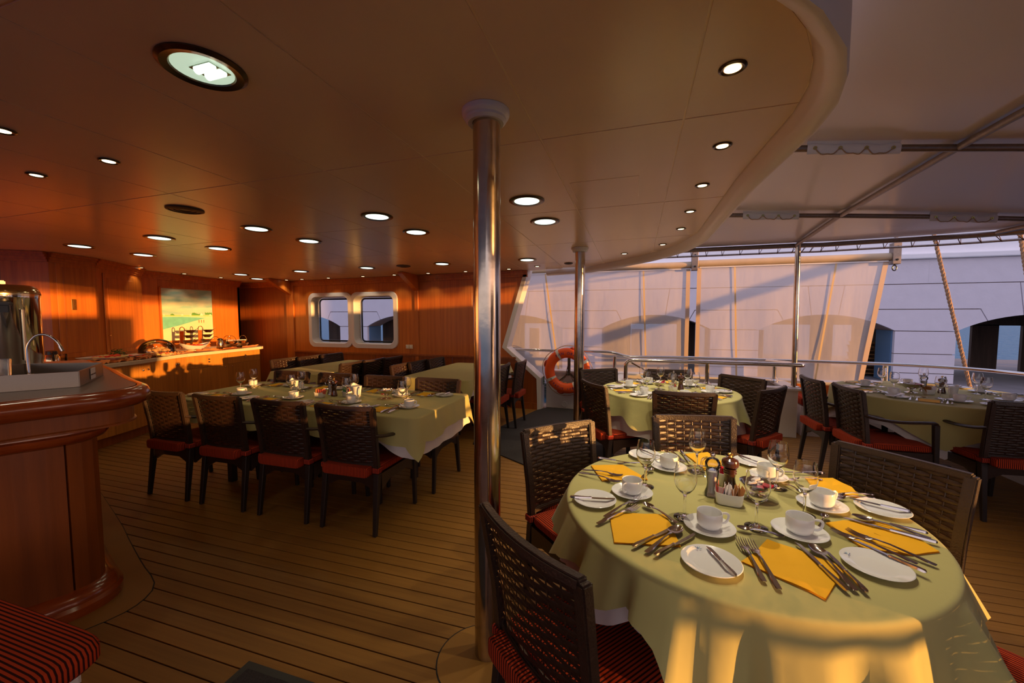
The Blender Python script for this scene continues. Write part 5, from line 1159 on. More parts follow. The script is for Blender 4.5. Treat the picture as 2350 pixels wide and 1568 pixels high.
T1C = [('fork', 0, (0.0233, 1.5495), (-0.0919, 1.3669), 'inner fork'), ('fork', 0, (0.0207, 1.478), (-0.1116, 1.3128), 'outer fork'), ('teaspoon', 0, (0.038, 1.5079), (0.1445, 1.3966), 'teaspoon above the napkin'), ('knife', 0, (0.1395, 1.380), (0.003, 1.2061), 'long knife'), ('spoon', 0, (0.1514, 1.3686), (0.0396, 1.190), 'soup spoon between the knives'), ('knife2', 0, (0.1904, 1.3438), (0.0631, 1.1798), 'short outer knife'),
 ('fork', 1, (-0.0418, 1.7463), (-0.2197, 1.7742), 'farther fork'), ('fork', 1, (-0.048, 1.6745), (-0.2267, 1.7355), 'nearer fork'), ('knife', 1, (0.0148, 1.9166), (-0.1663, 1.9445), 'knife beyond the napkin'), ('spoon', 1, (0.0878, 1.9254), (-0.0682, 1.902), 'spoon beyond the napkin'), ('teaspoon', 1, (0.0844, 1.8779), (0.0371, 1.7604), 'teaspoon'),
 ('fork', 2, (0.2329, 1.9866), (0.1828, 2.1657), 'inner fork'), ('fork', 2, (0.2074, 1.9899), (0.155, 2.1614), 'outer fork'), ('knife2', 2, (0.2567, 2.0154), (0.2296, 2.1804), 'knife'), ('teaspoon', 2, (0.2397, 1.944), (0.3314, 1.9757), 'teaspoon'), ('knife2', 2, (0.4337, 2.1765), (0.4525, 2.0186), 'right-hand knife'),
 ('knife', 3, (0.6031, 1.9977), (0.8001, 2.0414), 'knife'), ('fork', 3, (0.6154, 1.9102), (0.7566, 1.9616), 'fork'), ('teaspoon', 3, (0.6291, 1.7817), (0.5924, 1.871), 'teaspoon'),
 ('knife2', 4, (0.7234, 1.6322), (0.8941, 1.5585), 'short knife'), ('spoon', 4, (0.7229, 1.6276), (0.8849, 1.5282), 'soup spoon'), ('knife', 4, (0.6876, 1.601), (0.8851, 1.5006), 'long knife'),
 ('fork', 4, (0.7069, 1.7593), (0.8795, 1.8207), 'nearer fork'), ('fork', 4, (0.717, 1.7888), (0.8909, 1.8556), 'farther fork'), ('teaspoon', 4, (0.6384, 1.6057), (0.5848, 1.5035), 'teaspoon'),
 ('fork', 5, (0.3159, 1.3511), (0.3304, 1.1454), 'left fork'), ('fork', 5, (0.3421, 1.3488), (0.3574, 1.1232), 'right fork'), ('knife', 5, (0.4753, 1.3785), (0.517, 1.1628), 'long knife'), ('spoon', 5, (0.5143, 1.3751), (0.539, 1.1729), 'soup spoon'), ('knife2', 5, (0.541, 1.3548), (0.560, 1.1696), 'short knife'), ('teaspoon', 5, (0.3235, 1.4188), (0.4558, 1.4095), 'teaspoon before the wine glass'),
 ('fork', 6, (0.6109, 1.4961), (0.760, 1.3566), 'nearer fork'), ('fork', 6, (0.6573, 1.5073), (0.806, 1.3636), 'farther fork')]
for k, (kd, pl_, a, b, s) in enumerate(T1C):
    cutlery(kd, a, b, ZT + 0.0062, s + ' at the ' + PL[pl_], g1({'fork': 'forks', 'knife': 'knives', 'knife2': 'knives', 'spoon': 'spoons', 'teaspoon': 'spoons'}[kd]))

# table-centre pieces
def mill_salt(x, y, label, z=ZT, s=1.0, handle=True):
    t = thing('salt_mill', label, 'salt mill', (x, y, z), 0.4); t.scale = (s,) * 3
    p = MB(); p.lathe([(0, 0), (0.026, 0), (0.026, 0.012), (0.020, 0.03), (0.0175, 0.05), (0.022, 0.085), (0.0235, 0.10), (0.020, 0.104), (0, 0.104)], 28); p.build('clear_body', M['acrylic'], t, smooth=True)
    p = MB(); p.lathe([(0, 0.012), (0.016, 0.012), (0.014, 0.05), (0.018, 0.085), (0.018, 0.096), (0, 0.097)], 20); p.build('salt_filling', M['salt'], t, smooth=True)
    p = MB(); p.lathe([(0, 0.105), (0.021, 0.105), (0.027, 0.115), (0.0275, 0.130), (0.020, 0.144), (0.008, 0.150), (0.005, 0.154), (0.009, 0.158), (0.009, 0.166), (0, 0.170)], 28); p.build('clear_head', M['acrylic'], t, smooth=True)
    p = MB(); p.lathe([(0.0, 0.153), (0.008, 0.153), (0.0095, 0.160), (0.006, 0.168), (0, 0.169)], 16); p.build('steel_knob', M['chrome'], t, smooth=True)
    if handle: p = MB(); p.tube(smooth_path([(-0.022, 0, 0.152 * .98), (-0.040, 0, 0.145), (-0.046, 0, 0.12), (-0.042, 0, 0.095), (-0.030, 0, 0.075)], 5), 0.0045, 8); p.build('crank_handle', M['acrylic'], t, smooth=True)
    return t
def mill_pepper(x, y, label, z=ZT, s=1.0):
    t = thing('pepper_mill', label, 'pepper mill', (x, y, z)); t.scale = (s,) * 3
    p = MB(); p.lathe([(0, 0), (0.028, 0), (0.029, 0.008), (0.026, 0.02), (0.021, 0.045), (0.019, 0.062), (0.022, 0.075), (0.0245, 0.078), (0.022, 0.083), (0.0245, 0.087), (0.022, 0.092), (0.0235, 0.096), (0, 0.097)], 32); p.build('turned_body', M['pepper'], t, smooth=True)
    p = MB(); p.lathe([(0, 0.098), (0.018, 0.098), (0.030, 0.105), (0.0325, 0.116), (0.028, 0.130), (0.012, 0.138), (0.006, 0.141), (0, 0.141)], 32); p.build('turned_head', M['pepper'], t, smooth=True)
    p = MB(); p.lathe([(0, 0.140), (0.007, 0.140), (0.005, 0.147), (0.010, 0.150), (0.010, 0.155), (0, 0.158)], 16); p.build('brass_knob', M['brass'], t, smooth=True); return t
def sachets(x, y, rz, label, cols, n, z=ZT, w=0.096, labels=None):
    t = thing('sachet_holder', label, 'sachet holder', (x, y, z), rz); ol = []
    for k in range(32):
        a = 2 * pi * k / 32; ol.append((math.copysign(abs(cos(a)) ** .35 if abs(cos(a)) > 1e-9 else 0, cos(a)), math.copysign(abs(sin(a)) ** .35 if abs(sin(a)) > 1e-9 else 0, sin(a))))
    W, Dp = w / 2, 0.032; pr = [(0, 0.001), (0.80, 0.001), (0.90, 0.006), (0.97, 0.03), (1.0, 0.043), (0.965, 0.043), (0.93, 0.03), (0.86, 0.008), (0, 0.006)]
    p = MB(); p.grid(32, len(pr), lambda i, j: (ol[i][0] * W * pr[j][0], ol[i][1] * Dp * pr[j][0], pr[j][1] + (0.004 * abs(ol[i][0]) if 2 < j < 7 else 0)), closed_u=True); p.build('china_trough', M['china'], t, smooth=True, merge=True)
    for k in range(n):
        xx = lerp(-W + 0.010, W - 0.010, k / (n - 1)); c = cols[min(len(cols) - 1, int(k * len(cols) / n))]; h = random.uniform(0.056, 0.068); an = random.uniform(-0.25, 0.35)
        s_ = MB(); s_.box((0, 0, h / 2), (0.0018, 0.042, h)); o = s_.build('sugar_sachet', M[c], None, bevel=0.0006)
        o.location = (x + xx * cos(rz), y + xx * sin(rz), z + 0.008); o.rotation_euler = (0, an, rz + random.uniform(-.2, .2))
        ORD = ('first', 'second', 'third', 'fourth', 'fifth', 'sixth', 'seventh', 'eighth', 'ninth', 'tenth', 'eleventh', 'twelfth', 'thirteenth', 'fourteenth', 'fifteenth', 'sixteenth', 'seventeenth')
        tag(o, ORD[k] + ' from the left, %s sachet in the %s' % ({'pink': 'pink', 'paperwhite': 'white paper', 'kraft': 'brown paper', 'greenpaper': 'green'}[c], label.replace('white ', '')), 'sachet', 'sachets in the %s' % label)
    return t
def footdish(x, y, label, z=ZT, s=1.0, fill='jam_portion', nfill=7):
    t = thing('pedestal_dish', label, 'dish', (x, y, z)); t.scale = (s,) * 3
    p = MB(); p.lathe([(0, 0), (0.034, 0), (0.034, 0.003), (0.020, 0.006), (0.008, 0.012), (0.008, 0.022), (0.030, 0.030), (0.052, 0.048), (0.058, 0.062), (0.062, 0.064), (0.059, 0.060), (0.050, 0.048), (0.030, 0.034), (0, 0.030)], 40); p.build('steel_bowl', M['chrome'], t, smooth=True)
    for k in range(nfill):
        a = k * 2.4; r_ = 0.012 + 0.026 * ((k * 0.37) % 1); q = MB(); q.box((0, 0, 0), (0.034, 0.026, 0.010)); o = q.build('butter_portion', M[('paperwhite', 'paperwhite', 'redpaper')[k % 3]], None, bevel=0.003)
        o.location = (x + r_ * cos(a) * s, y + r_ * sin(a) * s, z + (0.050 + 0.009 * (k // 3)) * s); o.rotation_euler = (random.uniform(-.5, .5), random.uniform(-.5, .5), a); o.scale = (s,) * 3
        tag(o, '%s wrapped portion in the %s' % (('white', 'white', 'dark red')[k % 3], label.split(',')[0].replace('small ', '')), 'portion pack', 'wrapped portions in the %s' % label.split(',')[0])
    return t
mill_salt(0.294, 1.681, 'clear salt mill with crank handle on the near round table'); mill_pepper(0.366, 1.735, 'dark turned pepper mill with brass knob on the near round table')
sachets(0.342, 1.622, -0.16, 'white china sachet trough, near round table', ['pink', 'paperwhite', 'paperwhite', 'paperwhite', 'kraft', 'kraft', 'kraft'], 17)
footdish(0.455, 1.70, 'round steel pedestal dish, near round table')
t = thing('sachet_holder', 'small white china pot of dark red packets behind the pepper mill, near round table', 'sachet holder', (0.362, 1.812, ZT)); p = MB(); p.lathe([(0, 0.0), (0.028, 0), (0.034, 0.03), (0.036, 0.052), (0.034, 0.052), (0.030, 0.006), (0, 0.005)], 28); p.build('china_pot', M['china'], t, smooth=True)
for k in range(4):
    q = MB(); q.box((0, 0, 0.03), (0.036, 0.003, 0.062)); o = q.build('dark_red_packet', M['redpaper'], None); o.location = (0.352 + 0.006 * k, 1.800 + 0.008 * k, ZT + 0.012); o.rotation_euler = (0.12 * k - 0.2, 0.25 - 0.15 * k, 0.3 * k); tag(o, 'dark red packet leaning in the pot behind the pepper mill', 'packet', 'dark red packets behind the pepper mill')
    inst('white_lettering', text_mesh('TEA', 0.014, M['paperwhite'], 0.0002), o, (0, -0.0018, 0.03), rot=(R(90), 0, 0)) if False else None

# ---- generic place setting, facing direction a (from the seat towards the table centre)
def setting(cx, cy, a, place, tb, full=True, jit=0.0):
    """cx, cy: middle of the napkin; local +v points to the table centre"""
    v = Vector((cos(a), sin(a))); u = Vector((sin(a), -cos(a)))           # u points to the sitter's right
    def W(du, dv): q = Vector((cx, cy)) + u * du + v * dv; return (q.x, q.y)
    j = lambda s=0.006: random.uniform(-s, s); at = ' at the ' + place
    napkin_at([W(-0.06 + j(), -0.085), W(0.065, -0.08 + j()), W(0.06, 0.07 + j()), W(-0.065 + j(), 0.075)], 'yellow napkin' + at, 'yellow napkins on ' + tb, layers=2)
    for du, s, k_ in ((-0.100, 'outer fork', 'fork'), (-0.072, 'inner fork', 'fork'), (0.078, 'long knife', 'knife'), (0.103, 'soup spoon', 'spoon'), (0.126, 'short knife', 'knife2')):
        q = j(); cutlery(k_, W(du + q, 0.10), W(du + q + j(), -0.10), ZT + 0.005, s + at, {'fork': 'forks', 'knife': 'knives', 'knife2': 'knives', 'spoon': 'spoons'}[k_] + ' on ' + tb, stretch=False)
    cutlery('teaspoon', W(-0.05, 0.115), W(0.08, 0.12 + j()), ZT + 0.003, 'teaspoon' + at, 'spoons on ' + tb, stretch=False)
    plate_at(*W(-0.19, 0.0 + j()), 'side plate' + at, 'side plates on ' + tb)
    cutlery('bknife', W(-0.17, 0.07), W(-0.20, -0.09), ZT + 0.0125, 'butter knife' + at, 'butter knives on ' + tb, stretch=False)
    c = W(0.17, 0.12); cup_at(*c, a - pi / 2 + j(0.6), 'coffee cup' + at, 'saucer' + at, ('coffee cups on ' + tb, 'saucers on ' + tb))
    glass_at(*W(0.06, 0.20), 'wine glass' + at, 'wine glasses on ' + tb)
C2 = (0.30, 4.05)
for k, (ang, s) in enumerate(((-100, 'place before the pierced chair back'), (-35, 'place beside the edge-on chair'), (25, 'place in front of the coaming chair'), (88, 'place below the hand rail'), (140, 'place in front of the lifebuoy chair'), (205, 'place beside the far column'))):
    a = R(ang); setting(C2[0] + 0.44 * cos(a), C2[1] + 0.44 * sin(a), a + pi, s + ', far round table', 'the far round table')
footdish(0.22, 4.06, 'steel pedestal dish heaped with wrapped portions, far round table', s=1.1, nfill=9); mill_pepper(0.42, 4.1, 'dark pepper mill on the far round table'); mill_salt(0.36, 4.17, 'clear salt mill on the far round table')
sachets(0.34, 3.98, 0.1, 'white sachet trough, far round table', ['paperwhite', 'pink', 'kraft'], 8, w=0.08)
C3 = (2.60, 4.62)
for k, (ang, s) in enumerate(((-120, 'place nearest the camera'), (-62, 'place before the armchair at the right edge'), (-5, 'place on the bench side'), (60, 'place by the stern rail'), (128, 'place at the coaming corner'), (188, 'place before the two left armchairs'))):
    a = R(ang); setting(C3[0] + 0.54 * cos(a), C3[1] + 0.54 * sin(a), a + pi, s + ', right-hand table', 'the right-hand table')
footdish(2.42, 4.55, 'steel pedestal bowl on the right-hand table', s=1.35, nfill=6); mill_pepper(2.68, 4.62, 'dark pepper mill on the right-hand table'); mill_salt(2.58, 4.68, 'clear salt mill on the right-hand table')
def creamer(x, y, rz, label, s=1.0):
    t = thing('cream_jug', label, 'jug', (x, y, ZT), rz); t.scale = (s,) * 3; p = MB(); n = 28; pr = [(0, 0.0), (0.022, 0), (0.026, 0.004), (0.028, 0.03), (0.034, 0.07), (0.040, 0.098), (0.038, 0.098), (0.031, 0.07), (0.025, 0.03), (0.022, 0.008), (0, 0.006)]
    def fn(i, j):
        a = 2 * pi * i / n; r_, z = pr[j]; f = 1 + (0.32 * max(0, cos(a)) ** 6 if z > 0.06 else 0); return (r_ * cos(a) * f * 1.05, r_ * sin(a) * 0.85, z + (0.012 * max(0, cos(a)) ** 6 - 0.004 * (abs(sin(a))) if z > 0.09 else 0))
    p.grid(n, len(pr), fn, closed_u=True); p.build('jug_body', M['china'], t, smooth=True, merge=True)
    p = MB(); p.tube(smooth_path([(-0.036, 0, 0.088), (-0.058, 0, 0.090), (-0.062, 0, 0.062), (-0.048, 0, 0.036), (-0.028, 0, 0.03)], 5), 0.005, 8, up=(0, 1, 0)); p.build('jug_handle', M['china'], t, smooth=True); return t
creamer(2.62, 4.38, 0.6, 'white cream jug leaning behind the near cup, right-hand table'); sachets(2.52, 4.50, 0.2, 'white sachet trough, right-hand table', ['kraft', 'paperwhite'], 7, w=0.075)
# long table: four places each side
for k, x in enumerate((-3.52, -2.935, -2.35, -1.82)):
    setting(x, 2.545, R(90), ['near-side place closest to the bar', 'second near-side place from the bar', 'third near-side place from the bar', 'near-side place closest to the column'][k] + ', long table', 'the long table')
    setting(x + 0.03, 3.155, R(-90), ['far-side place closest to the buffet', 'second far-side place from the buffet', 'third far-side place from the buffet', 'far-side place closest to the column'][k] + ', long table', 'the long table')
creamer(-3.00, 2.90, 2.6, 'white cream jug left of the mills on the long table', 1.15); creamer(-2.22, 2.78, 2.6, 'white cream jug behind the near wine glass, long table', 1.25)
mill_salt(-2.62, 2.93, 'clear salt mill on the long table'); mill_pepper(-2.52, 2.86, 'coppery pepper mill on the long table', s=1.0)
sachets(-2.60, 2.78, 0.15, 'white sachet trough of pink sachets, long table', ['kraft', 'pink', 'pink'], 9, w=0.085); sachets(-2.40, 2.88, 1.2, 'white sachet trough of green sachets, long table', ['greenpaper', 'pink'], 6, w=0.07)
footdish(-2.02, 2.90, 'steel pedestal bowl on the long table', s=1.2, nfill=5)

# ================================================================== lifebuoy
lb = thing('lifebuoy', 'orange lifebuoy with four pale bands, hung on a dark bracket behind the far column', 'lifebuoy', (-1.0, 6.10, 0.625))
RM, rm = 0.275, 0.078
p = MB(); p.grid(64, 20, lambda i, j: ((RM + rm * cos(2 * pi * j / 20)) * cos(2 * pi * i / 64), 0.055 * sin(2 * pi * j / 20), (RM + rm * cos(2 * pi * j / 20)) * sin(2 * pi * i / 64)), closed_u=True)
L_ = 64 * 19; p.f += [(L_ + i, L_ + (i + 1) % 64, (i + 1) % 64, i) for i in range(64)]
p.build('ring', M['orange'], lb, smooth=True)
for a0 in (28, 118, 208, 298):
    q = MB(); q.grid(4, 20, lambda i, j: ((RM + (rm + 0.0015) * cos(2 * pi * j / 20)) * cos(R(a0 - 4 + i * 8 / 3)), 0.0565 * sin(2 * pi * j / 20), (RM + (rm + 0.0015) * cos(2 * pi * j / 20)) * sin(R(a0 - 4 + i * 8 / 3))))
    L_ = 4 * 19; q.f += [(L_ + i, L_ + i + 1, i + 1, i) for i in range(3)]; q.build('pale_band', M['tape'], lb, smooth=True, recalc=False)
for a0 in (73, 163, 253, 343):
    q = MB(); q.tube([((RM + rm - 0.004) * cos(R(a0 + d_)), -0.004, (RM + rm - 0.004) * sin(R(a0 + d_))) for d_ in (-9, -5, 0, 5, 9)], [0.012, 0.026, 0.030, 0.026, 0.012], 12); q.build('rope_notch', mat('notch_orange', (0.42, 0.04, 0.01), 0.6) if a0 == 73 else bpy.data.materials['notch_orange'], lb, smooth=True)
def ring_text(txt, amid, r, size, flip):
    W_ = len(txt) * size * 0.80; 
    for k, ch in enumerate(txt):
        if ch == ' ': continue
        s_ = (k - (len(txt) - 1) / 2) * size * 0.80 / r; a = R(amid) + (-s_ if not flip else s_); me = text_mesh(ch, size, M['inkblue'], 0.0012)
        o = inst('letter', me, lb, (r * cos(a), -0.0565, r * sin(a))); o.rotation_euler = (R(90), (pi / 2 - a) if not flip else (-pi / 2 - a), 0)
ring_text('PAN ORAMA', 84, 0.272, 0.060, False); ring_text('PIRAEUS 10873', 258, 0.280, 0.050, True)
q = MB(); gp = []
for k in range(49):
    a = 2 * pi * k / 48; gp.append(((RM + rm + 0.012 + 0.03 * abs(sin(2 * a + R(-56))) ) * cos(a), 0.01, (RM + rm + 0.012 + 0.03 * abs(sin(2 * a + R(-56)))) * sin(a)))
q.tube(gp, 0.005, 6, caps=False); q.build('grab_line', M['rope'], lb, smooth=True)
hb = thing('lifebuoy_bracket', 'dark forked bracket holding the lifebuoy, with cord hanging from it', 'bracket', (-0.985, 6.19, 0.60))
q = MB(); q.box((0, 0, 0.12), (0.045, 0.02, 0.36)); q.box((0, -0.03, 0.25), (0.06, 0.10, 0.03)); q.build('upright', M['bezel'], hb, bevel=0.003)
for s_ in (-1, 1): q = MB(); q.bar((0, 0, -0.02), (s_ * 0.15, -0.01, -0.15), 0.02, 0.045, up=(0, 1, 0)); q.build('fork_arm', M['bezel'], hb)
q = MB(); q.tube(smooth_path([(-0.01, -0.02, 0.12), (-0.03, -0.04, 0.02), (-0.05, -0.05, -0.08), (-0.11, -0.05, -0.15), (-0.02, -0.06, -0.19), (0.08, -0.05, -0.17), (0.03, -0.04, -0.05), (0.01, -0.02, 0.10)], 6), 0.005, 6); q.build('cord', M['dark_rope'], hb, smooth=True)
q = MB(); q.tube(smooth_path([(-0.15 + 0.3 * k / 14, -0.05 + 0.012 * (k % 2), -0.165 - 0.035 * sin(pi * k / 14) + 0.01 * (k % 3)) for k in range(15)], 3), 0.016, 8); q.build('cord_coil', M['rope'], hb, smooth=True)
sg = thing('assembly_sign', 'small green sign with a pale lifebelt symbol on the white wall end', 'sign', (-1.372, 6.14, 0.50), 0)
sg.location = (-1.372 - 0.0, 6.13, 0.455); sg.rotation_euler = (0, 0, R(90))
q = MB(); q.box((0, 0, 0), (0.085, 0.004, 0.13)); q.build('plate', M['sign_green'], sg)
q = MB(); q.lathe([(0.012, 0), (0.020, 0), (0.020, 0.002), (0.012, 0.002)], 20); o = q.build('ring_symbol', M['sign_white'], sg); o.rotation_euler = (R(90), 0, 0); o.location = (0, -0.002, 0.02); o.scale = (1, 1.3, 1)
q = MB(); q.box((0, -0.0025, -0.04), (0.05, 0.001, 0.012)); q.build('symbol_bar', M['sign_white'], sg)
q = MB(); q.box((0, 0, 0), (0.05, 0.02, 0.06)); tag(q.build('red_wall_socket', M['red'], None, bevel=0.004), 'small red box low on the dado right of the column', 'socket').location = (-1.72, 6.03, 0.34)
sw = thing('light_switch', 'double pale switch plate at the lower right of the right window', 'switch', (-3.72, 6.038, 0.94)); 
for s_ in (-1, 1): q = MB(); q.box((s_ * 0.034, 0, 0), (0.064, 0.014, 0.07)); o = q.build('switch_plate', M['cream'], sw, bevel=0.003); q = MB(); q.box((s_ * 0.034, -0.009, 0), (0.03, 0.006, 0.036)); q.build('rocker', M['white'], o, bevel=0.002)

# ================================================================== bar in the left foreground
BO = [(-2.80, -1.5), (-2.72, -0.4), (-2.62, 0.45), (-2.52, 0.92), (-2.415, 1.18), (-2.41, 1.30), (-2.50, 1.405), (-2.76, 1.50), (-3.16, 1.655), (-3.46, 1.775), (-4.3, 2.08)]
bo = [(v.x, v.y) for v in smooth_path([(*q, 0) for q in BO], 5)]; back = [(-4.6, 1.7), (-4.3, 1.0), (-3.6, 0.3), (-3.6, -1.5)]
bar = thing('bar_counter', 'curved mahogany bar with thick rounded edge and dark steel top, left foreground', 'bar', (-2.9, 1.0, 0))
def rel(pts): return [(x + 2.9, y - 1.0) for x, y in pts]
def sect(prof, m, nm, smooth_=True):
    P_ = [Vector((*q, 0)) for q in rel(bo)]; L = len(P_); nr = []
    for i in range(L): d = (P_[min(i + 1, L - 1)] - P_[max(i - 1, 0)]).normalized(); nr.append(Vector((d.y, -d.x, 0)))
    p = MB(); p.grid(len(prof), L, lambda i, j: (P_[j].x + nr[j].x * prof[i][0], P_[j].y + nr[j].y * prof[i][0], prof[i][1]), closed_u=True); return p.build(nm, m, bar, smooth=smooth_)
p = MB(); p.prism(rel(bo) + rel(back), 1.075, 1.100); p.build('steel_worktop', M['brushed'], bar)
sect([(0.0, 1.072), (0.004, 1.098), (0.022, 1.100), (0.045, 1.088), (0.056, 1.066), (0.056, 1.044), (0.045, 1.020), (0.020, 1.006), (-0.02, 1.004), (-0.02, 1.070)], M['varnish'], 'bullnose_edge')
sect([(-0.03, 1.006), (-0.012, 1.006), (-0.012, 0.935), (-0.004, 0.930), (-0.004, 0.922), (-0.03, 0.922)], M['bar_teak'], 'fascia_band', False)
PO = [(-2.97, -1.5), (-2.89, -0.4), (-2.79, 0.45), (-2.70, 0.90), (-2.615, 1.10), (-2.59, 1.18), (-2.60, 1.255), (-2.66, 1.315), (-2.82, 1.37), (-3.22, 1.51), (-3.52, 1.62), (-4.36, 1.92)]
po = [(v.x, v.y) for v in smooth_path([(*q, 0) for q in PO], 5)]; bo_top = bo; bo = po
sect([(-0.03, 0.925), (0.065, 0.925), (0.070, 0.900), (0.045, 0.885), (0.045, 0.872), (0.030, 0.850), (0.0, 0.835), (-0.03, 0.835)], M['varnish'], 'upper_moulding')
sect([(-0.02, 0.0), (0.062, 0.0), (0.064, 0.045), (0.050, 0.06), (0.050, 0.075), (0.03, 0.10), (0.0, 0.115), (-0.02, 0.115)], M['varnish'], 'base_moulding')
bo = bo_top; ino = po; q = MB()
cum = [0]
for a, b in zip(ino, ino[1:]): cum.append(cum[-1] + hypot(b[0] - a[0], b[1] - a[1]))
def onin(s_):
    for k in range(len(ino) - 1):
        if cum[k] <= s_ <= cum[k + 1] + 1e-9: t = (s_ - cum[k]) / max(1e-9, cum[k + 1] - cum[k]); return (lerp(ino[k][0], ino[k + 1][0], t), lerp(ino[k][1], ino[k + 1][1], t))
    return ino[-1]
s0 = 0.06; k = 0
while s0 < cum[-1] - 0.05:
    s1 = min(s0 + 0.33, cum[-1]); a_ = [onin(lerp(s0 + 0.004, s1 - 0.004, i / 6)) for i in range(7)]; b_ = offs(a_, 0.02); q = MB(); q.prism([(x + 2.9, y - 1.0) for x, y in (a_ + b_[::-1])], 0.10, 0.86); q.build('side_panel', M['bar_teak'], bar)
    for zz in (0.80, 0.46, 0.2):
        x_, y_ = onin(s1 - 0.03); q = MB(); q.lathe([(0, 0), (0.007, 0), (0.006, 0.002), (0, 0.003)], 8); 
    s0 = s1
core = offs(po, 0.03); q = MB(); q.prism([(x + 2.9, y - 1.0) for x, y in core] + rel([(-4.4, 1.7), (-4.1, 1.0), (-3.5, 0.3), (-3.5, -1.5)]), 0.0, 1.07); q.build('core', M['black'], bar)
pad('bar_pad', [(x, y) for x, y in offs(bo, -0.03)][::2] + [(-4.6, 1.7), (-4.3, 1.0), (-3.6, 0.3), (-3.6, -1.5)])
# raised steel drainer box on the bar
sk = thing('drainer_box', 'low brushed-steel box with a white label on the bar top', 'steel box', (0, 0, 1.101))
fp = [(-2.665, 1.26), (-3.05, 1.55), (-3.42, 1.38), (-3.15, 0.98), (-2.90, 0.93)]
for a, b in zip(fp, fp[1:] + fp[:1]):
    q = MB(); q.bar((a[0], a[1], 0.0385), (b[0], b[1], 0.0385), 0.006, 0.077); q.build('side', M['brushed'], sk)
q = MB(); q.prism(fp[::-1] if True else fp, 0.0, 0.006); q.build('tray', M['brushed'], sk)
d_ = (Vector(fp[1]) - Vector(fp[0])); an = atan2(d_.y, d_.x); c_ = Vector(fp[0]).lerp(Vector(fp[1]), 0.50)
q = MB(); q.box((0, 0, 0), (0.095, 0.002, 0.058)); o = q.build('paper_label', M['paperwhite'], sk, bevel=0.0004); o.location = (c_.x + 0.0035 * sin(an - pi) * -1 + 0.0025, c_.y + 0.004, 0.040); o.rotation_euler = (0, 0, an + pi)
tm = text_mesh('DRINKING WATER', 0.0118, M['black'], 0.0002); q = inst('label_text', tm, o, (0, -0.0013, -0.004), rot=(R(90), 0, 0))
q2 = inst('label_text', tm, o, (0, 0.0013, -0.004), rot=(R(90), 0, pi))
# swan-neck tap
tp = thing('water_tap', 'slim swan-neck tap with chunky chrome base on the bar top', 'tap', (-2.80, 1.15, 1.101), R(35))
q = MB(); q.lathe([(0, 0), (0.030, 0), (0.030, 0.004), (0.019, 0.007), (0.019, 0.055), (0.016, 0.066), (0.010, 0.074), (0, 0.074)], 28); q.build('tap_base', M['chrome'], tp, smooth=True)
q = MB(); q.tube(smooth_path([(-0.004, 0, 0.07), (-0.006, 0, 0.16), (0.0, 0, 0.215), (0.03, 0, 0.258), (0.07, 0, 0.262), (0.105, 0, 0.232), (0.12, 0, 0.198)], 6), 0.0055, 10, up=(0, 1, 0)); q.build('spout', M['chrome'], tp, smooth=True)
q = MB(); q.tube([(0.117, 0, 0.206), (0.126, 0, 0.182)], 0.008, 10); q.build('nozzle', M['chrome'], tp, smooth=True)
# clear jug cut by the left edge
gj = thing('glass_tumbler', 'tall clear glass cut off by the left edge of the view', 'glass', (-2.93, 1.10, 1.101)); q = MB(); q.lathe([(0, 0), (0.034, 0), (0.036, 0.004), (0.040, 0.145), (0.0375, 0.145), (0.033, 0.008), (0, 0.007)], 28); q.build('tumbler_body', M['glass'], gj, smooth=True, merge=True)
# coffee urn
ur = thing('coffee_urn', 'tall polished steel coffee urn with black handle', 'urn', (-4.2, 1.62, 1.101), R(-20)); UR = 0.170; 
q = MB(); q.lathe([(0, 0), (UR * .97, 0), (UR * .97, 0.035), (UR, 0.045), (UR, 0.475), (UR * 1.01, 0.48), (UR * 1.01, 0.495), (0, 0.495)], 48); q.build('urn_body', M['chrome'], ur, smooth=True)
q = MB(); q.lathe([(UR * 1.02, 0.495), (UR * 1.03, 0.508), (UR * 1.0, 0.53), (UR * .93, 0.553), (UR * .78, 0.57), (0, 0.576)], 48); q.build('lid', M['gold'], ur, smooth=True)
q = MB(); q.box((0, 0, 0.585), (0.09, 0.03, 0.03)); q.build('lid_knob', M['black'], ur, bevel=0.006)
for s_ in (75, 255):
    q = MB(); q.box((0, -UR - 0.03, 0.0), (0.17, 0.06, 0.024)); q.box((0, -UR - 0.008, -0.035), (0.14, 0.02, 0.05)); o = q.build('side_handle', M['black'], ur, bevel=0.005); o.location = (0, 0, 0.44); o.rotation_euler = (0, 0, R(s_))
q = MB(); q.tube([(0.165, 0.075, 0.05), (0.165, 0.075, 0.40)], 0.009, 10); q.build('sight_gauge', M['gold'], ur, smooth=True)
# striped bench cushion, bottom-left corner
bs = thing('low_stool', 'low bar-side stool with red striped cushion on a white frame, bottom left corner', 'stool', (-1.83, 0.375, 0), R(90))
q = MB(); ring = []
for k in range(48):
    a = 2 * pi * k / 48; ring.append((math.copysign(abs(cos(a)) ** .2 if abs(cos(a)) > 1e-9 else 0, cos(a)), math.copysign(abs(sin(a)) ** .2 if abs(sin(a)) > 1e-9 else 0, sin(a))))
pr = [(0, 0.43), (0.9, 0.43), (0.97, 0.437), (1.0, 0.45), (1.0, 0.485), (0.97, 0.502), (0.9, 0.508), (0.5, 0.514), (0, 0.516)]
q.grid(48, len(pr), lambda i, j: (ring[i][0] * 0.36 * pr[j][0], ring[i][1] * 0.36 * pr[j][0], pr[j][1]), closed_u=True); q.build('striped_cushion', M['cushion'], bs, smooth=True, merge=True)
q = MB(); q.box((0, 0, 0.40), (0.62, 0.62, 0.05)); q.build('seat_board', M['white'], bs, bevel=0.01)
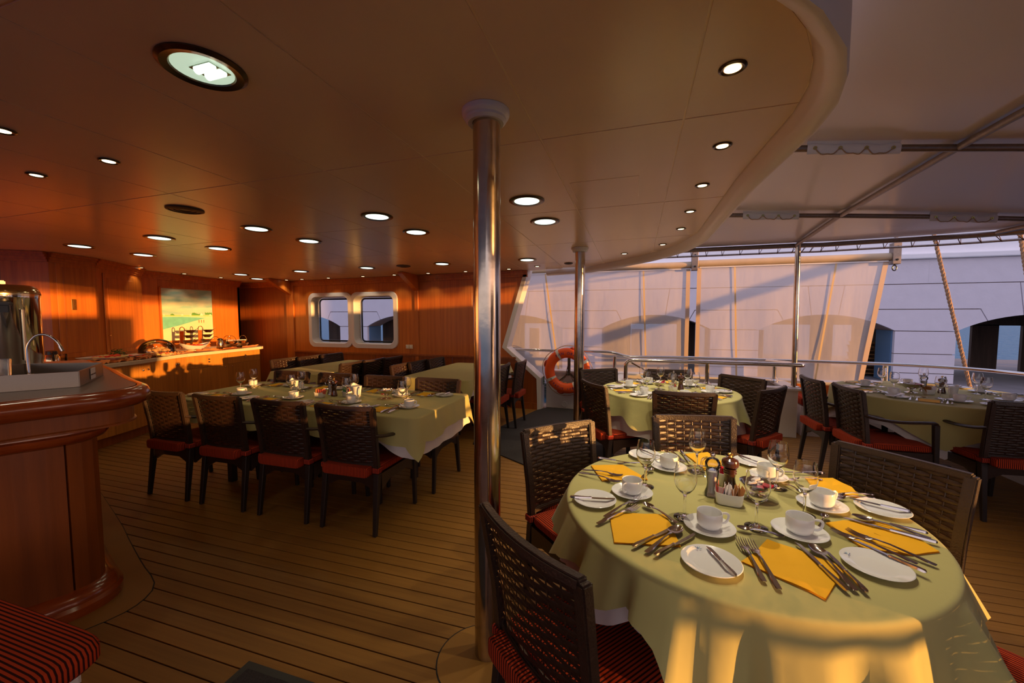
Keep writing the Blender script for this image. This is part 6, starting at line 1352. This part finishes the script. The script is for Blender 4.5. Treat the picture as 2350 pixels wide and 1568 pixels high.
for sx in (-1, 1):
    for sy in (-1, 1): q = MB(); q.box((sx * 0.27, sy * 0.27, 0.19), (0.05, 0.05, 0.38)); q.build('leg', M['white'], bs, bevel=0.006)

# ================================================================== buffet cabinets and worktop
fo = [(-5.10, 1.7), (-5.38, 2.2), (-5.56, 2.85), (-5.72, 3.30), (-5.95, 3.72), (-6.08, 4.05)]
f1 = [(v.x, v.y) for v in smooth_path([(*q, 0) for q in fo], 5)] + [(-6.15, 4.55), (-6.24, 5.05), (-6.31, 5.42), (-6.36, 5.50), (-6.45, 5.53)]
bk = [(-7.24, 5.55), (-7.24, 4.13), (-7.02, 4.08), (-6.50, 3.28), (-6.44, 2.86), (-6.76, 2.60), (-7.3, 1.75)]
wt = thing('buffet_worktop', 'cream-edged buffet worktop curving along the lockers and the painting wall', 'worktop', (0, 0, 0))
q = MB(); q.prism(f1 + bk, 0.885, 0.93); q.build('worktop_slab', M['cream'], wt, bevel=0.003)
CAB = offs(f1, 0.045)
def cab(label, pts, drawers, knobs):
    t = thing('buffet_cabinet', label, 'cabinet', (0, 0, 0), 0, 'veneered buffet cabinets'); inn_ = offs(pts, 0.45)
    q = MB(); q.prism(pts + inn_[::-1], 0.10, 0.884); q.build('carcass', M['teak_dark'], t)
    kk = offs(pts, 0.03); q = MB(); q.prism(kk + inn_[::-1], 0.0, 0.10); q.build('plinth', M['teak_dark'], t)
    # fronts: split the outline in equal lengths
    cu = [0]
    for a, b in zip(pts, pts[1:]): cu.append(cu[-1] + hypot(b[0] - a[0], b[1] - a[1]))
    def on(s_):
        for k in range(len(pts) - 1):
            if cu[k] - 1e-9 <= s_ <= cu[k + 1] + 1e-9: t_ = (s_ - cu[k]) / max(1e-9, cu[k + 1] - cu[k]); return (lerp(pts[k][0], pts[k + 1][0], t_), lerp(pts[k][1], pts[k + 1][1], t_))
        return pts[-1]
    nd = knobs; L = cu[-1]
    def front(s0, s1, z0, z1, nm, kn):
        a_ = [on(lerp(s0 + 0.0025, s1 - 0.0025, i / 4)) for i in range(5)]; b_ = offs(a_, -0.014); q = MB(); q.prism(b_ + a_[::-1], z0 + 0.002, z1 - 0.002); o = q.build(nm, M['cabinet'], t)
        for (ks, kz) in kn:
            x_, y_ = on(lerp(s0, s1, ks)); x2, y2 = on(lerp(s0, s1, ks) + 0.01); d = Vector((x2 - x_, y2 - y_)).normalized(); nn = Vector((d.y, -d.x)); q = MB()
            q.tube([(x_ + nn.x * 0.012, y_ + nn.y * 0.012, kz), (x_ + nn.x * 0.028, y_ + nn.y * 0.028, kz)], 0.004, 8); q.tube([(x_ + nn.x * 0.026, y_ + nn.y * 0.026, kz), (x_ + nn.x * 0.032, y_ + nn.y * 0.032, kz), (x_ + nn.x * 0.040, y_ + nn.y * 0.040, kz)], [0.008, 0.012, 0.007], 12); q.build('knob', M['chrome'], o, smooth=True)
    for k in range(nd):
        s0, s1 = L * k / nd, L * (k + 1) / nd; side = 0.90 if k % 2 == 0 else 0.10
        if drawers: front(s0, s1, 0.70, 0.882, 'drawer', [(0.5, 0.815), (0.5, 0.775)][:2]); front(s0, s1, 0.11, 0.70, 'door', [(side, 0.66)])
        else: front(s0, s1, 0.11, 0.882, 'door', [(side, 0.80)])
n1 = 12; n2 = 20; n3 = 25
cab('curved buffet cabinet nearest the bar, tall doors', CAB[:n1], False, 2)
cab('curved buffet cabinet in the middle of the buffet, tall doors', CAB[n1 - 1:n2 + 1], False, 2)
cab('buffet cabinet at the bend before the straight run, tall doors', CAB[n2:n3 + 1], False, 2)
cab('straight buffet cabinet under the painting with drawers over doors', CAB[n3:-2], True, 2)

# runner, crumpled along the worktop
q = MB(); fr = offs(f1, 0.035)[6:-2]; bk_ = offs(f1, 0.30)[6:-2]; L = len(fr)
NJ = 120
def run(i, j):
    t = j / (NJ - 1) * (L - 1); k = min(int(t), L - 2); u = t - k; a = Vector(fr[k]).lerp(Vector(fr[k + 1]), u); b = Vector(bk_[k]).lerp(Vector(bk_[k + 1]), u); w = i / 9; pnt = a.lerp(b, w)
    return (pnt.x + 0.010 * sin(j * 1.1), pnt.y, 0.9335 + 0.030 * max(0, sin(j * 0.75 + i * 0.9)) ** 2 * (0.4 + 0.6 * (i < 6)) + 0.016 * max(0, sin(j * 1.9 + i * 1.7)) ** 2 + 0.006 * (i < 1) * 0)
q.grid(10, NJ, run); tag(q.build('orange_runner', M['orangecloth'], None, smooth=True, recalc=False), 'crumpled orange cloth runner along the buffet worktop', 'cloth runner')

# painting
pt = thing('beach_painting', 'square beach painting in a thin teak frame on the bulkhead', 'painting', (PX + 0.002, 4.86, 1.49), R(90))
hw, hh = 0.40, 0.425
for (a, b) in (((-hw - .012, -hh - .012), (hw + .012, -hh - .012)), ((hw + .012, -hh - .012), (hw + .012, hh + .012)), ((hw + .012, hh + .012), (-hw - .012, hh + .012)), ((-hw - .012, hh + .012), (-hw - .012, -hh - .012))):
    q = MB(); q.bar((a[0], -0.012, a[1]), (b[0], -0.012, b[1]), 0.024, 0.026, up=(0, 1, 0)); q.build('frame', M['teak'], pt)
def flat(pts, m, nm, dy, par=None):
    q = MB(); q.xz(pts, -0.0165 - dy, -0.016 - dy + 0.0003); return q.build(nm, m, par or pt)
sky_m, n_, l_, b_ = newmat('painted_sky'); tc = n_.new('ShaderNodeTexCoord'); mp = n_.new('ShaderNodeMapping'); mp.inputs['Scale'].default_value = (2.2, 1, 9); nz = n_.new('ShaderNodeTexNoise'); nz.inputs['Scale'].default_value = 1.3; nz.inputs['Detail'].default_value = 4; rp = n_.new('ShaderNodeValToRGB')
rp.color_ramp.elements[0].position = 0.38; rp.color_ramp.elements[0].color = (0.30, 0.52, 0.42, 1); rp.color_ramp.elements[1].position = 0.62; rp.color_ramp.elements[1].color = (0.62, 0.64, 0.44, 1)
l_.new(tc.outputs['Object'], mp.inputs[0]); l_.new(mp.outputs[0], nz.inputs[0]); l_.new(nz.outputs['Fac'], rp.inputs[0]); l_.new(rp.outputs[0], b_.inputs['Base Color']); b_.inputs['Roughness'].default_value = 0.45
q = MB(); q.box((0, -0.010, 0), (2 * hw, 0.012, 2 * hh)); q.build('canvas', sky_m, pt)
hz = -0.02
flat([(-hw, -hh), (hw, -hh), (hw, hz), (-hw, hz)], mat('painted_sand', (0.78, 0.66, 0.42), 0.5, noise=0.12, nscale=9), 'painted_sand', 0.0)
flat([(-hw, hz - 0.02), (-hw, hz - 0.22), (-hw + 0.25, hz - 0.16), (-hw + 0.45, hz - 0.10), (hw - 0.12, hz - 0.035), (-0.1, hz - 0.015)], mat('painted_sea', (0.16, 0.50, 0.40), 0.45, noise=0.25, nscale=14), 'painted_sea', 0.0006)
flat([(-hw, hz - 0.006), (hw, hz - 0.004), (hw, hz + 0.012), (-hw, hz + 0.008)], mat('painted_shore', (0.60, 0.58, 0.14), 0.5, noise=0.2, nscale=30), 'painted_shore', 0.0006)
gm = mat('painted_trees', (0.10, 0.30, 0.07), 0.6, noise=0.3, nscale=40); hm = mat('painted_houses', (0.82, 0.74, 0.58), 0.5)
flat([(0.05, hz + 0.01)] + [(0.05 + 0.012 * k, hz + 0.03 + 0.02 * abs(sin(k * 1.3)) + 0.012 * sin(k * .5)) for k in range(13)] + [(0.21, hz + 0.01)], gm, 'painted_trees', 0.0009)
flat([(0.27, hz + 0.02)] + [(0.27 + 0.012 * k, hz + 0.045 + 0.02 * abs(sin(k * 1.1 + 1))) for k in range(11)] + [(0.398, hz + 0.02)], gm, 'painted_trees', 0.0009)
flat([(-0.28, hz + 0.008), (-0.27, hz + 0.03), (-0.24, hz + 0.036), (-0.21, hz + 0.008)], gm, 'painted_trees', 0.0009)
for hxx, s_ in ((-0.37, .8), (-0.10, 1.0), (0.03, 0.9), (0.21, 1.5), (0.36, 1.1)):
    flat([(hxx - 0.02 * s_, hz + 0.004), (hxx + 0.02 * s_, hz + 0.004), (hxx + 0.016 * s_, hz + 0.014 * s_), (hxx, hz + 0.034 * s_), (hxx - 0.016 * s_, hz + 0.014 * s_)], hm, 'painted_house', 0.0012)
for k in range(3): flat([(0.16 + 0.04 * k, hz - 0.12), (0.17 + 0.04 * k, hz - 0.12), (0.172 + 0.04 * k, hz - 0.07), (0.158 + 0.04 * k, hz - 0.07)], mat('painted_figures', (0.35, 0.14, 0.06), 0.6) if k == 0 else bpy.data.materials['painted_figures'], 'painted_figure', 0.0012)

# food and serving ware
ZW = 0.937
def lathe_thing(nm, label, cat, loc, parts, group=None, rz=0):
    t = thing(nm, label, cat, loc, rz, group)
    for pn, prof, m in parts: q = MB(); q.lathe(prof, 32); q.build(pn, M[m], t, smooth=True, merge=True)
    return t
def chunk(nm, label, cat, m, x, y, z, s, group):
    q = MB(); vs = []; n = 7
    q.lathe([(0, 0), (s * .8, 0.0), (s, s * .5), (s * .6, s * .95), (0, s)], n); o = q.build(nm, M[m], None, smooth=False); o.location = (x, y, z); o.rotation_euler = (random.uniform(-.3, .3), random.uniform(-.3, .3), random.random() * 6); o.scale = (1, random.uniform(.6, 1), random.uniform(.5, 1)); tag(o, label, cat, group); return o
pl = thing('serving_platter', 'large square white platter of salad at the left of the buffet', 'platter', (-5.93, 3.10, ZW + 0.01), R(25))
q = MB(); rr_ = [(-1, -1), (1, -1), (1, 1), (-1, 1)]; q.grid(4, 4, lambda i, j: (rr_[i][0] * (0.12, 0.20, 0.205, 0.12)[j], rr_[i][1] * (0.12, 0.20, 0.205, 0.12)[j], (0, 0.035, 0.041, 0.006)[j]), closed_u=True); q.f += [(3, 2, 1, 0), (12, 13, 14, 15)]; q.build('platter_dish', M['china'], pl)
for k in range(46):
    a = k * 2.4; r_ = 0.17 * sqrt((k + .5) / 46); m = ('pink_red', 'pale_yellow', 'pale_yellow', 'pink_red', 'pale_yellow')[k % 5]
    chunk('tomato_wedge' if m == 'pink_red' else 'cheese_cube', ('red tomato wedge' if m == 'pink_red' else 'pale cheese piece') + ' on the salad platter', 'food', m, -5.93 + r_ * cos(a), 3.10 + r_ * sin(a), ZW + 0.02 + 0.03 * (1 - r_ / 0.17), random.uniform(0.026, 0.040), 'pieces on the salad platter')
hb_ = thing('parsley_bunch', 'bunch of green parsley on the salad platter', 'herbs', (-6.05, 3.23, ZW + 0.03))
q = MB()
for k in range(240):
    a = random.random() * 6.28; e_ = random.uniform(0.1, 1.4); L = random.uniform(0.04, 0.11); c_ = Vector((cos(a) * cos(e_), sin(a) * cos(e_), sin(e_))) * L; t_ = Vector((-sin(a), cos(a), 0.3)) * 0.008; u_ = c_.normalized().cross(t_) * 0.9
    q.add([c_ - t_, c_ + u_, c_ + t_, c_ - u_], [(0, 1, 2, 3)])
q.build('leaves', M['green_leaf'], hb_, recalc=False)['kind'] = 'stuff'
tr = thing('steel_tray', 'steel tray of mixed appetisers in the middle of the buffet', 'tray', (-6.02, 3.62, ZW + 0.004)); q = MB(); q.lathe([(0, 0), (0.15, 0), (0.185, 0.015), (0.19, 0.016), (0.15, 0.005), (0, 0.004)], 40); q.build('tray_disc', M['chrome'], tr, smooth=True)
for k in range(40):
    a = k * 2.4; r_ = 0.15 * sqrt((k + .5) / 40); m = ('pink_red', 'bread', 'pale_yellow', 'kraft')[k % 4]; chunk('appetiser', 'appetiser morsel on the round steel tray', 'food', m, -6.02 + r_ * cos(a), 3.62 + r_ * sin(a), ZW + 0.012, random.uniform(0.024, 0.038), 'morsels on the steel tray')
dm = thing('domed_bread_tray', 'bread tray with clear roll-top dome', 'bread tray', (-6.42, 3.88, ZW + 0.004))
q = MB(); q.lathe([(0, 0), (0.20, 0), (0.215, 0.02), (0.20, 0.03), (0, 0.032)], 40); q.build('tray_base', M['gold'], dm, smooth=True)
q = MB(); q.lathe([(0.205 * cos(R(a)), 0.03 + 0.175 * sin(R(a))) for a in range(0, 91, 9)] + [(0.202 * cos(R(a)), 0.03 + 0.172 * sin(R(a))) for a in range(90, -1, -9)], 40, a0=0, a1=2 * pi); q.build('clear_dome', M['dome'], dm, smooth=True, merge=True)
for k in range(26): a = k * 2.4; r_ = 0.13 * sqrt((k + .5) / 26); chunk('bread_piece', 'piece of bread under the clear dome', 'bread', 'bread', -6.42 + r_ * cos(a), 3.88 + r_ * sin(a), ZW + 0.035 + 0.03 * (1 - r_ / .13), random.uniform(0.03, 0.045), 'bread under the dome')
bw_ = thing('salad_bowl', 'wide white wavy-rimmed bowl in front of the painting', 'bowl', (-6.42, 4.38, ZW + 0.002), R(80)); n = 40; pr = [(0, 0.0), (0.06, 0), (0.085, 0.008), (0.14, 0.06), (0.175, 0.10), (0.171, 0.10), (0.135, 0.063), (0.08, 0.014), (0, 0.01)]
q = MB(); q.grid(n, len(pr), lambda i, j: (pr[j][0] * cos(2 * pi * i / n) * 1.12, pr[j][0] * sin(2 * pi * i / n) * 0.75, pr[j][1] * (1 + 0.22 * cos(2 * (2 * pi * i / n)) * (pr[j][1] / 0.1) ** 2)), closed_u=True); q.build('bowl_shell', M['china'], bw_, smooth=True, merge=True)
for k in range(16): a = k * 2.4; r_ = 0.11 * sqrt((k + .5) / 16); chunk('radish', 'bright red radish in the wavy white bowl', 'food', 'pink_red', -6.42 + r_ * cos(a) * .7, 4.38 + r_ * sin(a), ZW + 0.075, 0.026, 'radishes in the wavy bowl')
def stand(x, y, label, zt):
    t = thing('jam_stand', label, 'stand', (x, y, ZW), R(8)); 
    for s_ in (-1, 1): q = MB(); q.tube([(s_ * 0.035, -0.03, 0.0), (s_ * 0.045, -0.02, zt - 0.05)], 0.006, 8); q.build('rod', M['gold'], t, smooth=True)
    q = MB(); q.tube([(0.045 * cos(a), -0.02, zt - 0.05 + 0.045 * sin(a)) for a in [pi * k / 10 for k in range(11)]], 0.006, 8, up=(0, 1, 0)); q.build('hoop', M['gold'], t, smooth=True)
    q = MB(); q.box((0, -0.025, zt * 0.45), (0.07, 0.008, zt * 0.7)); q.build('back_plate', M['gold'], t)
    q = MB(); q.tube([(-0.06, -0.06, 0.004), (0.06, -0.06, 0.004), (0.06, 0.06, 0.004), (-0.06, 0.06, 0.004), (-0.06, -0.06, 0.004)], 0.005, 6); q.build('foot', M['gold'], t)
    for k, zz in enumerate((0.10, 0.18, 0.26)):
        if zz > zt - 0.08: break
        b = thing('jam_bowl', '%s glass jam bowl on the %s' % (('lowest', 'middle', 'top')[k], label.split(',')[0]), 'bowl', (x + 0.05 + 0.045, y + 0.02 * k, ZW + zz), 0, 'jam bowls on the stands'); q = MB(); q.lathe([(0, 0.006), (0.035, 0.006), (0.060, 0.032), (0, 0.036)], 20); q.build('jam', M[('pale_yellow', 'kraft', 'pink')[k]], b, smooth=True); q = MB(); q.lathe([(0, 0), (0.035, 0), (0.075, 0.045), (0.072, 0.046), (0.032, 0.006), (0, 0.005)], 28); q.build('glass_bowl', M['coffee'], b, smooth=True, merge=True)
        q = MB(); q.tube([(0.02, 0, 0.012), (0.02, 0.11, 0.075)], 0.004, 6); q.build('ladle', M['chrome'], b, smooth=True)
        q = MB(); q.tube([(-0.095, -0.02 * k, 0.004), (-0.03, 0, 0.004)], 0.004, 6); q.build('support_arm', M['gold'], b)
stand(-6.86, 4.52, 'left tiered jam stand, in front of the painting', 0.36); stand(-6.86, 4.80, 'right tiered jam stand, in front of the painting', 0.37)
def covered(x, y, label, r_=0.10):
    t = thing('glass_food_bowl', label, 'bowl', (x, y, ZW + 0.002)); q = MB(); q.lathe([(0, 0), (r_ * .6, 0), (r_, 0.05), (r_ * 1.05, 0.055), (r_ * .95, 0.052), (r_ * .55, 0.008), (0, 0.006)], 32); q.build('lower_bowl', M['gold'], t, smooth=True, merge=True)
    q = MB(); q.lathe([(0, 0.06), (r_ * .7, 0.06), (r_ * .9, 0.10), (r_ * .92, 0.10), (r_ * .72, 0.058), (0, 0.056)], 32); q.build('upper_bowl', M['coffee'], t, smooth=True, merge=True)
    q = MB(); q.lathe([(0, 0.065), (r_ * .66, 0.065), (r_ * .76, 0.085), (0, 0.09)], 24); q.build('contents', M['pale_yellow'], t, smooth=True)
    q = MB(); q.tube([(0, r_ * .85 * cos(a), 0.10 + 0.09 * sin(a)) for a in [pi * k / 12 for k in range(13)]], 0.005, 8, up=(1, 0, 0)); q.build('hoop_handle', M['gold'], t, smooth=True); return t
covered(-6.60, 5.10, 'left hoop-handled glass bowl, right of the painting'); covered(-6.62, 5.33, 'right hoop-handled glass bowl, at the end of the buffet', 0.085)
fj = lathe_thing('thermos_jug', 'steel thermos jug with black lid before the painting', 'jug', (-6.55, 4.87, ZW), [('jug_body', [(0, 0), (0.05, 0), (0.052, 0.01), (0.05, 0.10), (0.042, 0.13), (0, 0.13)], 'gold'), ('jug_lid', [(0, 0.131), (0.04, 0.131), (0.036, 0.155), (0.015, 0.165), (0, 0.166)], 'black')])
lathe_thing('thermos_jug', 'steel thermos jug with black handle and top, left end of the buffet', 'jug', (-5.93, 2.60, ZW), [('jug_body', [(0, 0), (0.062, 0), (0.065, 0.01), (0.060, 0.08), (0.045, 0.115), (0, 0.12)], 'gold'), ('jug_lid', [(0, 0.115), (0.046, 0.115), (0.042, 0.15), (0.020, 0.16), (0, 0.162)], 'black')])
t = [o for o in COL.objects if o.name.startswith('thermos_jug') and o.type == 'EMPTY'][-1]; q = MB(); q.tube(smooth_path([(0.04, -0.02, 0.14), (0.09, -0.03, 0.13), (0.10, -0.03, 0.08), (0.075, -0.02, 0.03)], 5), 0.008, 8); q.build('jug_handle', M['black'], t, smooth=True)
cm = thing('coffee_machine', 'dark portafilter coffee machine head beside the urn', 'coffee machine', (-6.28, 2.55, ZW), R(20))
q = MB(); q.lathe([(0, 0), (0.11, 0), (0.115, 0.01), (0.10, 0.02), (0, 0.02)], 32); q.build('base', M['bezel'], cm, smooth=True)
q = MB(); q.tube([(0, 0, 0.015), (0, 0, 0.22)], 0.02, 12); q.build('column', M['chrome'], cm, smooth=True)
q = MB(); q.lathe([(0.0, -0.03), (0.10, -0.03), (0.115, -0.01), (0.115, 0.01), (0.10, 0.03), (0, 0.03)], 32); o = q.build('round_head', M['black'], cm, smooth=True); o.location = (0, 0, 0.27); o.rotation_euler = (0, R(80), 0)
q = MB(); q.tube(smooth_path([(0.04, 0, 0.33), (0.10, 0.02, 0.30), (0.11, 0.03, 0.24), (0.06, 0.02, 0.19)], 5), 0.016, 10); q.build('lever', M['black'], cm, smooth=True)
lathe_thing('glass_jar', 'glass jar of biscuits behind the thermos jug', 'jar', (-6.12, 2.75, ZW), [('jar_body', [(0, 0), (0.05, 0), (0.055, 0.02), (0.055, 0.10), (0.052, 0.10), (0.052, 0.02), (0.045, 0.006), (0, 0.005)], 'coffee'), ('biscuits', [(0, 0.008), (0.044, 0.008), (0.048, 0.06), (0.02, 0.075), (0, 0.078)], 'pale_yellow')])
bx_ = thing('white_container', 'plain pale container at the far end of the buffet', 'container', (-6.85, 5.40, ZW)); q = MB(); q.box((0, 0, 0.055), (0.26, 0.16, 0.11), taper=0.9); q.build('tub', M['china'], bx_, bevel=0.006)
for k, (x, y, r_) in enumerate(((-6.22, 4.62, 0.05), (-6.30, 4.80, 0.06), (-6.27, 4.98, 0.05))):
    t = thing('glass_dish', 'small amber glass dish near the worktop edge, %s of three' % ('left', 'middle', 'right')[k], 'dish', (x, y, ZW + 0.006)); q = MB(); q.lathe([(0, 0), (r_ * .6, 0), (r_, 0.03), (r_ * .95, 0.03), (r_ * .55, 0.005), (0, 0.004)], 28); q.build('dish_shell', M['coffee'], t, smooth=True, merge=True)
for k, (x, y, a) in enumerate(((-5.78, 3.28, 40), (-5.98, 3.90, 75), (-6.2, 4.1, 60))):
    t = thing('serving_tongs', ('dark serving tongs at the edge of the salad platter', 'steel serving tongs before the domed bread', 'steel serving tongs before the wavy bowl')[k], 'tongs', (x, y, ZW + 0.02), R(a))
    for s_ in (-1, 1): q = MB(); q.bar((-0.12, s_ * 0.003, 0.0), (0.12, s_ * 0.022, 0.006), 0.012, 0.003); q.build('arm', M['gold' if k else 'black'], t)
